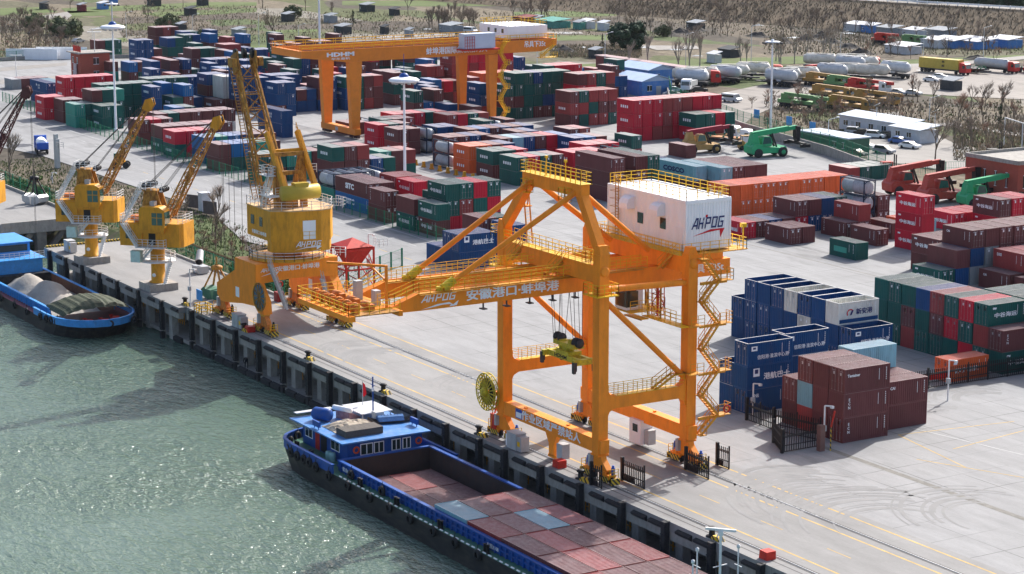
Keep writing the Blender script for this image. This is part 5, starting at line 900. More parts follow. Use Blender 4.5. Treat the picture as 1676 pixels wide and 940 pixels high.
FOOT = []     # ground already taken: x0, x1, y0, y1, level, name of the block
def taken(x0, x1, y0, y1, z, desc, gap=.25):
    return any(x0 < b_[1]-gap and x1 > b_[0]+gap and y0 < b_[3]-gap and y1 > b_[2]+gap and b_[5] != desc and abs(b_[4]-z) < 2 for b_ in FOOT)
def block(desc, ori, x, y, stacks, L=6.06, H=2.59, pitch=2.55, z=0.0, grp=None, gap=.25):
    "x, y: corner at the largest x and smallest y of the first stack. ori X: stacks follow +y; ori Y: stacks follow -x"
    r = random.Random(int(abs(x*13+y*7)))
    hs = [len(s) for s in stacks]
    for i, s in enumerate(stacks):
        fx = (x-L, x, y+i*pitch, y+i*pitch+2.44) if ori == 'X' else (x-2.44-i*pitch, x-i*pitch, y, y+L)
        if taken(*fx, z, desc, gap): continue
        FOOT.append((*fx, z, desc))
        for t, ch in enumerate(s):
            if ch in ' .': continue
            j = (r.uniform(-.05,.05), r.uniform(-.03,.03), r.uniform(-.0035,.0035))
            cx, cy = (x - L/2, y + 1.22 + i*pitch) if ori == 'X' else (x - 1.22 - i*pitch, y + L/2)
            prev = hs[i-1] if i else 0
            vis = True if ori == 'Z' else (t == len(s)-1 or t >= prev or True)
            if z == 0 and ori == 'X' and L < 10 and ch in 'GRDMN' and r.random() < (.45 if ch in 'GR' else .3): ch = {'G': 'g', 'R': 'r', 'D': 'd', 'M': r.choice('mEFY'), 'N': 'n'}[ch]
            base, sty = STY.get(ch, (ch, ''))
            nm = 'tank container in a dark frame' if ch == 'T' else (CC[base][0] + (' long' if L > 10 else '') + ' container')
            tier = TIER[len(s)][t] if len(s) > 1 else 'single tier'; 
            lab = f"{nm} {DESC.get(sty,'')}".strip()
            pos = f"{tier.replace(' tier','')}, {ORDN[i]} stack {desc}" if len(stacks) > 1 else (f"{tier} of the stack {desc}" if len(s) > 1 else desc)
            ALLC.append(dict(ch=ch, base=base, sty=sty, p=Vector((cx+j[0], cy+j[1], z + t*H)), rot=j[2], ori=ori, L=L, H=H, label=(lab + ', ' + pos), short=(nm + ', ' + pos), grp=grp or ('stacked containers ' + desc), door=r.random() < .5))
def sblock(desc, u, v, n, stacks, **k):
    "far stacks: pixel of the near top (n tiers up) or bottom corner"
    H = k.get('H', 2.59); p = at(u, v, n*H); block(desc, 'X', p.x, p.y, stacks, **k)
G_ = 'beside the iron gate'
block('in the maroon block beside the iron gate', 'Y', 20.15, 28.65, ['EEX','MMM','DCM','MM'])
block('in the maroon rear row beside the iron gate', 'Y', 20.15-1.6, 35.4, ['MF','MM','MMC'])
block('in the open topped pair before the maroon block', 'Y', 5.4, 27.5, ['nHu','UU'])
block('in the middle of the open topped blue stacks', 'Y', 3.6, 34.0, ['NUu'])
block('in the long row of open topped blue containers', 'Y', -3.6, 49.6, ['Nu','NNw','NNU','NWU','NNw','NNU','NNU','NUU','NU'], pitch=2.62)
block('in the green and red front row behind the fence', 'Y', 6.1, 64.0, ['gE','GDg','RGr','GRG','GMD','GGN','DMG','GGG','DGG'])
block('in the green and red second row', 'Y', 13.5, 70.6, ['RDD','MMR','GRM','RRR','GGG','MGG','GGG'])
block('orange container alone behind the black fence by the camera pole', 'Y', 5.9, 56.0, ['o'])
# X-long stacks on the east side of the yard
block('in the brown stack row with white roofs', 'X', -36.0, 92.6, ['G','NM','SNF','SSM','NMM','MMM','MMM','DDM'], pitch=2.68)
block('in the maroon stacks behind the green row', 'X', -43.6, 99.0, ['Mm','MM','MM'], pitch=2.6)
block('in the maroon stacks at the picture edge', 'X', -28.8, 98.5, ['F','MI','MD','DM','MM'], pitch=2.62)
block('in the maroon stacks beside the picture edge', 'X', -21.8, 98.5, ['M','MM','MD'], pitch=2.62)
block('of the red tower before the brick building', 'X', -58.9, 109.2, ['rrr'], H=2.85)
block('in the low red row below the reach stackers', 'X', -70.6, 126.3, ['r','R','R'], H=2.85, pitch=2.8)
block('beside the red tower and the brick building', 'X', -64.0, 129.8, ['Rm','RR','RR'], H=2.85, pitch=2.7)
block('in the mixed pair behind the red tower', 'X', -70.0, 117.0, ['o','C'], H=2.59, pitch=2.6)
block('in the low brown pair beside the red tower', 'X', -69.9, 113.0, ['M','D'], pitch=2.6)
block('standing alone on the open concrete', 'X', -58.9, 96.4, ['k'])
block('in the brown pair on the open concrete', 'X', -74.5, 96.2, ['E','F'], pitch=2.6)
block('in the low row behind the machine house', 'X', -82.3, 93.2, ['r','M','N','M','RE','NM','NN','GG'], pitch=2.62)
block('in the tank stacks beside the orange row', 'X', -80.4, 113.2, ['TTT','TTT'], pitch=2.62)
block('beside the tank stacks', 'X', -80.0, 118.6, ['MM'])
block('in the brown stacks below the tank stacks', 'X', -74.0, 107.0, ['Y','MI'], pitch=2.5)
block('in front of the brown stacks on the open concrete', 'X', -66.6, 106.9, ['F'])
block('in the long orange row', 'X', -100.8, 104.0, ['Oo','OO','OO','OO','OO','OO','OO','OO','OO','OO'], pitch=2.56)
block('in the low row beyond the orange row', 'X', -120.8, 146.6, ['I','G','G','G'], pitch=2.6)
block('in the long pale blue pair behind the orange row', 'X', -122.1, 112.7, ['Mc'], L=12.19)
block('in the long roofs beyond the pale blue container', 'X', -118.4, 115.6, ['MC','MM','MM','MM'], L=12.19, pitch=2.55)
block('behind the pale blue long container', 'X', -134.6, 113.1, ['NV'], L=12.19)
block('in the tall brown stacks behind the crane apex', 'X', -122.6, 95.6, ['MMF'], L=12.19)
block('in the tall brown rear stacks behind the crane apex', 'X', -122.6, 100.3, ['MMF','GGG'], L=12.19)
block('standing before the yellow reach stacker', 'X', -162.0, 139.2, ['Y'])
block('in the green topped pair on the open yard', 'X', -163.0, 126.9, ['Dg'])
# front rows along the green fence
block('in the slanting letter stacks at the green fence', 'X', -133.6, 53.7, ['PQ','MM'], L=12.19)
block('in the brown stacks at the green fence', 'X', -124.7, 52.3, ['MM'])
block('in the brown and green stack at the green fence', 'X', -115.2, 52.4, ['gM'])
block('in the green stack at the green fence corner', 'X', -108.6, 52.9, ['mg'])
block('in the green and red stacks behind the fence corner', 'X', -111.3, 56.1, ['RGg','RDG','GGR','GRG'], pitch=2.56)
block('in the roofs behind the fence stacks', 'X', -117.6, 58.6, ['GG','GR','RR','GG'], pitch=2.56)
block('in the red stacks beside the tall lamp mast', 'X', -131.6, 61.3, ['Rr','RD'], pitch=2.6)
block('in the dull red stacks behind the slanting letter stack', 'X', -138.4, 61.6, ['DI','MD'], pitch=2.6)
block('in the brown pair behind the navy block', 'X', -93.4, 52.3, ['MM','GG'])
block('in the navy stacks left by the blue block', 'X', -85.9, 53.1, ['NV'])
block('of the navy block before the quay road', 'Y', -82.6, 42.1, ['NH','NN','N','N'], pitch=2.5)
block('in the tank row at the green fence', 'X', -147.0, 54.0, ['KT','TT','TT','TT'], pitch=2.6)
block('in the stacks beyond the fence tanks', 'X', -160.5, 60.5, ['MMg','MMF','MMD'], pitch=2.56); block('in the navy stack beyond the fence tanks', 'X', -160.5, 68.4, ['GN','GG'], pitch=2.56)
# middle of the yard, under the yard gantry
block('in the tank stack under the yard gantry', 'X', -173.3, 91.6, ['TT']); block('in the orange stacks under the yard gantry', 'X', -166.0, 92.0, ['oo','OO','MM','NN'], pitch=2.58)
block('in the green and dull red stack under the yard gantry', 'X', -157.6, 92.2, ['mg','GG','RR'], pitch=2.58); block('in the green stack behind the crane apex', 'X', -148.2, 91.6, ['kg','RR','GG','MM'], pitch=2.58)
block('in the thin brown stack behind the yard tanks', 'X', -179.6, 95.0, ['MM','MM','NN','MM'], pitch=2.58); block('in the rear tanks under the yard gantry', 'X', -194.5, 98.6, ['TT','NN','NN'], pitch=2.58)
block('in the maroon stack right of the gantry foot', 'X', -195.3, 92.6, ['dm','MM'], pitch=2.58); block('in the red stack at the yard gantry foot', 'X', -204.0, 92.6, ['rr','GG','MM'], pitch=2.58)
block('in the mixed roofs under the yard gantry', 'X', -188.0, 104.5, ['MM','NB','MM','CN','NM','NN'], pitch=2.58); block('in the mixed roofs behind the orange stacks', 'X', -172.5, 103.0, ['MM','NC','NN','BM','RR','SB'], pitch=2.58)
block('in the far brown stack behind the orange stacks', 'X', -179.9, 111.0, ['BF','NN'], pitch=2.58); block('in the green stack beside the far tank', 'X', -198.5, 114.3, ['Ng','NT','MM'], pitch=2.58)
block('in the tall red pair under the yard gantry', 'X', -211.5, 113.0, ['DD','DR','RG','DD'], pitch=2.58); block('in the red roofs beneath the yard gantry', 'X', -218.5, 104.0, ['RR','DD','RR','GG','MR'], pitch=2.58)
block('in the maroon roofs beneath the yard gantry', 'X', -211.5, 97.5, ['GG','MM','DD'], pitch=2.58); block('in the far tanks beneath the yard gantry', 'X', -231.0, 105.5, ['T','T','C'], pitch=3.0); block('in the far tank pair beneath the yard gantry', 'X', -224.0, 112.0, ['T','T','B'], pitch=3.0)
block('in the brown pair beneath the gantry legs', 'X', -229.0, 98.5, ['M','M','M'], pitch=2.56)
block('in the roofs before the tall brown stacks', 'X', -148.5, 104.0, ['RR','GR','RR','TT','TT'], pitch=2.58); block('in the red roofs beside the tall brown stacks', 'X', -156.5, 112.0, ['rR','RD','MR'], pitch=2.58); block('in the roofs beyond the green topped pair', 'X', -166.0, 115.5, ['CN','NB','MM'], pitch=2.58)
block('in the brown pair on the open yard', 'X', -178.2, 122.2, ['MM','DD'], pitch=2.58)
# back rows
block('in the tall red wall of containers', 'X', -188.3, 144.4, ['rrr','RRR','DRr','DDD','RRD','RRD','RRR','RRR','RDR'], H=2.88, pitch=2.56)
block('in the green topped stacks beside the red wall', 'X', -181.4, 155.6, ['rg','GG','DR','GG'], H=2.88, pitch=2.58)
block('in the mixed stacks left by the red wall', 'X', -216.2, 146.6, ['EdE','GDG','DGD','DMD','GMD'], pitch=2.56)
block('in the back stacks behind the red wall', 'X', -226.0, 155.0, ['MDRF','RMRD','GDGG','MMMD'], pitch=2.56)
block('in the dark green wall of containers', 'X', -234.8, 141.2, ['GMG','gMGg','GGGG','MGGN','MNGG','GNGG','GGGG'], pitch=2.52)
block('in the far stacks above the green wall', 'X', -246.0, 159.0, ['GGrg','RRRR','DRRR','RRDR'], pitch=2.56)
p_ = at(788,174); block('in the far orange stacks under the gantry beam', 'X', p_.x, p_.y, ['OOO','OOO','DOO','OOO'], pitch=2.52)
p_ = at(712,171); block('in the dull red front stacks under the gantry beam', 'X', p_.x, p_.y, ['dd','MR','DM'], pitch=2.54, H=2.7)
p_ = at(740,160); block('in the tall red stacks under the gantry beam', 'X', p_.x, p_.y, ['DDdd','RDRR','RRDR','MRRR','MRDR','MRRR','RRDR'], pitch=2.54, H=2.75)
block('of the lone orange container under the gantry beam', 'X', at(752,171).x, at(752,171).y, ['o'])
for i, (u, v, n, st) in enumerate([(684,162,0,['GG','DMD','MMD']),(650,155,0,['MN','GG']),(627,151,0,['gM','MM','NN']),(565,181,0,['NNG','GGG','DMM','MMD']),(521,182,0,['NMM','NNN','MDM']),(505,176,0,['MD','GD']),(487,184,0,['NM','NN']),(469,184,0,['NWN','NNN']),(453,192,0,['MNn','NNN']),(445,178,0,['NNN','NNN','MNN']),
        (393,184,0,['MNNn','NNNN','NNN']),(366,180,0,['MWW','NMN']),(351,182,0,['M','M']),(340,176,0,['NMn','NNN']),(305,161,0,['nn','NN']),(300,148,0,['MMn','GG']),(345,148,0,['NMn','NMN','MMM']),(368,120,0,['GGD','GDD','MM']),(320,118,0,['MMg','GG','MM']),(281,138,0,['nn','NN']),(212,135,0,['MB','GM']),(180,134,0,['KM','MM']),
        (225,112,0,['NNN','MNN','GM']),(275,108,0,['MGN','GGG']),(255,88,0,['GMM','GMD','MMM']),(300,96,0,['MMN','GGG','MN']),(160,96,0,['MM','GG','GG']),(345,93,0,['GNN','MM']),(455,120,0,['RRg','RR','RRD']),(503,122,0,['KB','CK']),(421,112,0,['MN','NN']),(480,140,0,['MMM','NNN','MMM','NN']),(315,128,0,['MMM','MMG','GGG']),(400,150,0,['NNN','NNN'])]):
    sblock(f'in far {("navy","maroon","mixed","green")[i % 4]} cluster {ORDN[i % 14]} of the yard', u, v, n, st, pitch=2.54)
# western corner
block('in the green block at the lamp mast', 'X', -290.0, 77.6, ['GGg','GGG','GGG','GGG'], pitch=2.56); block('in the green row at the lamp mast', 'X', -283.0, 63.5, ['GGg','GGG','GGG','GGG','GGG'], pitch=2.56)
sblock('in the green front pair at the fence corner', 167,213,0,['Gg','Gg']); sblock('in the green stack at the fence corner', 145,212,0,['Gg']); sblock('in the teal green stack at the fence corner', 124,210,0,['KK','GG'])
sblock('in the brown stack on top of the green roofs', 152,206,0,['GGM','GGG','GGK']); sblock('in the red stack at the west fence', 73,197,0,['rr','RR']); sblock('in the brown stacks at the west fence', 104,202,0,['MM','MM'])
sblock('in the red row beside the brick tower', 107,182,0,['RRr','RRR','RRR','RRR','RRR'], pitch=2.56); sblock('in the long blue stack beside the red row', 61,193,0,['BB'], L=12.19); sblock('in the long teal stack beside the red row', 78,172,0,['LL','CC'], L=12.19, z=0)
sblock('in the brown pair at the west gate', 33,146,0,['M','M','M']); sblock('beside the brown pair at the west gate', 20,147,0,['S','N'])
block('in the long navy stack at the gantry foot', 'X', -232.0, 84.5, ['LL'], L=12.19, H=2.85)
block('in the roofs beside the old cranes', 'X', -245.0, 61.5, ['MM','GG','MM','MM','MM','MM','WM'], pitch=2.6); block('in the mixed stacks at the fence by the old cranes', 'X', -236.5, 54.0, ['MM','MR','MM'], pitch=2.6)
block('in the red and grey stacks by the old cranes', 'X', -224.0, 54.0, ['GM','SM','RM','MM','DD','DM'], pitch=2.6); block('in the red stack at the fence by the old cranes', 'X', -215.0, 53.0, ['gr','RR','Rr','MM'], pitch=2.6)
block('in the blue roofs behind the fence by the old cranes', 'X', -204.0, 54.5, ['NB','GK','KB','NN','MM','SM'], pitch=2.6); block('in the brown stack at the fence by the old cranes', 'X', -192.5, 52.6, ['MF','GB','GB','KK','MM'], pitch=2.6)
block('in the green stack at the fence by the portal crane', 'X', -175.5, 53.5, ['GG','MG','GK','KK','MM'], pitch=2.6); block('in the green roofs by the portal crane', 'X', -176.0, 67.0, ['GG','GD','MM'], pitch=2.6); block('in the green roofs by the portal crane boom', 'X', -168.0, 74.0, ['KK','MM','GD'], pitch=2.6)
# cargo in the barge hold (two levels)
_r = random.Random(2); cols_ = 'MMMMDM'
block('in the sunken rows of the barge hold', 'X', -.3, -15.25, ['F','M','D','M'], z=-6.75, pitch=2.55); block('in the second sunken row of the barge hold', 'X', 5.85, -15.25, ['D','M','M','M'], z=-6.75, pitch=2.55)
for k, row in enumerate((['C','M','D','M'],['D','M','C','D'],['M','D','M','M'],['M','D','M','D'],['D','M','M','M'])):
    block(f'in the {("third","fourth","fifth","sixth","seventh")[k]} row of the barge hold', 'X', 18.75 + k*6.2, -15.25, row, z=-4.12, pitch=2.55)
# loosely filled rows between the far stacks
_rf = random.Random(21); _k = 0
for u0, u1, v0, v1, n in ((232,560,84,186,150),(230,330,190,232,20),(560,700,108,180,30),(640,800,168,215,26),(820,1010,120,170,22)):
    for _ in range(n):
        p = at(_rf.uniform(u0, u1), _rf.uniform(v0, v1)); 
        if p.x < -400 or p.y > 200 or p.y < 53.5 or 95 < p.y < 98.5 or 129 < p.y < 132.5: continue
        if -214 < p.x < -196 and 118 < p.y < 148: continue
        p.x = round(p.x/6.35)*6.35; p.y = round(p.y/2.56)*2.56; far = dist(p); _k += 1
        block(f'in filled row {_k}', 'X', p.x, p.y, [''.join(_rf.choice('NNNMMMGGRDB') for _ in range(_rf.choice((1,2,2,3,3) if far > 430 else (1,2))))], gap=-.06)
# --- build: the 300 that show largest are things, the rest one mass
for c in ALLC:
    c['d'] = dist(c['p'])
cells = {}
for c in ALLC: cells.setdefault((round(c['p'].z*2), c['ori']), []).append(c)
def hidden(c):
    "no face of it can be seen: others stand against its near side, its near end and its top"
    ax, ay = (c['L'], 2.44) if c['ori'] == 'X' else (2.44, c['L']); need = [False, False, False]
    for o in cells.get((round(c['p'].z*2), c['ori']), ()):
        if o is c: continue
        dx, dy = o['p'].x - c['p'].x, o['p'].y - c['p'].y
        if abs(dx) < .8 and -3.0 < dy + (ay - 2.44) < -2.0: need[0] = True
        if abs(dy) < .8 and 0 < dx < ax + .9: need[1] = True
    return False if not all(need[:2]) else any(abs(o['p'].x-c['p'].x) < .6 and abs(o['p'].y-c['p'].y) < .6 and .5 < o['p'].z - c['p'].z < 3 for o in ALLC)
vis = [c for c in ALLC if not hidden(c)]
vis.sort(key=lambda c: c['d'] / (1.5 if c['L'] > 10 else 1)); MANY = [c for c in vis if 'filled row' not in c['label']][:298]; ids = {id(c) for c in MANY}
VTEXT = {'zg': '中谷海运', 'sn': '苏宁港航', 'xy': '信阳港·淮滨中心港', 'gh': '港航巴士', 'xa': '新安港', 'ecn': 'E\nC\nN', 'txt': 'Textainer', 'sitc': 'SITC', 'cosco': 'COSCO', 'dxi': 'DXI', 'gts': 'T\nR\nI\nT\nO\nN', 'hai': 'HYUNDAI', 'msk': 'ML', 'cai': 'CAI', 'br': '中远'}
def lettering(par, sty, L, H, base):
    y = -1.238; mt = LETN if sty in ('cosco','xa') else LET
    if sty in ('zg','sn'): text(VTEXT[sty], mt, (-.35,y,H*.47), (1,0,0), (0,0,1), .62, par, wx=1.45, bold=.03); text('≈', mt, (-2.1,y,H*.82), (1,0,0), (0,.0,1), .55, par, wx=1.8, bold=.05)
    elif sty == 'xy': text(VTEXT[sty], mt, (.35,y,H*.36), (1,0,0), (0,0,1), .52, par, wx=1.0)
    elif sty == 'gh': text(VTEXT[sty], mt, (1.0,y,H*.5), (1,0,0), (0,0,1), .78, par, wx=1.15, bold=.03)
    elif sty == 'xa': text(VTEXT[sty], mt, (.8,y,H*.52), (1,0,0), (0,0,1), .75, par, wx=1.1, bold=.03)
    elif sty in ('ecn','gts'): text(VTEXT[sty], mt, (-L/2+.75,y,H*.58), (1,0,0), (0,0,1), .42 if sty == 'ecn' else .3, par, bold=.02)
    elif sty in ('sitc','cosco'): text(VTEXT[sty], mt, (-.6,y,H*.52), (1,0,0), (.0,0,1) if sty == 'cosco' else (.25,0,1), 1.25 if sty == 'sitc' else 1.15, par, wx=1.25 if sty == 'sitc' else 1.6, bold=.05)
    elif sty == 'hai': text(VTEXT[sty], mt, (-1,y,H*.55), (1,0,0), (0,0,1), .9, par, wx=1.2, bold=.03)
    elif sty == 'msk': text('✶', mt, (-1.4,y,H*.62), (1,0,0), (0,0,1), 1.0, par); text('BLUE\nLINE', mt, (.2,y,H*.5), (1,0,0), (0,0,1), .6, par)
    elif sty in ('txt','dxi','cai','br'): text(VTEXT[sty], mt, (-L/2+1.2,y,H*.72), (1,0,0), (0,0,1), .42 if sty != 'dxi' else .55, par, bold=.03)
    b = MB(); K = {'xy': [(-2.6,-1.8,H*.66,H*.86)], 'gh': [(-2.2,-1.35,H*.55,H*.9)], 'xa': [], 'zg': []}.get(sty, [])
    for x0, x1, z0, z1 in K: b.k = 0; b.quad((x0,y,z0),(x1,y,z0),(x1,y,z1),(x0,y,z1)); b.k = 1; b.quad((x0+.2,y-.004,z0+(z1-z0)*.35),(x1-.2,y-.004,z0+(z1-z0)*.35),(x1-.2,y-.004,z1-.12),(x0+.2,y-.004,z1-.12))
    if sty == 'xa':
        b.k = 2; n = 10
        for i in range(n): a0, a1 = math.pi*(.25+.95*i/n), math.pi*(.25+.95*(i+1)/n); b.quad(*[(-1.3+.55*q*math.cos(a), y, H*.5+.5*q*math.sin(a)) for q, a in ((1,a0),(1,a1),(.72,a1),(.72,a0))])
        b.k = 1; b.quad((-1.4,y,H*.4),(-1.1,y,H*.4),(-.8,y,H*.62),(-1.1,y,H*.62)); b.k = 3; b.quad((-L/2+.1,y,.16),(L/2-.1,y,.16),(L/2-.1,y,.62),(-L/2+.1,y,.62))
    if sty == 'cyan': b.k = 4; b.quad((-2.0,y,H*.3),(1.0,y,H*.3),(1.0,y,H*.62),(-2.0,y,H*.62))
    b.k = 0
    for i in range(7): b.quad((L/2-.55,y,H*.88-i*.2),(L/2-.47,y,H*.88-i*.2),(L/2-.47,y,H*.83-i*.2),(L/2-.55,y,H*.83-i*.2))
    if L < 10: b.quad((L/2-1.5,y,H*.86),(L/2-1.45,y,H*.86),(L/2-1.45,y,H*.4),(L/2-1.5,y,H*.4))
    o = b.build('marks', [LET, LETN, LETR, CM['N'], CM['K']], par); o.location = (0,0,0)
def fit_label(c):
    n = lambda s: len(s.replace(',', ' ').replace('-', ' ').split())
    for s in (c['label'], c['short'], c['short'].replace(' container', ''), c['short'].replace(' container', '').replace('single, ', '').replace(' the ', ' ')):
        if n(s) <= 16: return s
    return ' '.join(s.split()[:16])
for c in MANY:
    L, H = c['L'], c['H']; X = c['ori'] == 'X'; door = (1 if X else -1) * (1 if c['door'] else -1)
    if c['ch'] == 'T': o = bpy.data.objects.new('tank_container', cmesh('frame', L, H, 'S', 0, 0)); ch = [bpy.data.objects.new('tank', cmesh('tank', L, H, 'S', 0, 0))]
    else:
        op = c['sty'] in ('open','xy','xa')
        o = bpy.data.objects.new('shipping_container', cmesh('body', L, H, c['base'], door, op)); ch = []
        for s in (1, -1): d_ = bpy.data.objects.new('door', cmesh('door', L, H, c['base'], door, 0)); d_.scale.y = s; ch.append(d_)
    COL.objects.link(o); tag(o, fit_label(c), 'container', c['grp']); o.location = c['p']; o.rotation_euler = (0,0,c['rot'] + (0 if X else math.pi/2)); ORG[o.name] = Vector()
    for d_ in ch: COL.objects.link(d_); d_.parent = o
    if c['ch'] != 'T' and (c['sty'] not in ('','open')) : lettering(o, c['sty'], L, H, c['base'])
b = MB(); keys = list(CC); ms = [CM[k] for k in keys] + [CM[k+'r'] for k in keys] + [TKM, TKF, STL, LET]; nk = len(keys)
for c in ALLC:
    if id(c) in ids: continue
    L, H, p = c['L'], c['H'], c['p']; hx, hy = (L/2, 1.2) if c['ori'] == 'X' else (1.2, L/2); ki = nk*2 if c['ch'] == 'T' else keys.index(c['base']); x0,x1,y0,y1,z0,z1 = p.x-hx,p.x+hx,p.y-hy,p.y+hy,p.z+.02,p.z+H-.02; b.k = ki
    if c['ch'] == 'T':
        b.lathe([(0,-hx+.3),(1.05,-hx+.6),(1.05,hx-.6),(0,hx-.3)], (p.x,p.y,p.z+H/2), 10, 'x'); b.k = nk*2+1
        for sx_ in (-1,1):
            for sy_ in (-1,1): b.cbox((p.x+sx_*(hx-.1),p.y+sy_*1.1,p.z+H/2),(.2,.2,H))
            b.bar((p.x-hx,p.y+sx_*1.1,z1),(p.x+hx,p.y+sx_*1.1,z1),.15); b.bar((p.x-hx,p.y+sx_*1.1,z0+.1),(p.x+hx,p.y+sx_*1.1,z0+.1),.15)
        continue
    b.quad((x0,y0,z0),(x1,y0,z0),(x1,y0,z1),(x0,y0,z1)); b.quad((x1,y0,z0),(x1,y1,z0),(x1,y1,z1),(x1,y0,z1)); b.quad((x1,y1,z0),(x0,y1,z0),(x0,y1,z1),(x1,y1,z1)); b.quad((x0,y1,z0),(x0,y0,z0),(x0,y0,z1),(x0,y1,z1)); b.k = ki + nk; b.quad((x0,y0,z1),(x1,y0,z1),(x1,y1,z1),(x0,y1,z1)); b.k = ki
    for i in range(1, 12): xx = x0 + (x1-x0)*i/12; b.box(xx-.05,xx+.05,y0-.03,y0,z0+.15,z1-.1)
    if c['door']:
        b.k = ki + nk
        for yy in (.5,.95,1.45,1.9): b.box(x1,x1+.05,y0+yy-.025,y0+yy+.025,z0+.1,z1-.1)
        b.k = nk*2+3; b.box(x1,x1+.04,y0+1.55,y0+1.8,z1-.8,z1-.5); b.box(x1,x1+.04,y0+1.4,y0+2.0,z1-.35,z1-.25)
    else:
        for i in range(1, 6): yy = y0 + 2.4*i/6; b.box(x1,x1+.03,yy-.05,yy+.05,z0+.15,z1-.1)
    if c['sty'] in ('zg','br','sn') or (c['door'] and c['base'] in 'GRN'):
        b.k = nk*2+3
        for i in range(4): xx = x0 + 1.5 + i*.75; b.box(xx,xx+.42,y0-.045,y0-.032,z0+H*.38,z0+H*.58); 
tag(b.build('container_stacks', ms), 'remaining stacked containers of many colours in the far rows of the yard', 'containers', kind='stuff')
# ---------------------------------------------------------------- lamp masts and poles
def mast(u, v, h, label, dome=True, r=.28):
    p = at(u, v); t = thing('lamp_mast', label, 'lamp mast', p); b = MB(); b.tube(p, p+_Z*h, r, 12, r*.6); b.lathe([(0,0),(.6,0),(.6,.3),(.35,.5)], p, 12); b.build('pole', WHT, t)
    b = MB(); b.lathe([(.4,-.25),(1.4,-.55),(2.6,-.35),(2.75,-.05),(2.3,.25),(1.0,.5),(.8,.5)] if dome else [(.3,-.1),(1.6,-.1),(1.6,.08),(.3,.1)], p+_Z*h, 20); hd = b.build('lamp_ring', WHT, t)
    b = MB()
    for i in range(10 if dome else 8): a = 2*math.pi*i/(10 if dome else 8); c = p + Vector((1.9*math.cos(a), 1.9*math.sin(a), h-.55 if dome else h-.25)); b.lathe([(0,-.22),(.32,-.2),(.36,.1),(0,.2)], c, 8)
    b.build('lamp', DKG if not dome else GRY, hd)
    if dome: b = MB(); b.lathe([(.85,.5),(.8,.8),(.5,1.1),(0,1.2)], p+_Z*h, 16); b.bar(p+_Z*(h+1.2), p+_Z*(h+4.5), .08); b.build('dome', RBLUE, t)
    else: b = MB(); b.lathe([(0,.0),(.4,.1),(.3,.5),(0,.6)], p+_Z*h, 10); b.build('cap', WHT, t)
mast(190,214,22.5,'tall white lamp mast with a blue domed ring of lamps beside the green stacks')
mast(663,320,20.5,'tall white lamp mast with a blue domed ring beside the stacks at the green fence')
mast(1261,222,20.0,'tall plain white lamp mast with an open ring beside the green reach stacker', False)
mast(524,116,30,'tall bare mast rising out of the picture behind the yard gantry', False, .34)
mast(187,126,19.5,'white lamp mast with open ring seen above the domed mast', False, .2)
def lamp(u, v, h, label, kind=0, grp='street lamps along the field roads'):
    p = at(u, v, -.1); t = thing('street_lamp', label, 'street lamp', p, grp); b = MB(); b.tube(p, p+_Z*h, .11, 6, .07); b.build('pole', WHR, t)
    b = MB()
    if kind == 0: b.bar(p+_Z*h, p+_Z*(h+.5)+_R0*1.8, .09); b.cbox(p+_Z*(h+.55)+_R0*1.9, (.5,.5,.16))
    elif kind == 1: b.bar(p+_Z*h-_R0*1.6+_Z*.1, p+_Z*h+_R0*1.6+_Z*.1, .5, .14)
    else: b.bar(p+_Z*h+Vector((-.5,-.3,.3)), p+_Z*h+Vector((.5,.3,.9)), .9, .06); b.bar(p+_Z*(h-.7), p+_Z*(h-.5)-_R0*1.4, .08)
    b.build('lamp_head', WHR, t)
SL = [(152,86,7,0),(207,62,8,0),(316,66,8,0),(424,76,10,0),(489,73,6,0),(879,120,10,0),(990,122,11,0),(1229,114,12,0),(1122,116,10,0),(1375,106,9,0),(1511,96,9,0),(1609,96,9,0)]
for u, v, h, k in SL: lamp(u, v, h, 'pale single arm street lamp standing at the edge of the fields', k)
for u, v, h, k, l in ((1434,218,5.6,2,'solar street lamp standing behind the white prefab office'),(1530,208,3,2,'short solar lamp on the pale track behind the parked cars'),(1355,244,6,0,'single arm lamp by the grey wall and the green shed'),(1521,197,5,0,'slim lamp among the bare trees behind the office'),(1168,200,5,0,'single arm lamp beside the three yard tractors'),(27,128,6,1,'flat headed lamp by the white boards at the west fence')): lamp(u, v, h, l, k, None)
def campole(u, v, h, label):
    p = at(u, v); t = thing('camera_pole', label, 'camera pole', p); b = MB(); b.tube(p, p+_Z*h, .09, 6); b.build('pole', WHR, t); b = MB(); b.bar(p+_Z*h, p+_Z*(h-.05)+_R0*.7, .12); b.cbox(p+_Z*(h-.15)+_R0*.75, (.3,.3,.25)); b.build('camera', WHR, t); b = MB(); b.cbox(p+_Z*(h*.5)+Vector((.15,-.15,0)), (.4,.35,.6)); b.build('control_box', GRY, t)
for a in ((1551,656,4.6,'white camera pole before the lone orange container'),(1348,736,4.6,'white camera pole beside the iron gate pillar'),(1232,681,3.6,'white camera pole inside the iron fence by the blue stacks'),(604,470,7.5,'thin camera pole behind the red hopper'),(312,503,5.2,'camera pole with a blue sign at the quay edge by the old pier'),(86,505-205,2.0,'low camera post on the trestle pier')): campole(*a)
p = at(1359,738); t = thing('warning_post', 'black and yellow warning post with a red and white arm beside the iron gate', 'post', p); b = MB(); b.tube(p, p+_Z*2.6, .07, 6); b.build('post', HAZ, t); b = MB(); b.bar(p+_Z*2.5, p+_Z*4.2+Vector((.3,.2,0)), .16); b.build('arm', REDP, t)
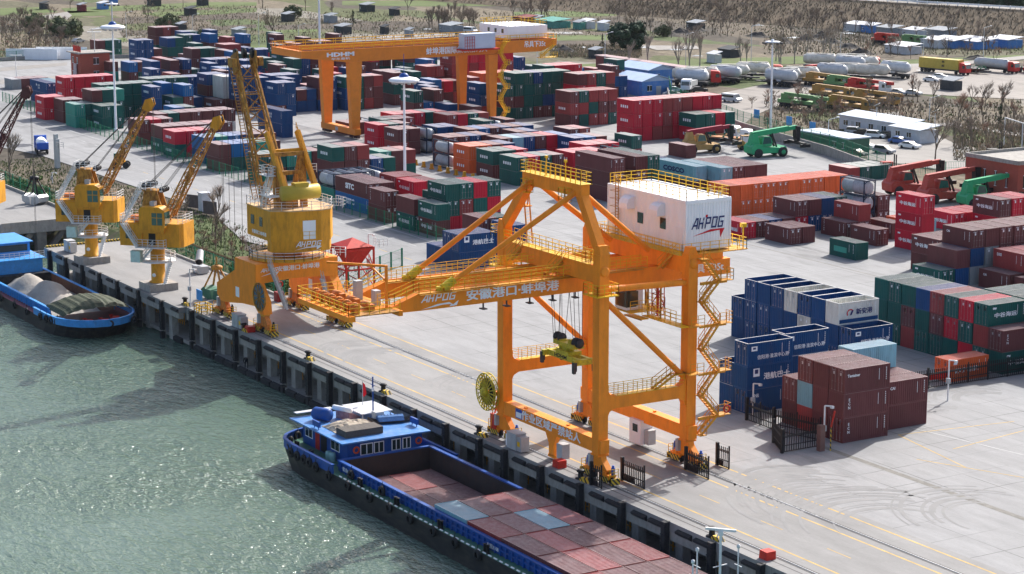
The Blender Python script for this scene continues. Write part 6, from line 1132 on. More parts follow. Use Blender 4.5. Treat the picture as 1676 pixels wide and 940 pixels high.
# ---------------------------------------------------------------- fences and gates
def fence(nm, label, pts, h, step, pm_, wire, post_r=.09, wt=.022, ws=.35, grp=None, z=0):
    t = thing(nm, label, 'fence', (*pts[0][:2], z), grp); proto = None; w_ = MB()
    for p, q in zip(pts, pts[1:]):
        p = Vector((*p[:2], z)); q = Vector((*q[:2], z)); L = (q-p).length; n = max(1, round(L/step)); n2 = max(1, round(L/ws))
        for i in range(n + (q.xy == Vector(pts[-1][:2]))):
            c = p.lerp(q, i/n)
            if proto is None: m_ = MB(); m_.tube(c, c+_Z*h*1.04, post_r, 6); proto = m_.build('post', pm_, t); c0 = c
            else: o = proto.copy(); COL.objects.link(o); o.location = proto.location + (c - c0)
        for i in range(n2): c = p.lerp(q, (i+.5)/n2); w_.bar(c+_Z*.08, c+_Z*h, wt)
        for zz in (.1, h*.5, h): w_.bar(p+_Z*zz, q+_Z*zz, wt*1.6)
    w_.build('wire_panel', wire, t); return t
fence('mesh_fence', 'long green mesh fence along the container stacks and the quay road', [(-100.5,51.2),(-106,51.3),(-210,51.4),(-262,53.2),(-278,54),(-330,56)], 2.3, 2.85, GRE, GRE)
fence('mesh_fence', 'green mesh fence along the back of the old pier', [(-79.5,12.6),(-131,12.6)], 1.9, 3.4, GRE, GRE)
fence('mesh_fence', 'green mesh fence across the water gap beside the trestle pier', [(-131.5,13.4),(-156,13.2),(-215,13.3)], 2.2, 4, GRE, GRE)
fence('mesh_fence', 'green fence of thick paired posts behind the red hopper', [(-78.4,20.2),(-84,28),(-90,36.6)], 2.6, 3.0, GRE, GRE, .16)
fence('mesh_fence', 'green mesh fence on the low wall before the fields at the west end', [(-432,52),(-432,100),(-410,150),(-369,201)], 2.6, 6, GRE, GRE, .1, .04)
wallf = fence('mesh_fence', 'green mesh fence on the grey wall behind the reach stackers', [(-262,205.5),(-243,192.8),(-191,175.2),(-151,166.5),(-123,157.0)], 2.3, 4, GRE, GRE, .08, .03, z=1.9)
fence('mesh_fence', 'green mesh fence before the bare trees beside the brick building', [(-123,157),(-112,192),(-60,175)], 2.3, 4, GRE, GRE, .08, .03)
b = MB()
for p, q in (((-262,205),(-243,192.3)),((-243,192.3),(-191,174.8)),((-191,174.8),(-151,166)),((-151,166),(-123,156.6))): b.bar((*p,.95),(*q,.95),.35,1.9)
tag(b.build('boundary_wall', CONC, loc=(-191,174.8,0)), 'low grey concrete wall along the yard edge behind the reach stackers', 'wall')
b = MB()
for p, q in (((-432,52),(-432,100)),((-432,100),(-410,150)),((-410,150),(-369,201))): b.bar((*p,.5),(*q,.5),.35,1.0)
tag(b.build('boundary_wall', CONC, loc=(-432,100,0)), 'low grey concrete wall before the fields at the west end', 'wall')
for i, (u, v) in enumerate(((1152,196),(1232,210),(1285,222),(1323,232))): p = at(u, v); b = MB(); b.cbox((p.x,p.y+1.0,3.1),(1.9,.1,1.9)); b.build('blue_panel', CYB, wallf)
for i, (u, v) in enumerate(((52,98),(78,97),(101,95))): p = at(u, v); b = MB(); b.bar((-4.4,-6.2,1.6),(4.4,6.2,1.6),.1,3.2); tag(b.build('notice_board', WHT, pos=p), 'large pale notice board on the west boundary fence', 'board', 'notice boards on the west fence')
def iron(label, pts, h=2.1, solid=.55, post=.28):
    t = thing('iron_fence', label, 'fence', (*pts[0][:2],0)); b = MB(); pb = MB()
    for p, q in zip(pts, pts[1:]):
        p = Vector((*p[:2],0)); q = Vector((*q[:2],0)); L = (q-p).length; n = max(2, round(L/.30))
        for i in range(n+1): c = p.lerp(q, i/n); b.bar(c+_Z*.1, c+_Z*h, .075)
        for zz in (.12,.75,1.62,1.75): b.bar(p+_Z*zz, q+_Z*zz, .085)
        if solid: d = q-p; b.bar(p+_Z*.4, (p+d*.55)+_Z*.4, .03, solid)
        m_ = max(1, round(L/3.2))
        for i in range(m_+1): c = p.lerp(q, i/m_); pb.bar(c, c+_Z*(h+.25), post if (i == 0) else post*.45)
    b.build('bars', BLK, t); pb.build('post', BLK, t)
iron('small black iron gate leaf at the quay edge beside the striped bogie', [(19.4,-1.75),(21.0,-1.65)]); iron('black iron gate leaf standing open between the crane rails', [(19.6,1.7),(23.2,1.8)]); iron('black iron gate leaf standing over the landside crane rail', [(19.7,9.2),(23.7,9.0)]); iron('short black iron gate leaf landward of the crane rails', [(20.0,12.8),(21.8,12.9)])
iron('black iron fence before the open topped blue stacks', [at(1222,688), at(1266,705)], 2.3, 0); iron('black iron fence bending round to the gate before the maroon block', [at(1266,725), at(1280,742), at(1337,732)], 2.3, 0); iron('black iron fence running behind the gate to its pillar', [at(1266,705), at(1342,722)], 2.3, 0)
iron('long black iron fence before the lone orange container', [(6.6,46.5),(6.9,52),(7.3,66.8),(8.0,80)], 2.2, 0, .2)
b = MB(); b.box(-.3,.3,-.3,.3,0,2.7); pr = at(1343,738); tag(b.build('gate_pillar', mat('brown_stone', (.17,.09,.075), .7, var=.2), pos=pr), 'brown stone pillar of the iron gate beside the maroon block', 'pillar')
b = MB(); b.bar((6.75,44.5,1.35),(6.85,55.5,1.3),.05,.75); tag(b.build('red_banner', mat('bright_red_cloth', (.62,.02,.015), .7, var=.1), loc=(6.75,50,0)), 'long red banner tied along the black iron fence by the orange container', 'banner')
# ---------------------------------------------------------------- buildings
def windows(b, face, c, w, h, d=.03):
    pass
def house(nm, label, cat, near, lx, ly, h, wall, roof, wins=(), rtype='flat', over=.3, doors=(), z=0):
    "near: the corner at the largest x and smallest y. wins: (face, offset, sill, w, h), face '-y' or '+x'"
    x1, y0 = near[0], near[1]; x0, y1 = x1-lx, y0+ly; t = thing(nm, label, cat, ((x0+x1)/2,(y0+y1)/2,z)); b = MB(); b.box(x0,x1,y0,y1,z,z+h); w_ = b.build('wall', wall, t); b = MB()
    if rtype == 'flat': b.box(x0-over,x1+over,y0-over,y1+over,z+h,z+h+.25)
    elif rtype == 'parapet': [b.bar((*p,z+h+.25),(*q,z+h+.25),.35,.7) for p, q in (((x0,y0),(x1,y0)),((x1,y0),(x1,y1)),((x1,y1),(x0,y1)),((x0,y1),(x0,y0)))]; b.box(x0+.2,x1-.2,y0+.2,y1-.2,z+h+.003,z+h+.1)
    elif rtype == 'gablex': b.prism([(y0-over,z+h),((y0+y1)/2,z+h+ly*.16),(y1+over,z+h),(y1+over,z+h+.12),((y0+y1)/2,z+h+ly*.16+.14),(y0-over,z+h+.12)], 'x', x0-over, x1+over); b.prism([(y0,z+h),(y1,z+h),((y0+y1)/2,z+h+ly*.15)], 'x', x0+.05, x1-.05)
    elif rtype == 'shed': b.add([(x0-over,y0-over,z+h+.05),(x1+over,y0-over,z+h+.05),(x1+over,y1+over,z+h+.8),(x0-over,y1+over,z+h+.8),(x0-over,y0-over,z+h+.2),(x1+over,y0-over,z+h+.2),(x1+over,y1+over,z+h+.95),(x0-over,y1+over,z+h+.95)], [(0,3,2,1),(4,5,6,7),(0,1,5,4),(1,2,6,5),(2,3,7,6),(3,0,4,7)])
    b.build('roof', roof, t)
    for kind, lst, mt in (('window', wins, GLS), ('door', doors, GRY)):
        for f, o, s, w, hh in lst:
            b = MB()
            if f == '-y': b.box(x0+o,x0+o+w,y0-.04,y0-.005,z+s,z+s+hh); fr = [(x0+o-.08,y0-.06,x0+o+w+.08)]
            else: b.box(x1+.005,x1+.04,y0+o,y0+o+w,z+s,z+s+hh)
            wo = b.build(kind, mt, t)
            if kind == 'window':
                b = MB()
                if f == '-y': b.bar((x0+o,y0-.05,z+s),(x0+o+w,y0-.05,z+s),.1); b.bar((x0+o,y0-.05,z+s+hh),(x0+o+w,y0-.05,z+s+hh),.08); b.bar((x0+o+w/2,y0-.05,z+s),(x0+o+w/2,y0-.05,z+s+hh),.07)
                else: b.bar((x1+.05,y0+o,z+s),(x1+.05,y0+o+w,z+s),.1); b.bar((x1+.05,y0+o,z+s+hh),(x1+.05,y0+o+w,z+s+hh),.08); b.bar((x1+.05,y0+o+w/2,z+s),(x1+.05,y0+o+w/2,z+s+hh),.07)
                b.build('frame', WHT, wo)
    return t
bt = at(132.5,134); tw = house('brick_tower', 'two storey brick red gatehouse with pale windows among the far stacks', 'building', bt, 7.0, 8.2, 7.3, BRK, CONC, [('-y',1.2,4.6,1.0,1.6),('-y',4.4,4.6,1.0,1.6),('+x',3.6,4.4,1.6,1.7),('+x',3.6,.9,1.6,1.7),('-y',1.2,.9,1.0,1.6)], 'flat', .9)
b = MB(); b.box(bt.x-3.6,bt.x-2.0,bt.y-.6,bt.y-.3,.3,4.6); b.build('sign_panel', mat('pink_grey_panel', (.5,.42,.42), .7, var=.2, scale=3), tw)
b = MB()
for i in range(4): b.box(bt.x-5.8+i*1.5,bt.x-4.8+i*1.5,bt.y+.2,bt.y+.4,7.7,9.2)
b.build('roof_letters', REDP, tw)
lp = Vector((bt.x-1.0, bt.y+4.5, 7.55)); t = thing('street_lamp', 'white lamp with a flat panel on the brick gatehouse roof', 'street lamp', lp); b = MB(); b.tube(lp, lp+_Z*5.2, .1, 6); b.build('pole', WHR, t); b = MB(); b.bar(lp+_Z*5.3-_R0*1.8, lp+_Z*5.3+_R0*1.8, .8, .12); b.build('lamp_head', WHR, t)
bn = at(1664,338); house('brick_building', 'brick red flat roofed building with narrow white framed windows at the picture edge', 'building', bn, 13.0, 15, 7.2, BRK, CONC, [('-y',1.9+i*2.7,2.9,.55,2.6) for i in range(4)] + [('+x',1.2,3.0,2.0,2.2),('+x',5.2,3.0,2.0,2.2)], 'parapet')
bs = at(1097,155); house('blue_shed', 'blue walled shed with pale blue gable roof behind the red container wall', 'building', (bs.x+0, bs.y-8.5), 13, 9.0, 3.6, BLUES, mat('pale_blue_sheet', (.36,.46,.60), .5, var=.1, scale=.5), [('+x',1.5,1.2,1.4,1.4)], 'gablex', .4, [('+x',4.2,.05,1.5,2.3)])
bs2 = at(1062,136); house('blue_shed', 'pale roofed blue annex behind the blue gable shed', 'building', bs2, 15, 8, 3.2, BLUES, mat('pale_blue_sheet', (.36,.46,.60), .5, var=.1, scale=.5), [('+x',2,1,1.5,1.2)], 'gablex', .4)
bs3 = at(1118,133); house('long_store', 'long low dull red store with flat roof behind the blue sheds', 'building', bs3, 42, 3, 3.4, mat('dull_red_sheet', (.20,.045,.05), .6, var=.15, scale=.4), mat('dull_pink_roof', (.34,.24,.24), .7, var=.15), (), 'flat')
po = at(1483,229); house('prefab_office', 'long white prefabricated office behind the parked cars', 'building', po, 22, 4.5, 3.0, mat('grey_white_panels', (.52,.53,.55), .6, var=.08), mat('pale_grey_sheet', (.45,.50,.55), .5, var=.1), [('-y',1.5+i*4.2,1.0,1.4,1.2) for i in range(5)], 'shed', .3, [('-y',4.0,.05,1.0,2.1),('-y',12.6,.05,1.0,2.1)])
po2 = at(1505,236); house('prefab_office', 'short white prefabricated office with pale awning beside the cars', 'building', po2, 9, 5, 2.7, WSH, mat('pale_grey_sheet', (.45,.50,.55), .5, var=.1), [('-y',1.5,1.0,1.2,1.1),('-y',5,1.0,1.2,1.1)], 'shed', .5)
gs = at(1388,253); house('green_shed', 'low green walled gate shed with pale flat roof beside the grey wall', 'building', gs, 16, 5.5, 3.0, mat('dull_green_sheet', (.06,.14,.09), .6, var=.15), mat('pale_blue_roof', (.42,.48,.54), .6, var=.1), [('-y',11,1.0,1.3,1.2),('-y',14,1.0,1.0,1.2)], 'flat', .25)
hb_ = at(335,345); b = MB(); b.box(-.8,.8,-.8,.8,0,3.0); b.box(-.9,.9,-.9,.9,3.0,3.15); tag(b.build('meter_kiosk', WSH, pos=hb_), 'narrow white kiosk on the road edge above the riverbank', 'kiosk')
for u, v, l in ((317,341,'dark steel sheet propped beside the narrow white kiosk'),(344,352,'rusty steel sheet propped below the narrow white kiosk')): b = MB(); b.bar((-1.9,-.4,1.1),(1.9,.4,1.3),.08,2.2); tag(b.build('steel_sheet', mat('rusty_sheet', (.10,.085,.085), .6, var=.3, scale=.8, dirt=RUST, dirt_amt=.5), pos=at(u,v)), l, 'sheet')
COLH = {'b': BLUES, 'w': WSH, 'k': mat('dark_hut', (.045,.05,.055), .8, var=.3), 'r': mat('faded_red_hut', (.22,.05,.05), .7, var=.3), 't': mat('teal_net', (.08,.26,.22), .8, var=.3), 'g': mat('grey_hut', (.24,.26,.28), .7, var=.25)}
HUT = [(166,16,'b',5),(132,19,'r',4),(184,5,'b',4),(250,11,'k',6),(70,16,'k',4),(295,52,'k',4),(389,62,'g',5),(560,57,'k',6),(629,56,'k',3),(669,62,'g',3),(738,55,'g',8),(600,20,'k',6),(1600-40,80,'b',12),(1600,82,'b',14),(1535,80,'w',8),(1650,80,'b',10),(1484,90,'w',10),(1405,53,'w',8),(1428,55,'b',6),(1460,60,'g',8),(1500,62,'w',7),(1545,63,'g',9),(1515,52,'w',6),(1655,55,'r',10),(1620,62,'g',7),(975,96,'k',4),(960,48,'w',6),(988,51,'w',4),(905,47,'t',12),(948,49,'t',4),(860,42,'r',8),(878,42,'r',5),(1195,95,'k',6),(1140,50,'k',6),(1170,104,'w',4),(1128,16,'w',4),(1185,27,'w',5),(1207,29,'w',3),(540,38,'g',5),(470,36,'k',5),(645,26,'k',4),(330,10,'k',5),(310,26,'k',5),(1560,30+120,'k',5)]
NAMH = {'b': 'blue sheet', 'w': 'pale sheet', 'k': 'dark', 'r': 'faded red', 't': 'teal netted', 'g': 'grey'}
for i, (u, v, c, l) in enumerate(HUT):
    p = at(u, v, -.1); house('field_hut', f'small {NAMH[c]} hut standing in the fields beyond the yard', 'hut', p, l, l*.6, 2.2 + .1*(i % 4), COLH[c], WSH if (c in 'bw') else COLH['g'] if i % 2 else COLH[c], [('-y',.6,.9,.7,.7)] if l > 5 else (), 'shed', .25, z=-.1)['group'] = f'{NAMH[c]} huts in the fields'
# ---------------------------------------------------------------- vehicles (built facing +y, then turned)
CARP = {k: mat(k+'_car_paint', c, .3, var=.04, spec=.6) for k, c in (('white',(.70,.71,.72)),('black',(.02,.02,.024)),('grey',(.25,.26,.28)),('blue',(.02,.10,.34)),('silver',(.42,.44,.46)))}
def wheels(b, xs, ys, r, w=.3):
    for x in xs:
        for y in ys: b.lathe([(0,-w/2),(r*.55,-w/2),(r*.6,-w/2-.01),(r,-w/2+.04),(r,w/2-.04),(r*.6,w/2+.01),(0,w/2)], (x,y,r), 14, 'x')
def wheelset(t, xs, ys, r, w=.3):
    b = MB(); wheels(b, xs[:1], ys[:1], r, w); o = b.build('wheel', RUB, t); copies(o, [(x-xs[0],y-ys[0],0) for x in xs for y in ys if (x,y) != (xs[0],ys[0])])
def car(label, u, v, rz, paint, suv=False, pos=None, cat='car', grp=None, van=False):
    p = pos or at(u, v); t = thing('parked_car', label, cat, (0,0,0), grp); b = MB(); h = 1.62 if suv else 1.42
    if van: b.prism([(-2.5,.3),(2.5,.3),(2.6,.9),(2.1,1.15),(1.6,2.0),(-2.5,2.05)], 'x', -.9, .9)
    else: b.prism([(-2.25,.28),(2.2,.28),(2.3,.6),(2.2,.82),(1.25,.95),(-1.9,.98),(-2.25,.85)], 'x', -.9, .9); b.prism([(1.2,.94),(.35,h),(-1.1 if not suv else -1.8,h),(-2.0 if suv else -1.75,.96)], 'x', -.74, .74)
    b.build('body', CARP[paint], t); b = MB()
    if van: b.box(-.92,.92,-2.3,1.3,1.2,1.7); b.prism([(1.58,1.95),(2.05,1.2),(2.12,1.2),(1.66,1.97)], 'x', -.8, .8)
    else: b.prism([(1.0,1.0),(.36,h-.08),(-1.0 if not suv else -1.7,h-.08),(-1.6 if not suv else -1.85,1.0)], 'x', -.77, .77); b.prism([(1.26,.98),(.42,h-.06),(.36,h-.06),(1.18,.98)], 'x', -.7, .7)
    b.build('windows', GLS, t); wheelset(t, (-.82,.82), (-1.4,1.4), .33, .22); b = MB(); b.box(-.85,-.5,2.18,2.27,.6,.75); copies(b.build('headlight', LET, t), [(1.35,0,0)])
    t.location = p; t.rotation_euler = (0,0,rz); return t
FY = R(0)
for a in (('black saloon car parked before the green gate shed',1402,256,R(-75),'black'),('grey minivan parked on the open yard beside the green gate shed',1447,251,R(-75),'grey',True),('white hatchback parked behind the green gate shed posts',1415,243,R(-70),'white'),('white car parked nearest the prefab office door',1433,226,R(-60),'white',True),('black car parked second in the row at the prefab office',1415,222,R(-60),'black'),('dark car half hidden behind the white car at the prefab office',1452,226,R(-60),'black'),('bright blue car parked before the short prefab office',1472,235,R(-75),'blue'),('white car parked at the end of the office row',1489,243,R(-75),'white'),('small teal truck parked at the office corner',1400,220,R(-60),'silver',True),
          ('white car parked on the dusty lorry park beside the yellow container lorry',1525,134,R(-70),'white'),('second white car close behind the one on the lorry park',1538,129,R(-60),'white'),('white car parked beside the blue gable shed',1104,151,R(-20),'white'),('silver car parked beside the blue gable shed doors',1100,158,R(-20),'silver'),('black car parked behind the white dump truck',1143,151,R(-20),'black'),('pale car glinting on the lorry park beside the stored crane trucks',1470,155,R(-70),'silver'),('silver car glinting on the lorry park among the crane trucks',1494,156,R(-70),'silver'),('dark car parked in the dry brush at the west end',55,57,R(30),'black'),('dark hatchback parked at the west field corner',128,70,R(30),'grey'),('white car in the fields near the levee',1330,27,R(60),'white')): car(*a[:5], suv=len(a) > 5)
car('pale blue minibus parked in front of the bare trees by the lorry park', 1197, 167, R(-75), 'silver', van=True, cat='minibus'); car('white van parked in the fields below the levee', 1330, 28, R(-75), 'white', van=True, cat='van'); car('white van near the huts behind the yard gantry', 770, 54, R(-75), 'white', van=True, cat='van')
def lorry(label, u, v, rz, cab, kind, L=11, body=None, name='lorry', cat='lorry', grp=None, hascab=True):
    p = at(u, v); t = thing(name, label, cat, (0,0,0), grp)
    if hascab:
        b = MB(); b.prism([(L/2-2.2,.7),(L/2,.7),(L/2+.05,1.7),(L/2-.2,2.9),(L/2-.6,3.2),(L/2-2.2,3.3)], 'x', -1.2, 1.2); c = b.build('cab', cab, t); b = MB(); b.prism([(L/2+.07,1.75),(L/2-.14,2.75),(L/2-.22,2.75),(L/2-.02,1.75)], 'x', -1.05, 1.05); b.box(-1.22,1.22,L/2-1.2,L/2-.35,1.8,2.6); b.build('windscreen', GLS, c)
    b = MB(); b.box(-.5,.5,-L/2,L/2-.5,.75,1.05); b.box(-1.15,1.15,-L/2,L/2-2.6,1.05,1.2); b.build('chassis', DKG, t)
    wheelset(t, (-1.0,1.0), [y for y in ((L/2-.9,) if hascab else ())] + [-L/2+1,-L/2+2.2,-L/2+3.4] + ([L/2-3.4] if hascab else []), .5, .35); y1 = L/2-2.6
    b = MB()
    if kind == 'tank': b.lathe([(0,-L/2-.1),(.8,-L/2),(1.15,-L/2+.5),(1.25,-L/2+2),(1.2,-.5),(1.25,y1-2),(1.15,y1-.5),(0,y1)], (0,0,2.3), 16, 'y'); b.box(-.35,.35,-L/2+.5,y1-.6,3.5,3.62); b.build('tank', body, t)
    elif kind == 'silo': b.lathe([(0,-L/2-.1),(.9,-L/2),(1.25,-L/2+.8),(1.3,-L/2+2.5),(1.05,-.6),(1.3,y1-2.2),(1.2,y1-.8),(0,y1)], (0,0,2.6), 16, 'y'); b.prism([(-2.2,1.7),(-.4,1.7),(-1.3,.8)], 'x', -.6, .6); b.box(-.3,.3,-L/2+.6,y1-.8,3.82,3.92); b.build('tank', body, t)
    elif kind == 'box': b.box(-1.22,1.22,-L/2,y1,1.25,3.95); o = b.build('container', body, t); text('m\nsc', LETK, (-1.235,.3,2.75), (0,-1,0), (0,0,1), 1.1, o, bold=.05); text('m\nsc', LETK, (1.235,.3,2.75), (0,1,0), (0,0,1), 1.1, o, bold=.05)
    elif kind == 'tip': b.prism([(-L/2,1.3),(y1,1.3),(y1,2.7),(-L/2,2.5)], 'x', -1.2, 1.2); b.build('tipper', body, t)
    elif kind == 'water': b.lathe([(0,-L/2),(.9,-L/2+.1),(1.05,-L/2+.4),(1.05,y1-.4),(0,y1)], (0,0,2.1), 14, 'y'); b.k = 1; b.box(-1.15,1.15,-L/2-.6,y1,1.2,1.55); b.box(-1.15,1.15,-L/2-.7,-L/2+.8,1.2,2.5); b.build('tank', [body, BLU], t)
    elif kind == 'flat': b.box(-1.22,1.22,-L/2,y1,1.2,1.42); b.k = 1; [b.cbox((s*1.1,y,1.55),(.3,.35,.3)) for s in (-1,1) for y in (-L/2+.3,-1.5,1.5,y1-.3)]; b.build('flatbed', [body, GRE], t)
    elif kind == 'crane': b.box(-1.2,1.2,-L/2,y1,1.2,1.9); b.bar((.3,-L/2+1.5,3.2),(.3,L/2+1.6,2.9),.75,.8); b.box(-.9,.9,-L/2+.8,-L/2+3.4,1.9,3.3); b.k = 1; b.box(-1.1,-.3,-.5,1.3,1.9,3.0); b.build('crane_boom', [body, GLS], t)
    t.location = p; t.rotation_euler = (0,0,rz); return t
CRM = mat('cream_tanker_paint', (.62,.59,.52), .45, var=.15, scale=.6, dirt=(.2,.13,.07), dirt_amt=.5); SLV = mat('silver_tanker', (.45,.47,.49), .4, .05, var=.12); REDC = mat('red_lorry_paint', (.50,.035,.03), .4, var=.08); YELC = mat('mustard_container', (.50,.37,.07), .5, var=.1)
WCAB = CARP['white']; BOP = mat('faded_orange_flatbed', (.50,.25,.12), .7, var=.2, scale=.8); YCR = mat('crane_yellow', (.36,.21,.06), .5, var=.15); GCR = mat('lime_green_paint', (.13,.26,.10), .5, var=.15)
TK = [(1122,141,-35),(1140,139,-35),(1158,137,-35),(1176,135,-35),(1208,133,-38),(1243,129,-38),(1268,141,-40),(1292,139,-42),(1322,137,-42),(1352,131,-45),(1392,131,-45),(1438,133,-48),(1456,127,-48),(1403,115,-45),(1352,114,-45),(1382,118,-45),(1420,119,-48)]
for i, (u, v, a) in enumerate(TK): lorry('dusty cream bulk tanker trailer parked in the row on the lorry park', u, v, R(a+150 if i % 3 == 0 else a), REDC if i % 4 == 1 else WCAB, 'silo', 10.5, CRM if i % 3 else SLV, 'tanker_trailer', 'tanker', 'tanker trailers on the lorry park', hascab=(i % 4 == 1)).scale = (1.2, 1.2, 1.15)
lorry('red cab lorry carrying a mustard yellow container on the lorry park',1546,120,R(-80),REDC,'box',16,YELC); lorry('red lorry with a silver tank at the picture edge',1630,118,R(-80),REDC,'tank',14,SLV); lorry('red lorry cab parked beside the silver tank lorry',1668,118,R(-80),REDC,'flat',9,DKG)
lorry('empty dark flatbed trailer between the yellow container lorry and the silver tank',1596,120,R(-80),WCAB,'flat',11,DKG,'trailer','trailer',hascab=False); lorry('dark low trailer parked before the tank lorry',1600,118,R(-80),WCAB,'flat',8,DKG,'trailer','trailer',hascab=False)
lorry('white dump truck parked beside the blue gable shed',1128,149,R(-140),WCAB,'tip',8,GRY); lorry('blue and white water tank truck on the white road at the west end',68,250,R(75),BLU,'water',7.5,WHT)
for i, (u, v) in enumerate(((1182,214),(1202,218),(1222,224))): lorry(f'{("orange flatbed trailer with white tractor behind the maroon reach stacker boom","orange flatbed trailer in the middle behind the reach stacker","orange flatbed trailer with white tractor beside the grey wall")[i]}', u-45, v+10, R(-62), WCAB, 'flat', 15, BOP, 'terminal_tractor', 'tractor')
for u, v, c, l in ((1350,142,YCR,'yellow mobile crane stored at the back of the dusty lot'),(1385,147,GCR,'lime green mobile crane stored behind the bare trees'),(1420,152,REDC,'red mobile crane boom stored behind the bare trees'),(1362,163,YCR,'yellow mobile crane stored in the middle of the dusty lot'),(1312,178,GCR,'lime green crane truck at the edge of the brush'),(1390,182,YCR,'yellow crane truck half hidden in the brush'),(1432,172,YCR,'yellow crane boom lying behind the brush by the small hut')): lorry(l, u, v, R(-78), c if c is not REDC else WCAB, 'crane', 13, c, 'crane_truck', 'crane truck')
for u, v, c, l in ((1445,72,REDP,'orange excavator parked among the blue sheds'),(1490,75,GCR,'green excavator parked among the blue sheds')): lorry(l, u, v, R(-60), c, 'crane', 7, c, 'excavator', 'excavator')
# reach stackers
def stacker(label, u, v, rz, body, boom, s=1.0):
    t = thing('reach_stacker', label, 'reach stacker', (0,0,0)); b = MB(); b.prism([(-4.1,.9),(-4.2,2.0),(-3.6,2.6),(-2.0,2.4),(-1.6,1.9),(2.2,1.7),(3.0,1.9),(3.4,1.2),(3.2,.8),(-3.9,.7)], 'x', -1.5, 1.5); b.prism([(-4.0,2.0),(-3.4,4.3),(-2.6,4.4),(-2.0,2.4)], 'x', -.75, .75); bd = b.build('body', body, t)
    wheelset(t, (-1.55,1.55), (2.3,), .9, .75); wheelset(t, (-1.35,1.35), (-2.7,), .85, .6)
    b = MB()
    for x in (-1.95,1.95): b.lathe([(0,-.03),(.45,-.03),(.45,.03),(0,.03)], (x,2.3,.9), 12, 'x')
    b.build('hubs', body, t)
    b = MB(); b.prism([(-1.6,1.9),(.4,1.9),(.6,2.7),(.2,3.7),(-1.2,3.8),(-1.6,3.4)], 'x', -.75, .75); cb = b.build('cab', body, t); b = MB(); b.prism([(-1.45,2.4),(.44,2.45),(.14,3.6),(-1.15,3.68)], 'x', -.78, .78); b.build('cab_window', GLT, cb)
    b = MB(); b.bar((0,-3.4,4.2),(0,4.2,5.0),.95,.9); b.bar((0,1.0,4.6),(0,6.0,5.15),.7,.68); b.build('boom', boom, t); b = MB(); b.bar((-.5,1.6,1.7),(-.35,.6,4.3),.28); b.bar((.5,1.6,1.7),(.35,.6,4.3),.28); b.k = 1; b.prism([(5.6,5.4),(6.6,5.3),(6.5,2.6),(6.0,2.4),(5.7,3.0)], 'x', -.6, .6); b.box(-3.0,3.0,5.9,6.5,2.0,2.5); [b.box(s_*3.0-.25,s_*3.0+.25,5.2,7.2,1.7,2.3) for s_ in (-1,1)]; b.build('spreader_head', [BLK, BLK], t)
    t.location = at(u, v); t.rotation_euler = (0,0,rz); t.scale = (s,s,s); return t
RSY = mat('mustard_stacker_paint', (.42,.26,.09), .5, var=.15, scale=1); RSG = mat('bright_green_stacker', (.03,.33,.14), .45, var=.1, scale=1); RSR = mat('faded_red_stacker', (.36,.05,.035), .5, var=.15, scale=1, dirt=(.3,.2,.17), dirt_amt=.3); MRB = mat('maroon_boom', (.28,.02,.04), .5, var=.15)
stacker('mustard reach stacker with a maroon boom behind the lone brown container',1150,250,R(-12),RSY,MRB,1.0); stacker('bright green reach stacker standing alone before the grey wall',1256,256,R(-8),RSG,RSG,1.08)
stacker('faded red reach stacker farther from the brick building',1486,318,R(-8),RSR,RSR,1.08); stacker('faded red reach stacker between its twin and the green one',1544,331,R(-8),RSR,RSR,1.08); stacker('green reach stacker half hidden by the brick building',1606,338,R(-8),RSG,RSG,1.0)
def forklift(label, u, v, c):
    t = thing('forklift', label, 'forklift', (0,0,0)); b = MB(); b.prism([(-1.4,.4),(1.0,.4),(1.0,1.0),(-.4,1.1),(-.6,1.5),(-1.4,1.4)], 'x', -.6, .6); b.build('body', c, t); b = MB(); [b.bar((x,y,1.0),(x,y,2.3),.1) for x in (-.5,.5) for y in (-.9,.6)]; b.box(-.6,.6,-1,.7,2.25,2.35); b.k = 1; [b.bar((x,1.2,.2),(x,1.2,3.4),.15) for x in (-.4,.4)]; b.bar((-.4,1.3,.3),(-.4,2.4,.25),.12); b.bar((.4,1.3,.3),(.4,2.4,.25),.12); b.build('mast', [c, BLK], t); wheelset(t, (-.55,.55), (-.95,.75), .38, .3); t.location = at(u, v); t.rotation_euler = (0,0,R(-20)); t.scale = (1.25,)*3
forklift('small red forklift beside the faded red reach stacker',1452,290,REDP); forklift('small yellow loader parked behind the green reach stacker',1222,245,YCR); forklift('dark forklift with its mast raised behind the brick building',1625,268,BLK)
# ---------------------------------------------------------------- gear on the quay and the bank
p = at(560,468); t = thing('hopper', 'red steel loading hopper on braced legs behind the portal crane', 'hopper', p); q0 = Vector((-79.5,23.5,0))
b = MB(); A = [(-82.5,20.5),(-75.5,20.5),(-75.5,27),(-82.5,27)]; B = [(-80,22.5),(-78,22.5),(-78,25),(-80,25)]
b.add([(*a,6.2) for a in A] + [(*a,3.2) for a in B], [(i,(i+1)%4,4+(i+1)%4,4+i) for i in range(4)]); b.add([(*a,6.25) for a in A] + [(-79,23.8,7.4)], [(i,(i+1)%4,4) for i in range(4)]); b.build('hopper_bowl', REDP, t)
b = MB(); [b.bar((*a,0),(*a,6.2),.35) for a in A]
for a, c in zip(A, A[1:]+A[:1]): b.bar((*a,5.9),(*c,5.9),.3); b.bar((*a,3.0),(*c,3.0),.22); m_ = ((a[0]+c[0])/2,(a[1]+c[1])/2); b.bar((*a,3.0),(*m_,5.9),.18); b.bar((*c,3.0),(*m_,5.9),.18); b.bar((*a,.3),(*c,3.0),.16)
b.build('frame', REDP, t); b = MB(); b.rail([(-75.5,27,6.4),(-73,27,6.4),(-73,29,6.4)],1.1,.8,.07); b.stair((-83,21,.1),(-83,24,3.2),(.7,0,0),.7); b.build('railing', WHR, t)
t.scale = (.66,.66,.95)
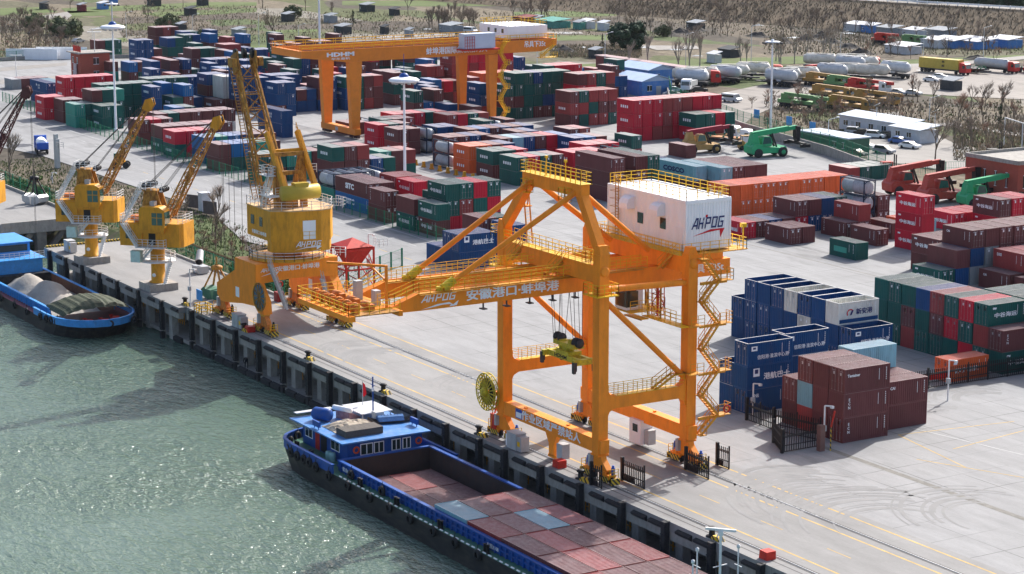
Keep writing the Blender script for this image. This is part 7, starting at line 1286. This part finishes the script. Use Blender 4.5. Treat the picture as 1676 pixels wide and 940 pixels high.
def grab(label, u, v, s, c1, c2):
    t = thing('grab_bucket', label, 'grab bucket', (0,0,0))
    b = MB(); [b.bar((x*1.5,y*.9,1.6),(x*.3,y*.2,4.3),.22) for x in (-1,1) for y in (-1,1)]; b.lathe([(.2,4.0),(.8,4.1),(.8,4.5),(.3,4.7)], (0,0,0), 10); b.bar((0,0,4.6),(0,0,5.8),.15); b.build('linkage', c2, t)
    for sg in (-1, 1): b = MB(); b.prism([(sg*.05,.1),(sg*.9,0),(sg*1.9,.5),(sg*2.0,1.3),(sg*1.5,1.7),(sg*1.2,1.4),(sg*.3,1.3)], 'y', -1.1, 1.1); b.build('shell', c1, t)
    t.location = at(u, v); t.scale = (s,)*3; t.rotation_euler = (0,0,R(25))
grab('dark steel grab bucket standing on the trestle pier',58,334,1.05,STL,BLK); grab('green grab bucket with orange arms on the quay before the portal crane',356,489,1.0,mat('dull_green_paint', (.05,.14,.09), .6, var=.2),OCR)
p = at(328,447); t = thing('mist_cannon', 'grey mist cannon on a box stand beside the old pier kerb', 'mist cannon', p); b = MB(); b.box(p.x-1.2,p.x+1.2,p.y-.8,p.y+.8,.1,1.1); b.build('stand', STL, t); b = MB(); b.tube(p+Vector((.5,-.4,1.7)), p+Vector((-1.2,.6,2.9)), .6, 14, .5); b.k = 1; b.tube(p+Vector((.52,-.41,1.69)), p+Vector((.45,-.37,1.74)), .48, 14); b.build('barrel', [GRY, BLK], t)
p = at(333,512); t = thing('guard_cage', 'small yellow railing cage on the quay edge', 'cage', p); b = MB(); b.rail([p+Vector((-1.2,-.8,0)),p+Vector((1.2,-.8,0)),p+Vector((1.2,.8,0)),p+Vector((-1.2,.8,0))],1.2,.8,.09,closed=True); b.build('railing', YEL, t)
p = at(327,506); b = MB(); b.bar((0,0,0),(0,0,2.2),.08); b.k = 1; b.box(-.9,.9,-.06,.06,1.2,2.6); tag(b.build('blue_sign', [STL, CYB], pos=p), 'blue notice sign beside the yellow railing cage', 'sign')
p = at(380,470); 
for u, v, l in ((432,474,'red life ring on a stand behind the portal crane legs'),): p = at(459,483); b = MB(); b.bar((0,0,0),(0,0,1.2),.1); b.lathe([(.3,-.08),(.42,-.08),(.42,.08),(.3,.08),(.3,-.08)], (0,0,1.5), 16, 'x'); tag(b.build('life_ring_stand', REDP, pos=p), l, 'life ring'); 
b = MB(); b.box(-.6,.6,-.5,.5,0,1.3); tag(b.build('hydrant_box', mat('dark_red_box', (.2,.02,.02), .6), pos=at(457,493)), 'dark red hydrant box behind the portal crane legs', 'box')
for i in range(18): x = -206 + i*3.1; b = MB(); b.box(-.45,.45,-.3,.3,0,.25); b.prism([(-.3,.25),(.3,.25),(.2,1.1),(-.2,1.1)], 'y', -.25, .25); tag(b.build('rail_post', OCH, pos=(x, 88.7 + .02*i, 0)), 'stubby ochre post in the line along the yard rail', 'post', 'stubby posts along the yard rail')
p = at(94,275); b = MB(); b.box(-.5,0.0,-.4,.4,0,6.5); b.box(.1,.6,-.4,.4,0,5.6); b.rail([(.6,-.4,4),(2.2,-.4,4),(2.2,.6,4)],1.1,.8,.07); tag(b.build('river_gauge', GRY, pos=p), 'pair of tall grey posts with a small gallery on the riverbank', 'post')
p = at(198,275); t = thing('wheel_loader', 'small dark tractor parked on the road above the riverbank', 'loader', (0,0,0)); b = MB(); b.box(-.9,.9,-1.5,.8,.6,1.5); b.k = 1; b.box(-.8,.8,-1.2,.5,1.5,2.9); b.build('body', [OCH, GLT], t); wheelset(t, (-.9,.9), (-1.1,1.1), .65, .4); t.location = p; t.rotation_euler = (0,0,R(-30))
p = at(1652,240); t = thing('goal_frame', 'white pole frame standing in the brush beside the brick building', 'frame', p); b = MB()
for u in (1643,1672,1700): q = at(u, 240+(u-1643)*.35); b.bar(q, q+_Z*6.0, .16)
b.bar(at(1643,240)+_Z*6, at(1700,260)+_Z*6, .16); b.build('poles', WHR, t)

# ---------------------------------------------------------------- the one person in view, bending on the lower landing
def person_mesh():
    J = [(0,0,.92),(0,.02,1.02),(0,.28,1.12),(0,.48,1.06),(0,.58,1.0),(0,.66,.93),(.1,0,.88),(.12,-.03,.48),(.13,.0,.06),(.13,.14,.03),(-.1,0,.88),(-.13,.05,.48),(-.15,.1,.06),(-.15,.24,.03),(.19,.46,1.06),(.22,.5,.76),(.18,.58,.50),(.16,.62,.42),(-.19,.46,1.06),(-.23,.54,.78),(-.16,.62,.54),(-.14,.66,.46)]
    E_ = [(0,1),(1,2),(2,3),(3,4),(4,5),(0,6),(6,7),(7,8),(8,9),(0,10),(10,11),(11,12),(12,13),(3,14),(14,15),(15,16),(16,17),(3,18),(18,19),(19,20),(20,21)]
    Rr = [.15,.15,.16,.14,.07,.11,.11,.075,.055,.05,.11,.075,.055,.05,.075,.055,.042,.04,.075,.055,.042,.04]
    me = bpy.data.meshes.new('person'); me.from_pydata(J, E_, []); o = bpy.data.objects.new('person', me); COL.objects.link(o); o.modifiers.new('skin', 'SKIN')
    for k, v in enumerate(me.skin_vertices[0].data): v.radius = (Rr[k],)*2; v.use_root = (k == 0)
    s = o.modifiers.new('smooth', 'SUBSURF'); s.levels = s.render_levels = 2; bpy.context.view_layer.update()
    m2 = bpy.data.meshes.new_from_object(o.evaluated_get(bpy.context.evaluated_depsgraph_get())); bpy.data.objects.remove(o); m2.materials.clear(); m2.materials.append(mat('dark_work_clothes', (.016,.016,.02), .85, var=.2)); return m2
pp = bpy.data.objects.new('person', person_mesh()); COL.objects.link(pp); tag(pp, 'person in dark clothes bending down on the lower landing of the quay', 'person'); q = at(399,604,-4.5); pp.location = (q.x, max(q.y,-2.2), -4.5); pp.rotation_euler = (0,0,R(75)); pp.scale = (1.12,)*3
hm = MB(); hm.lathe([(0,-.12),(.08,-.10),(.115,0),(.09,.09),(0,.13)], (0,.70,.90), 12); hm.k = 0; ho = hm.build('hair', BLK); ho.parent = pp
# ---------------------------------------------------------------- trees and plants
BARK = mat('grey_bark', (.15,.122,.095), .95, var=.3, scale=1.5, spec=.1); TWIG = mat('winter_twigs', (.27,.215,.17), .95, var=.3, scale=.4, spec=.1, rand=.22); TWGR = mat('reddish_twigs', (.31,.19,.14), .95, var=.3, scale=.4, spec=.1, rand=.2)
PALEB = mat('pale_poplar_bark', (.30,.27,.23), .9, var=.25, scale=1.5, spec=.1); LEAF = mat('dark_evergreen_leaf', (.022,.045,.022), .8, var=.45, scale=.5, spec=.2, rand=.2); BAMB = mat('olive_leaf', (.10,.115,.055), .8, var=.4, scale=.6, spec=.2, rand=.2); WEED = mat('bank_weed_leaf', (.075,.12,.035), .85, var=.4, scale=.6, spec=.1, rand=.2)
def bare_tree(seed, h, spread, bark, twig, n_twig=700, up=.6, levels=3):
    r = random.Random(seed); tb = MB(); tw = MB(); tips = []
    def grow(p, d, L, rad, lv):
        q = p + d*L; tb.bar(p, q, rad*2, a2=.62)
        if lv == 0: tips.append((p, q, d)); return
        for k in range(r.randint(3, 4) if lv > 1 else r.randint(3, 5)):
            a = r.uniform(0, 6.28); s = r.uniform(.35, .8)*spread; nd = (d*1.0 + Vector((math.cos(a)*s, math.sin(a)*s, up*r.uniform(-.1,.6)))).normalized(); grow(p.lerp(q, r.uniform(.55, 1.0)), nd, L*r.uniform(.55,.8), rad*.58, lv-1)
    grow(Vector(), Vector((r.uniform(-.06,.06), r.uniform(-.06,.06), 1)), h*.36, h*.013, levels)
    for k in range(n_twig):
        p, q, d = tips[r.randrange(len(tips))]; s = p.lerp(q, r.uniform(.2, 1.05)); nd = (d + Vector((r.uniform(-.9,.9), r.uniform(-.9,.9), r.uniform(-.35,.9)))).normalized(); L = h*r.uniform(.05,.13); sd = nd.cross(Vector((r.uniform(-1,1),r.uniform(-1,1),r.uniform(-1,1)))).normalized()*h*.0017
        tw.add([s-sd, s+sd, s+nd*L], [(0,1,2)])
    return tb.mesh('trunk', bark), tw.mesh('crown', twig)
def leafy(seed, h, rad, leaf, n=1800, shape='round'):
    r = random.Random(seed); tb = MB(); tb.tube((0,0,0),(0,0,h*.5),h*.03,7,h*.02); cw = MB(); cl = []
    for k in range(40):
        while True:
            v = Vector((r.uniform(-1,1),r.uniform(-1,1),r.uniform(-1,1)))
            if .35 < v.length < 1: break
        if shape == 'cone': z = r.random()**1.3; v = Vector((math.cos(k*2.4), math.sin(k*2.4), 0))*(1-z)*r.uniform(.4,1); v.z = z*2-1
        cl.append((Vector((v.x*rad, v.y*rad, h*.56+v.z*h*.42)), rad*r.uniform(.22,.42)*(1 if shape == 'round' else .7)))
    for c, cr in cl: tb.bar((0,0,h*.3), c, h*.012, a2=.4)
    for k in range(n):
        c, cr = cl[k % len(cl)]; v = Vector((r.gauss(0,1),r.gauss(0,1),r.gauss(0,1))).normalized(); p = c + v*cr*r.uniform(.6,1.05); a = v.cross(Vector((r.gauss(0,1),r.gauss(0,1),r.gauss(0,1)))).normalized()*cr*r.uniform(.2,.34); b_ = a.cross(v).normalized()*cr*r.uniform(.2,.34) + v*cr*r.uniform(-.15,.15); cw.add([p-a-b_, p+a-b_*.8, p+a*.9+b_, p-a*.8+b_], [(0,1,2,3)])
    return tb.mesh('trunk', BARK), cw.mesh('crown', leaf)
BT = [bare_tree(1,9,.9,BARK,TWIG), bare_tree(2,9,.7,BARK,TWIG,800), bare_tree(3,9,1.05,BARK,TWIG,650), bare_tree(4,9,.6,BARK,TWIG,550,.9)]
PT = [bare_tree(11,12,.45,PALEB,TWIG,420,.9), bare_tree(12,12,.38,PALEB,TWIG,380,1.0)]; RT = [bare_tree(21,7,.9,BARK,TWGR,1100), bare_tree(22,7,.8,BARK,TWGR,1000,.8)]
SB = [bare_tree(31,4,1.2,BARK,TWIG,600,.5,2), bare_tree(32,4,1.3,BARK,TWGR,600,.5,2)]
EV = [leafy(5,9,5,LEAF,2600), leafy(6,6,1.3,LEAF,700,'cone'), leafy(7,4,3,BAMB,1100), leafy(8,1.2,1.3,WEED,420)]
rt = random.Random(99)
def tree(ms, u, v, s, label, nm='bare_tree', cat='tree', grp=None, pos=None):
    p = pos or at(u, v, -.1); t = thing(nm, label, cat, p, grp); t.rotation_euler = (0,0,rt.uniform(0,6.28)); t.scale = (s,s,s*rt.uniform(.9,1.12))
    for m_ in ms: o = bpy.data.objects.new(m_.name.split('.')[0], m_); COL.objects.link(o); o.parent = t
def many(ms, px, s0, s1, label, grp, nm='bare_tree', cat='tree'):
    for u, v in px: tree(ms[rt.randrange(len(ms))], u, v, rt.uniform(s0, s1), label, nm, cat, grp)
def scat(n, box, sl=0.0): u0, u1, v0, v1 = box; return [(u, rt.uniform(v0, v1) + (u-u0)*sl) for u in (rt.uniform(u0, u1) for _ in range(n))]
tree(EV[0], 1029, 84, 1.0, 'round dark evergreen tree standing alone in the fields', 'evergreen_tree')
for u, v, s, l in ((578,42,1.0,'small dark conifer in the fields behind the gantry beam'),(1002,82,.9,'dark conifer beside the round evergreen'),(986,78,.7,'small conifer second from the round evergreen'),(1637,208,.8,'dark shrub beside the white pole frame')): tree(EV[1], u, v, s, l, 'conifer_tree')
tree(BT[0],447,68,1.35,'spreading bare tree at the end of the gantry beam','bare_tree'); tree(BT[2],1224,222,1.0,'bare tree beside the lamp mast at the wall') if False else None
tree(RT[0],1567,212,1.5,'bushy reddish bare tree behind the prefab office','bare_tree'); tree(BT[0],1530,268,1.25,'bare tree standing beside the grey wall by the mesh fence','bare_tree'); tree(BT[1],545,36,.9,'bare tree with a thick trunk on the skyline of the fields','bare_tree'); tree(BT[0],668,26,1.2,'bare tree among the skyline huts','bare_tree')
tree(BT[3],17,300,1.35,'large bare tree on the riverbank at the trestle pier','bare_tree'); tree(BT[1],352,400,1.25,'bare tree on the bank beside the portal crane','bare_tree'); tree(BT[0],1135,78,1.1,'bare tree in the fields beyond the tankers','bare_tree')
many(PT, [(1030,118),(1060,118),(1110,120),(1128,118),(1110+35,117),(1212,108),(1222,112),(1278,106),(1300,105),(1320,104),(1348,104),(1358,103),(1275,118),(1270,100)], .85, 1.15, 'slender pale bare poplar in the row behind the tanker trailers', 'poplars behind the tankers')
many(BT, scat(26,(700,780,42,50)) + scat(10,(840,905,28,40)), .75, 1.1, 'bare tree in the clump behind the yard gantry', 'bare trees behind the gantry')
many(BT, scat(26,(1000,1250,28,62)), .7, 1.1, 'bare tree in the brown thicket below the levee', 'bare trees below the levee'); many(BT, scat(34,(1250,1670,30,62),.05), .7, 1.15, 'bare tree in the grey thicket at the foot of the levee', 'bare trees at the levee foot')
many(BT + RT, scat(20,(1380,1676,78,100),.0), .55, .9, 'bare tree among the sheds beyond the lorry park', 'bare trees among the sheds'); many(RT + BT, scat(34,(1300,1676,160,200),.02), .6, 1.0, 'bare tree in the brush before the lorry park', 'bare trees before the lorry park')
many(BT + RT, scat(14,(1560,1676,205,262),.15), .6, .95, 'bare tree in the brush beside the brick building', 'bare trees by the brick building')
many(BT, scat(34,(0,110,40,92),-.1), .6, 1.05, 'grey bare tree in the thicket at the west end', 'bare trees at the west end'); many(BT, [(115,16),(137,14),(243,26),(242,40),(300,10),(500,18),(430,14),(424,6)], .7, 1.2, 'scattered bare tree in the western fields', 'scattered trees in the western fields')
many(SB, scat(40,(1230,1500,176,205),.02) + scat(14,(1250,1330,165,185)), .8, 1.3, 'leafless bush in the brush before the lorry park', 'leafless bushes by the lorry park', 'bare_bush', 'bush'); many(SB, scat(26,(10,120,68,92),-.1) + scat(12,(250,310,40,66)), .7, 1.2, 'leafless bush at the western field edge', 'leafless bushes in the west', 'bare_bush', 'bush')
many([EV[2]], [(55,48),(95,56),(108,58),(120,60),(270,46),(280,44)], .9, 1.3, 'olive green bush at the western field edge', 'olive bushes in the west', 'green_bush', 'bush'); many([EV[2]], [(480,30),(1085,60),(330,72)], .7, 1.0, 'olive green bush in the fields', 'olive bushes in the fields', 'green_bush', 'bush')
# riverbank: bushes, weeds
bk = lambda n, x0, x1, y0, y1: [Vector((rt.uniform(x0,x1), rt.uniform(y0,y1), 0)) for _ in range(n)]
def gz(p): return -.45 - .45*max(0,(18-p.y))/5 if p.y < 18 else -.12
for p in bk(64,-152,-92,14.5,25) + bk(16,-185,-155,18,28) + bk(12,-98,-84,14.5,20): p.z = gz(p); tree(SB[rt.randrange(2)], 0, 0, rt.uniform(.55,1.0), 'grey leafless bush on the riverbank behind the old pier', 'bare_bush', 'bush', 'leafless bushes on the riverbank', p)
for p in bk(16,-104,-82,14,17) + bk(12,-205,-150,14.5,20): p.z = gz(p); tree(EV[3], 0, 0, rt.uniform(.6,1.2), 'low green weed clump on the riverbank', 'weed_clump', 'weed', 'green weed clumps on the riverbank', p)
for p in [Vector((x, y, -.1)) for x, y in ((-150,27),(-140,24),(-128,23),(-134,19),(-120,21))]: tree(BT[rt.randrange(3)], 0, 0, rt.uniform(.5,.7), 'small bare tree on the riverbank behind the pedestal cranes', 'bare_tree', 'tree', 'small bare trees on the riverbank', p)
def tufts(name, mt, n, area, h, seed, zf, wd=.05):
    r = random.Random(seed); b = MB()
    for _ in range(n): x, y = area(r); z = zf(x, y); a = r.uniform(0, 6.28); hh = h*r.uniform(.4,1.3); lx, ly = math.cos(a)*wd*r.uniform(.6,1.6), math.sin(a)*wd*r.uniform(.6,1.6); t_ = (r.uniform(-.4,.4)*hh, r.uniform(-.4,.4)*hh); b.add([(x-lx,y-ly,z),(x+lx,y+ly,z),(x+t_[0],y+t_[1],z+hh)], [(0,1,2)])
    return tag(b.build(name, mt), kind='stuff')
tufts('bank_grass', GRASS, 9000, lambda r: (r.uniform(-230,-80), r.uniform(13.6,31)), .45, 4, lambda x, y: gz(Vector((x,y,0))) - .02, .09)
def pxa(u0,u1,v0,v1,sl=0):
    def f(r): u = r.uniform(u0,u1); p = at(u, r.uniform(v0,v1)+(u-u0)*sl, -.1); return p.x, p.y
    return f
def rough(r):
    return pxa(*r.choice(((840,1256,5,60),(0,130,30,95),(1256,1676,30,60,.06),(1250,1676,165,215),(900,1050,75,95),(1250,1676,60,90),(200,440,10,70),(440,840,20,64),(1560,1676,205,265))))(r)
tufts('dry_brush', mat('dry_reed', (.30,.235,.16), .95, var=.3, scale=.1, spec=.1), 16000, rough, 1.0, 6, lambda x, y: -.12, .16); tufts('rough_grass', GRASS, 8000, rough, .5, 8, lambda x, y: -.12, .2)
def lvz(p): return lvh*min(1, max(0, p/LW))
def onlv(r):
    k = r.randrange(1, 6); P, Q = LV[k], LV[k+1]; d = (Q-P).normalized(); n = Vector((-d.y,d.x,0)); n = n if n.y > 0 else -n; q = P.lerp(Q, r.random()); s = r.uniform(.5, LW-.5); onlv.z = lvz(s); q = q + n*s; return q.x, q.y
tufts('levee_grass', DRY, 14000, onlv, .9, 9, lambda x, y: onlv.z - .05, .2)
for i in range(110):
    k = 2 + i % 4; P, Q = LV[k], LV[k+1]; d = (Q-P).normalized(); n = Vector((-d.y,d.x,0)); n = n if n.y > 0 else -n; q = P.lerp(Q, rt.random()) + n*rt.uniform(LW+16, LW+50); q.z = 3.0; tree(EV[0] if i % 2 else EV[2], 0, 0, rt.uniform(1.0,1.7) if i % 2 else rt.uniform(2.0,3.0), 'dark green tree in the plantation behind the levee road', 'evergreen_tree', 'tree', 'plantation behind the levee road', q)
t = thing('guard_rail', 'long pale guard rail along the levee road', 'guard rail', LV[4] + _Z*lvh); b = MB(); pb = MB()
for P, Q in zip(LV[1:7], LV[2:8]):
    d = (Q-P).normalized(); n = Vector((-d.y,d.x,0)); n = n if n.y > 0 else -n; P2, Q2 = P+n*(LW+.4)+_Z*(lvh+.75), Q+n*(LW+.4)+_Z*(lvh+.75); b.bar(P2, Q2, .14, .45); L = (Q2-P2).length
    for i in range(int(L/4)): c = P2.lerp(Q2, i/int(L/4)); pb.bar(c-_Z*.75, c+_Z*.3, .25)
b.build('rail', WHT, t); pb.build('posts', WHT, t)
# litter and plastic sheets lying in the fields
LIT = mat('pale_plastic_sheet', (.48,.50,.50), .7, var=.3, scale=.4, rand=.2)
for i, (u, v, a, c) in enumerate(((1060,78,9,2.2),(1105,82,8,1.6),(925,55,7,1.4),(640,60,9,2),(690,58,6,1.5),(160,48,7,1.2),(260,66,5,1),(1140,92,6,1.2),(1170,96,5,1.2),(1330,88,5,2.2),(1390,55,6,2),(1505,116,4,1.5),(540,58,5,1.2),(345,70,5,1.6),(850,82,6,1.6),(1240,42,5,1.5),(955,78,5,1.6),(1300,62,8,2.5),(700,48,6,1.4),(380,72,5,1.2))):
    p = at(u, v, -.1); b = MB(); r = random.Random(i); k = 9; b.add([(0,0,.35)] + [(a*.5*r.uniform(.5,1)*math.cos(6.283*j/k), c*r.uniform(.5,1)*math.sin(6.283*j/k), .02) for j in range(k)], [(0,1+j,1+(j+1)%k) for j in range(k)]); o = tag(b.build('plastic_sheet', LIT, pos=p), 'pale plastic sheet lying in the fields', 'sheet', 'plastic sheets in the fields'); o.rotation_euler = (0,0,R(58))
for i, (u, v) in enumerate(((1320,66),(1345,62),(1360,70),(1390,78),(1280,70),(1410,88),(1240,60),(1095,58),(1115,54),(1140,50),(925,84),(1600,98))):
    p = at(u, v, -.1); b = MB(); r = random.Random(50+i); n = 9
    pts = [[(-5+10*j/(n-1), -3+6*k/(n-1), max(0, 1.9*math.exp(-((j-4)/2.4)**2-((k-4)/2.4)**2)*r.uniform(.6,1.3))-.05) for k in range(n)] for j in range(n)]; b.add([q for row in pts for q in row], [(j*n+k,(j+1)*n+k,(j+1)*n+k+1,j*n+k+1) for j in range(n-1) for k in range(n-1)]); tag(b.build('spoil_heap', mat('dark_spoil', (.06,.055,.05), .95, var=.5, scale=.8) if i == 0 else bpy.data.materials['dark_spoil'], pos=p), 'dark heap of spoil and rubble in the fields', 'heap', 'spoil heaps in the fields')
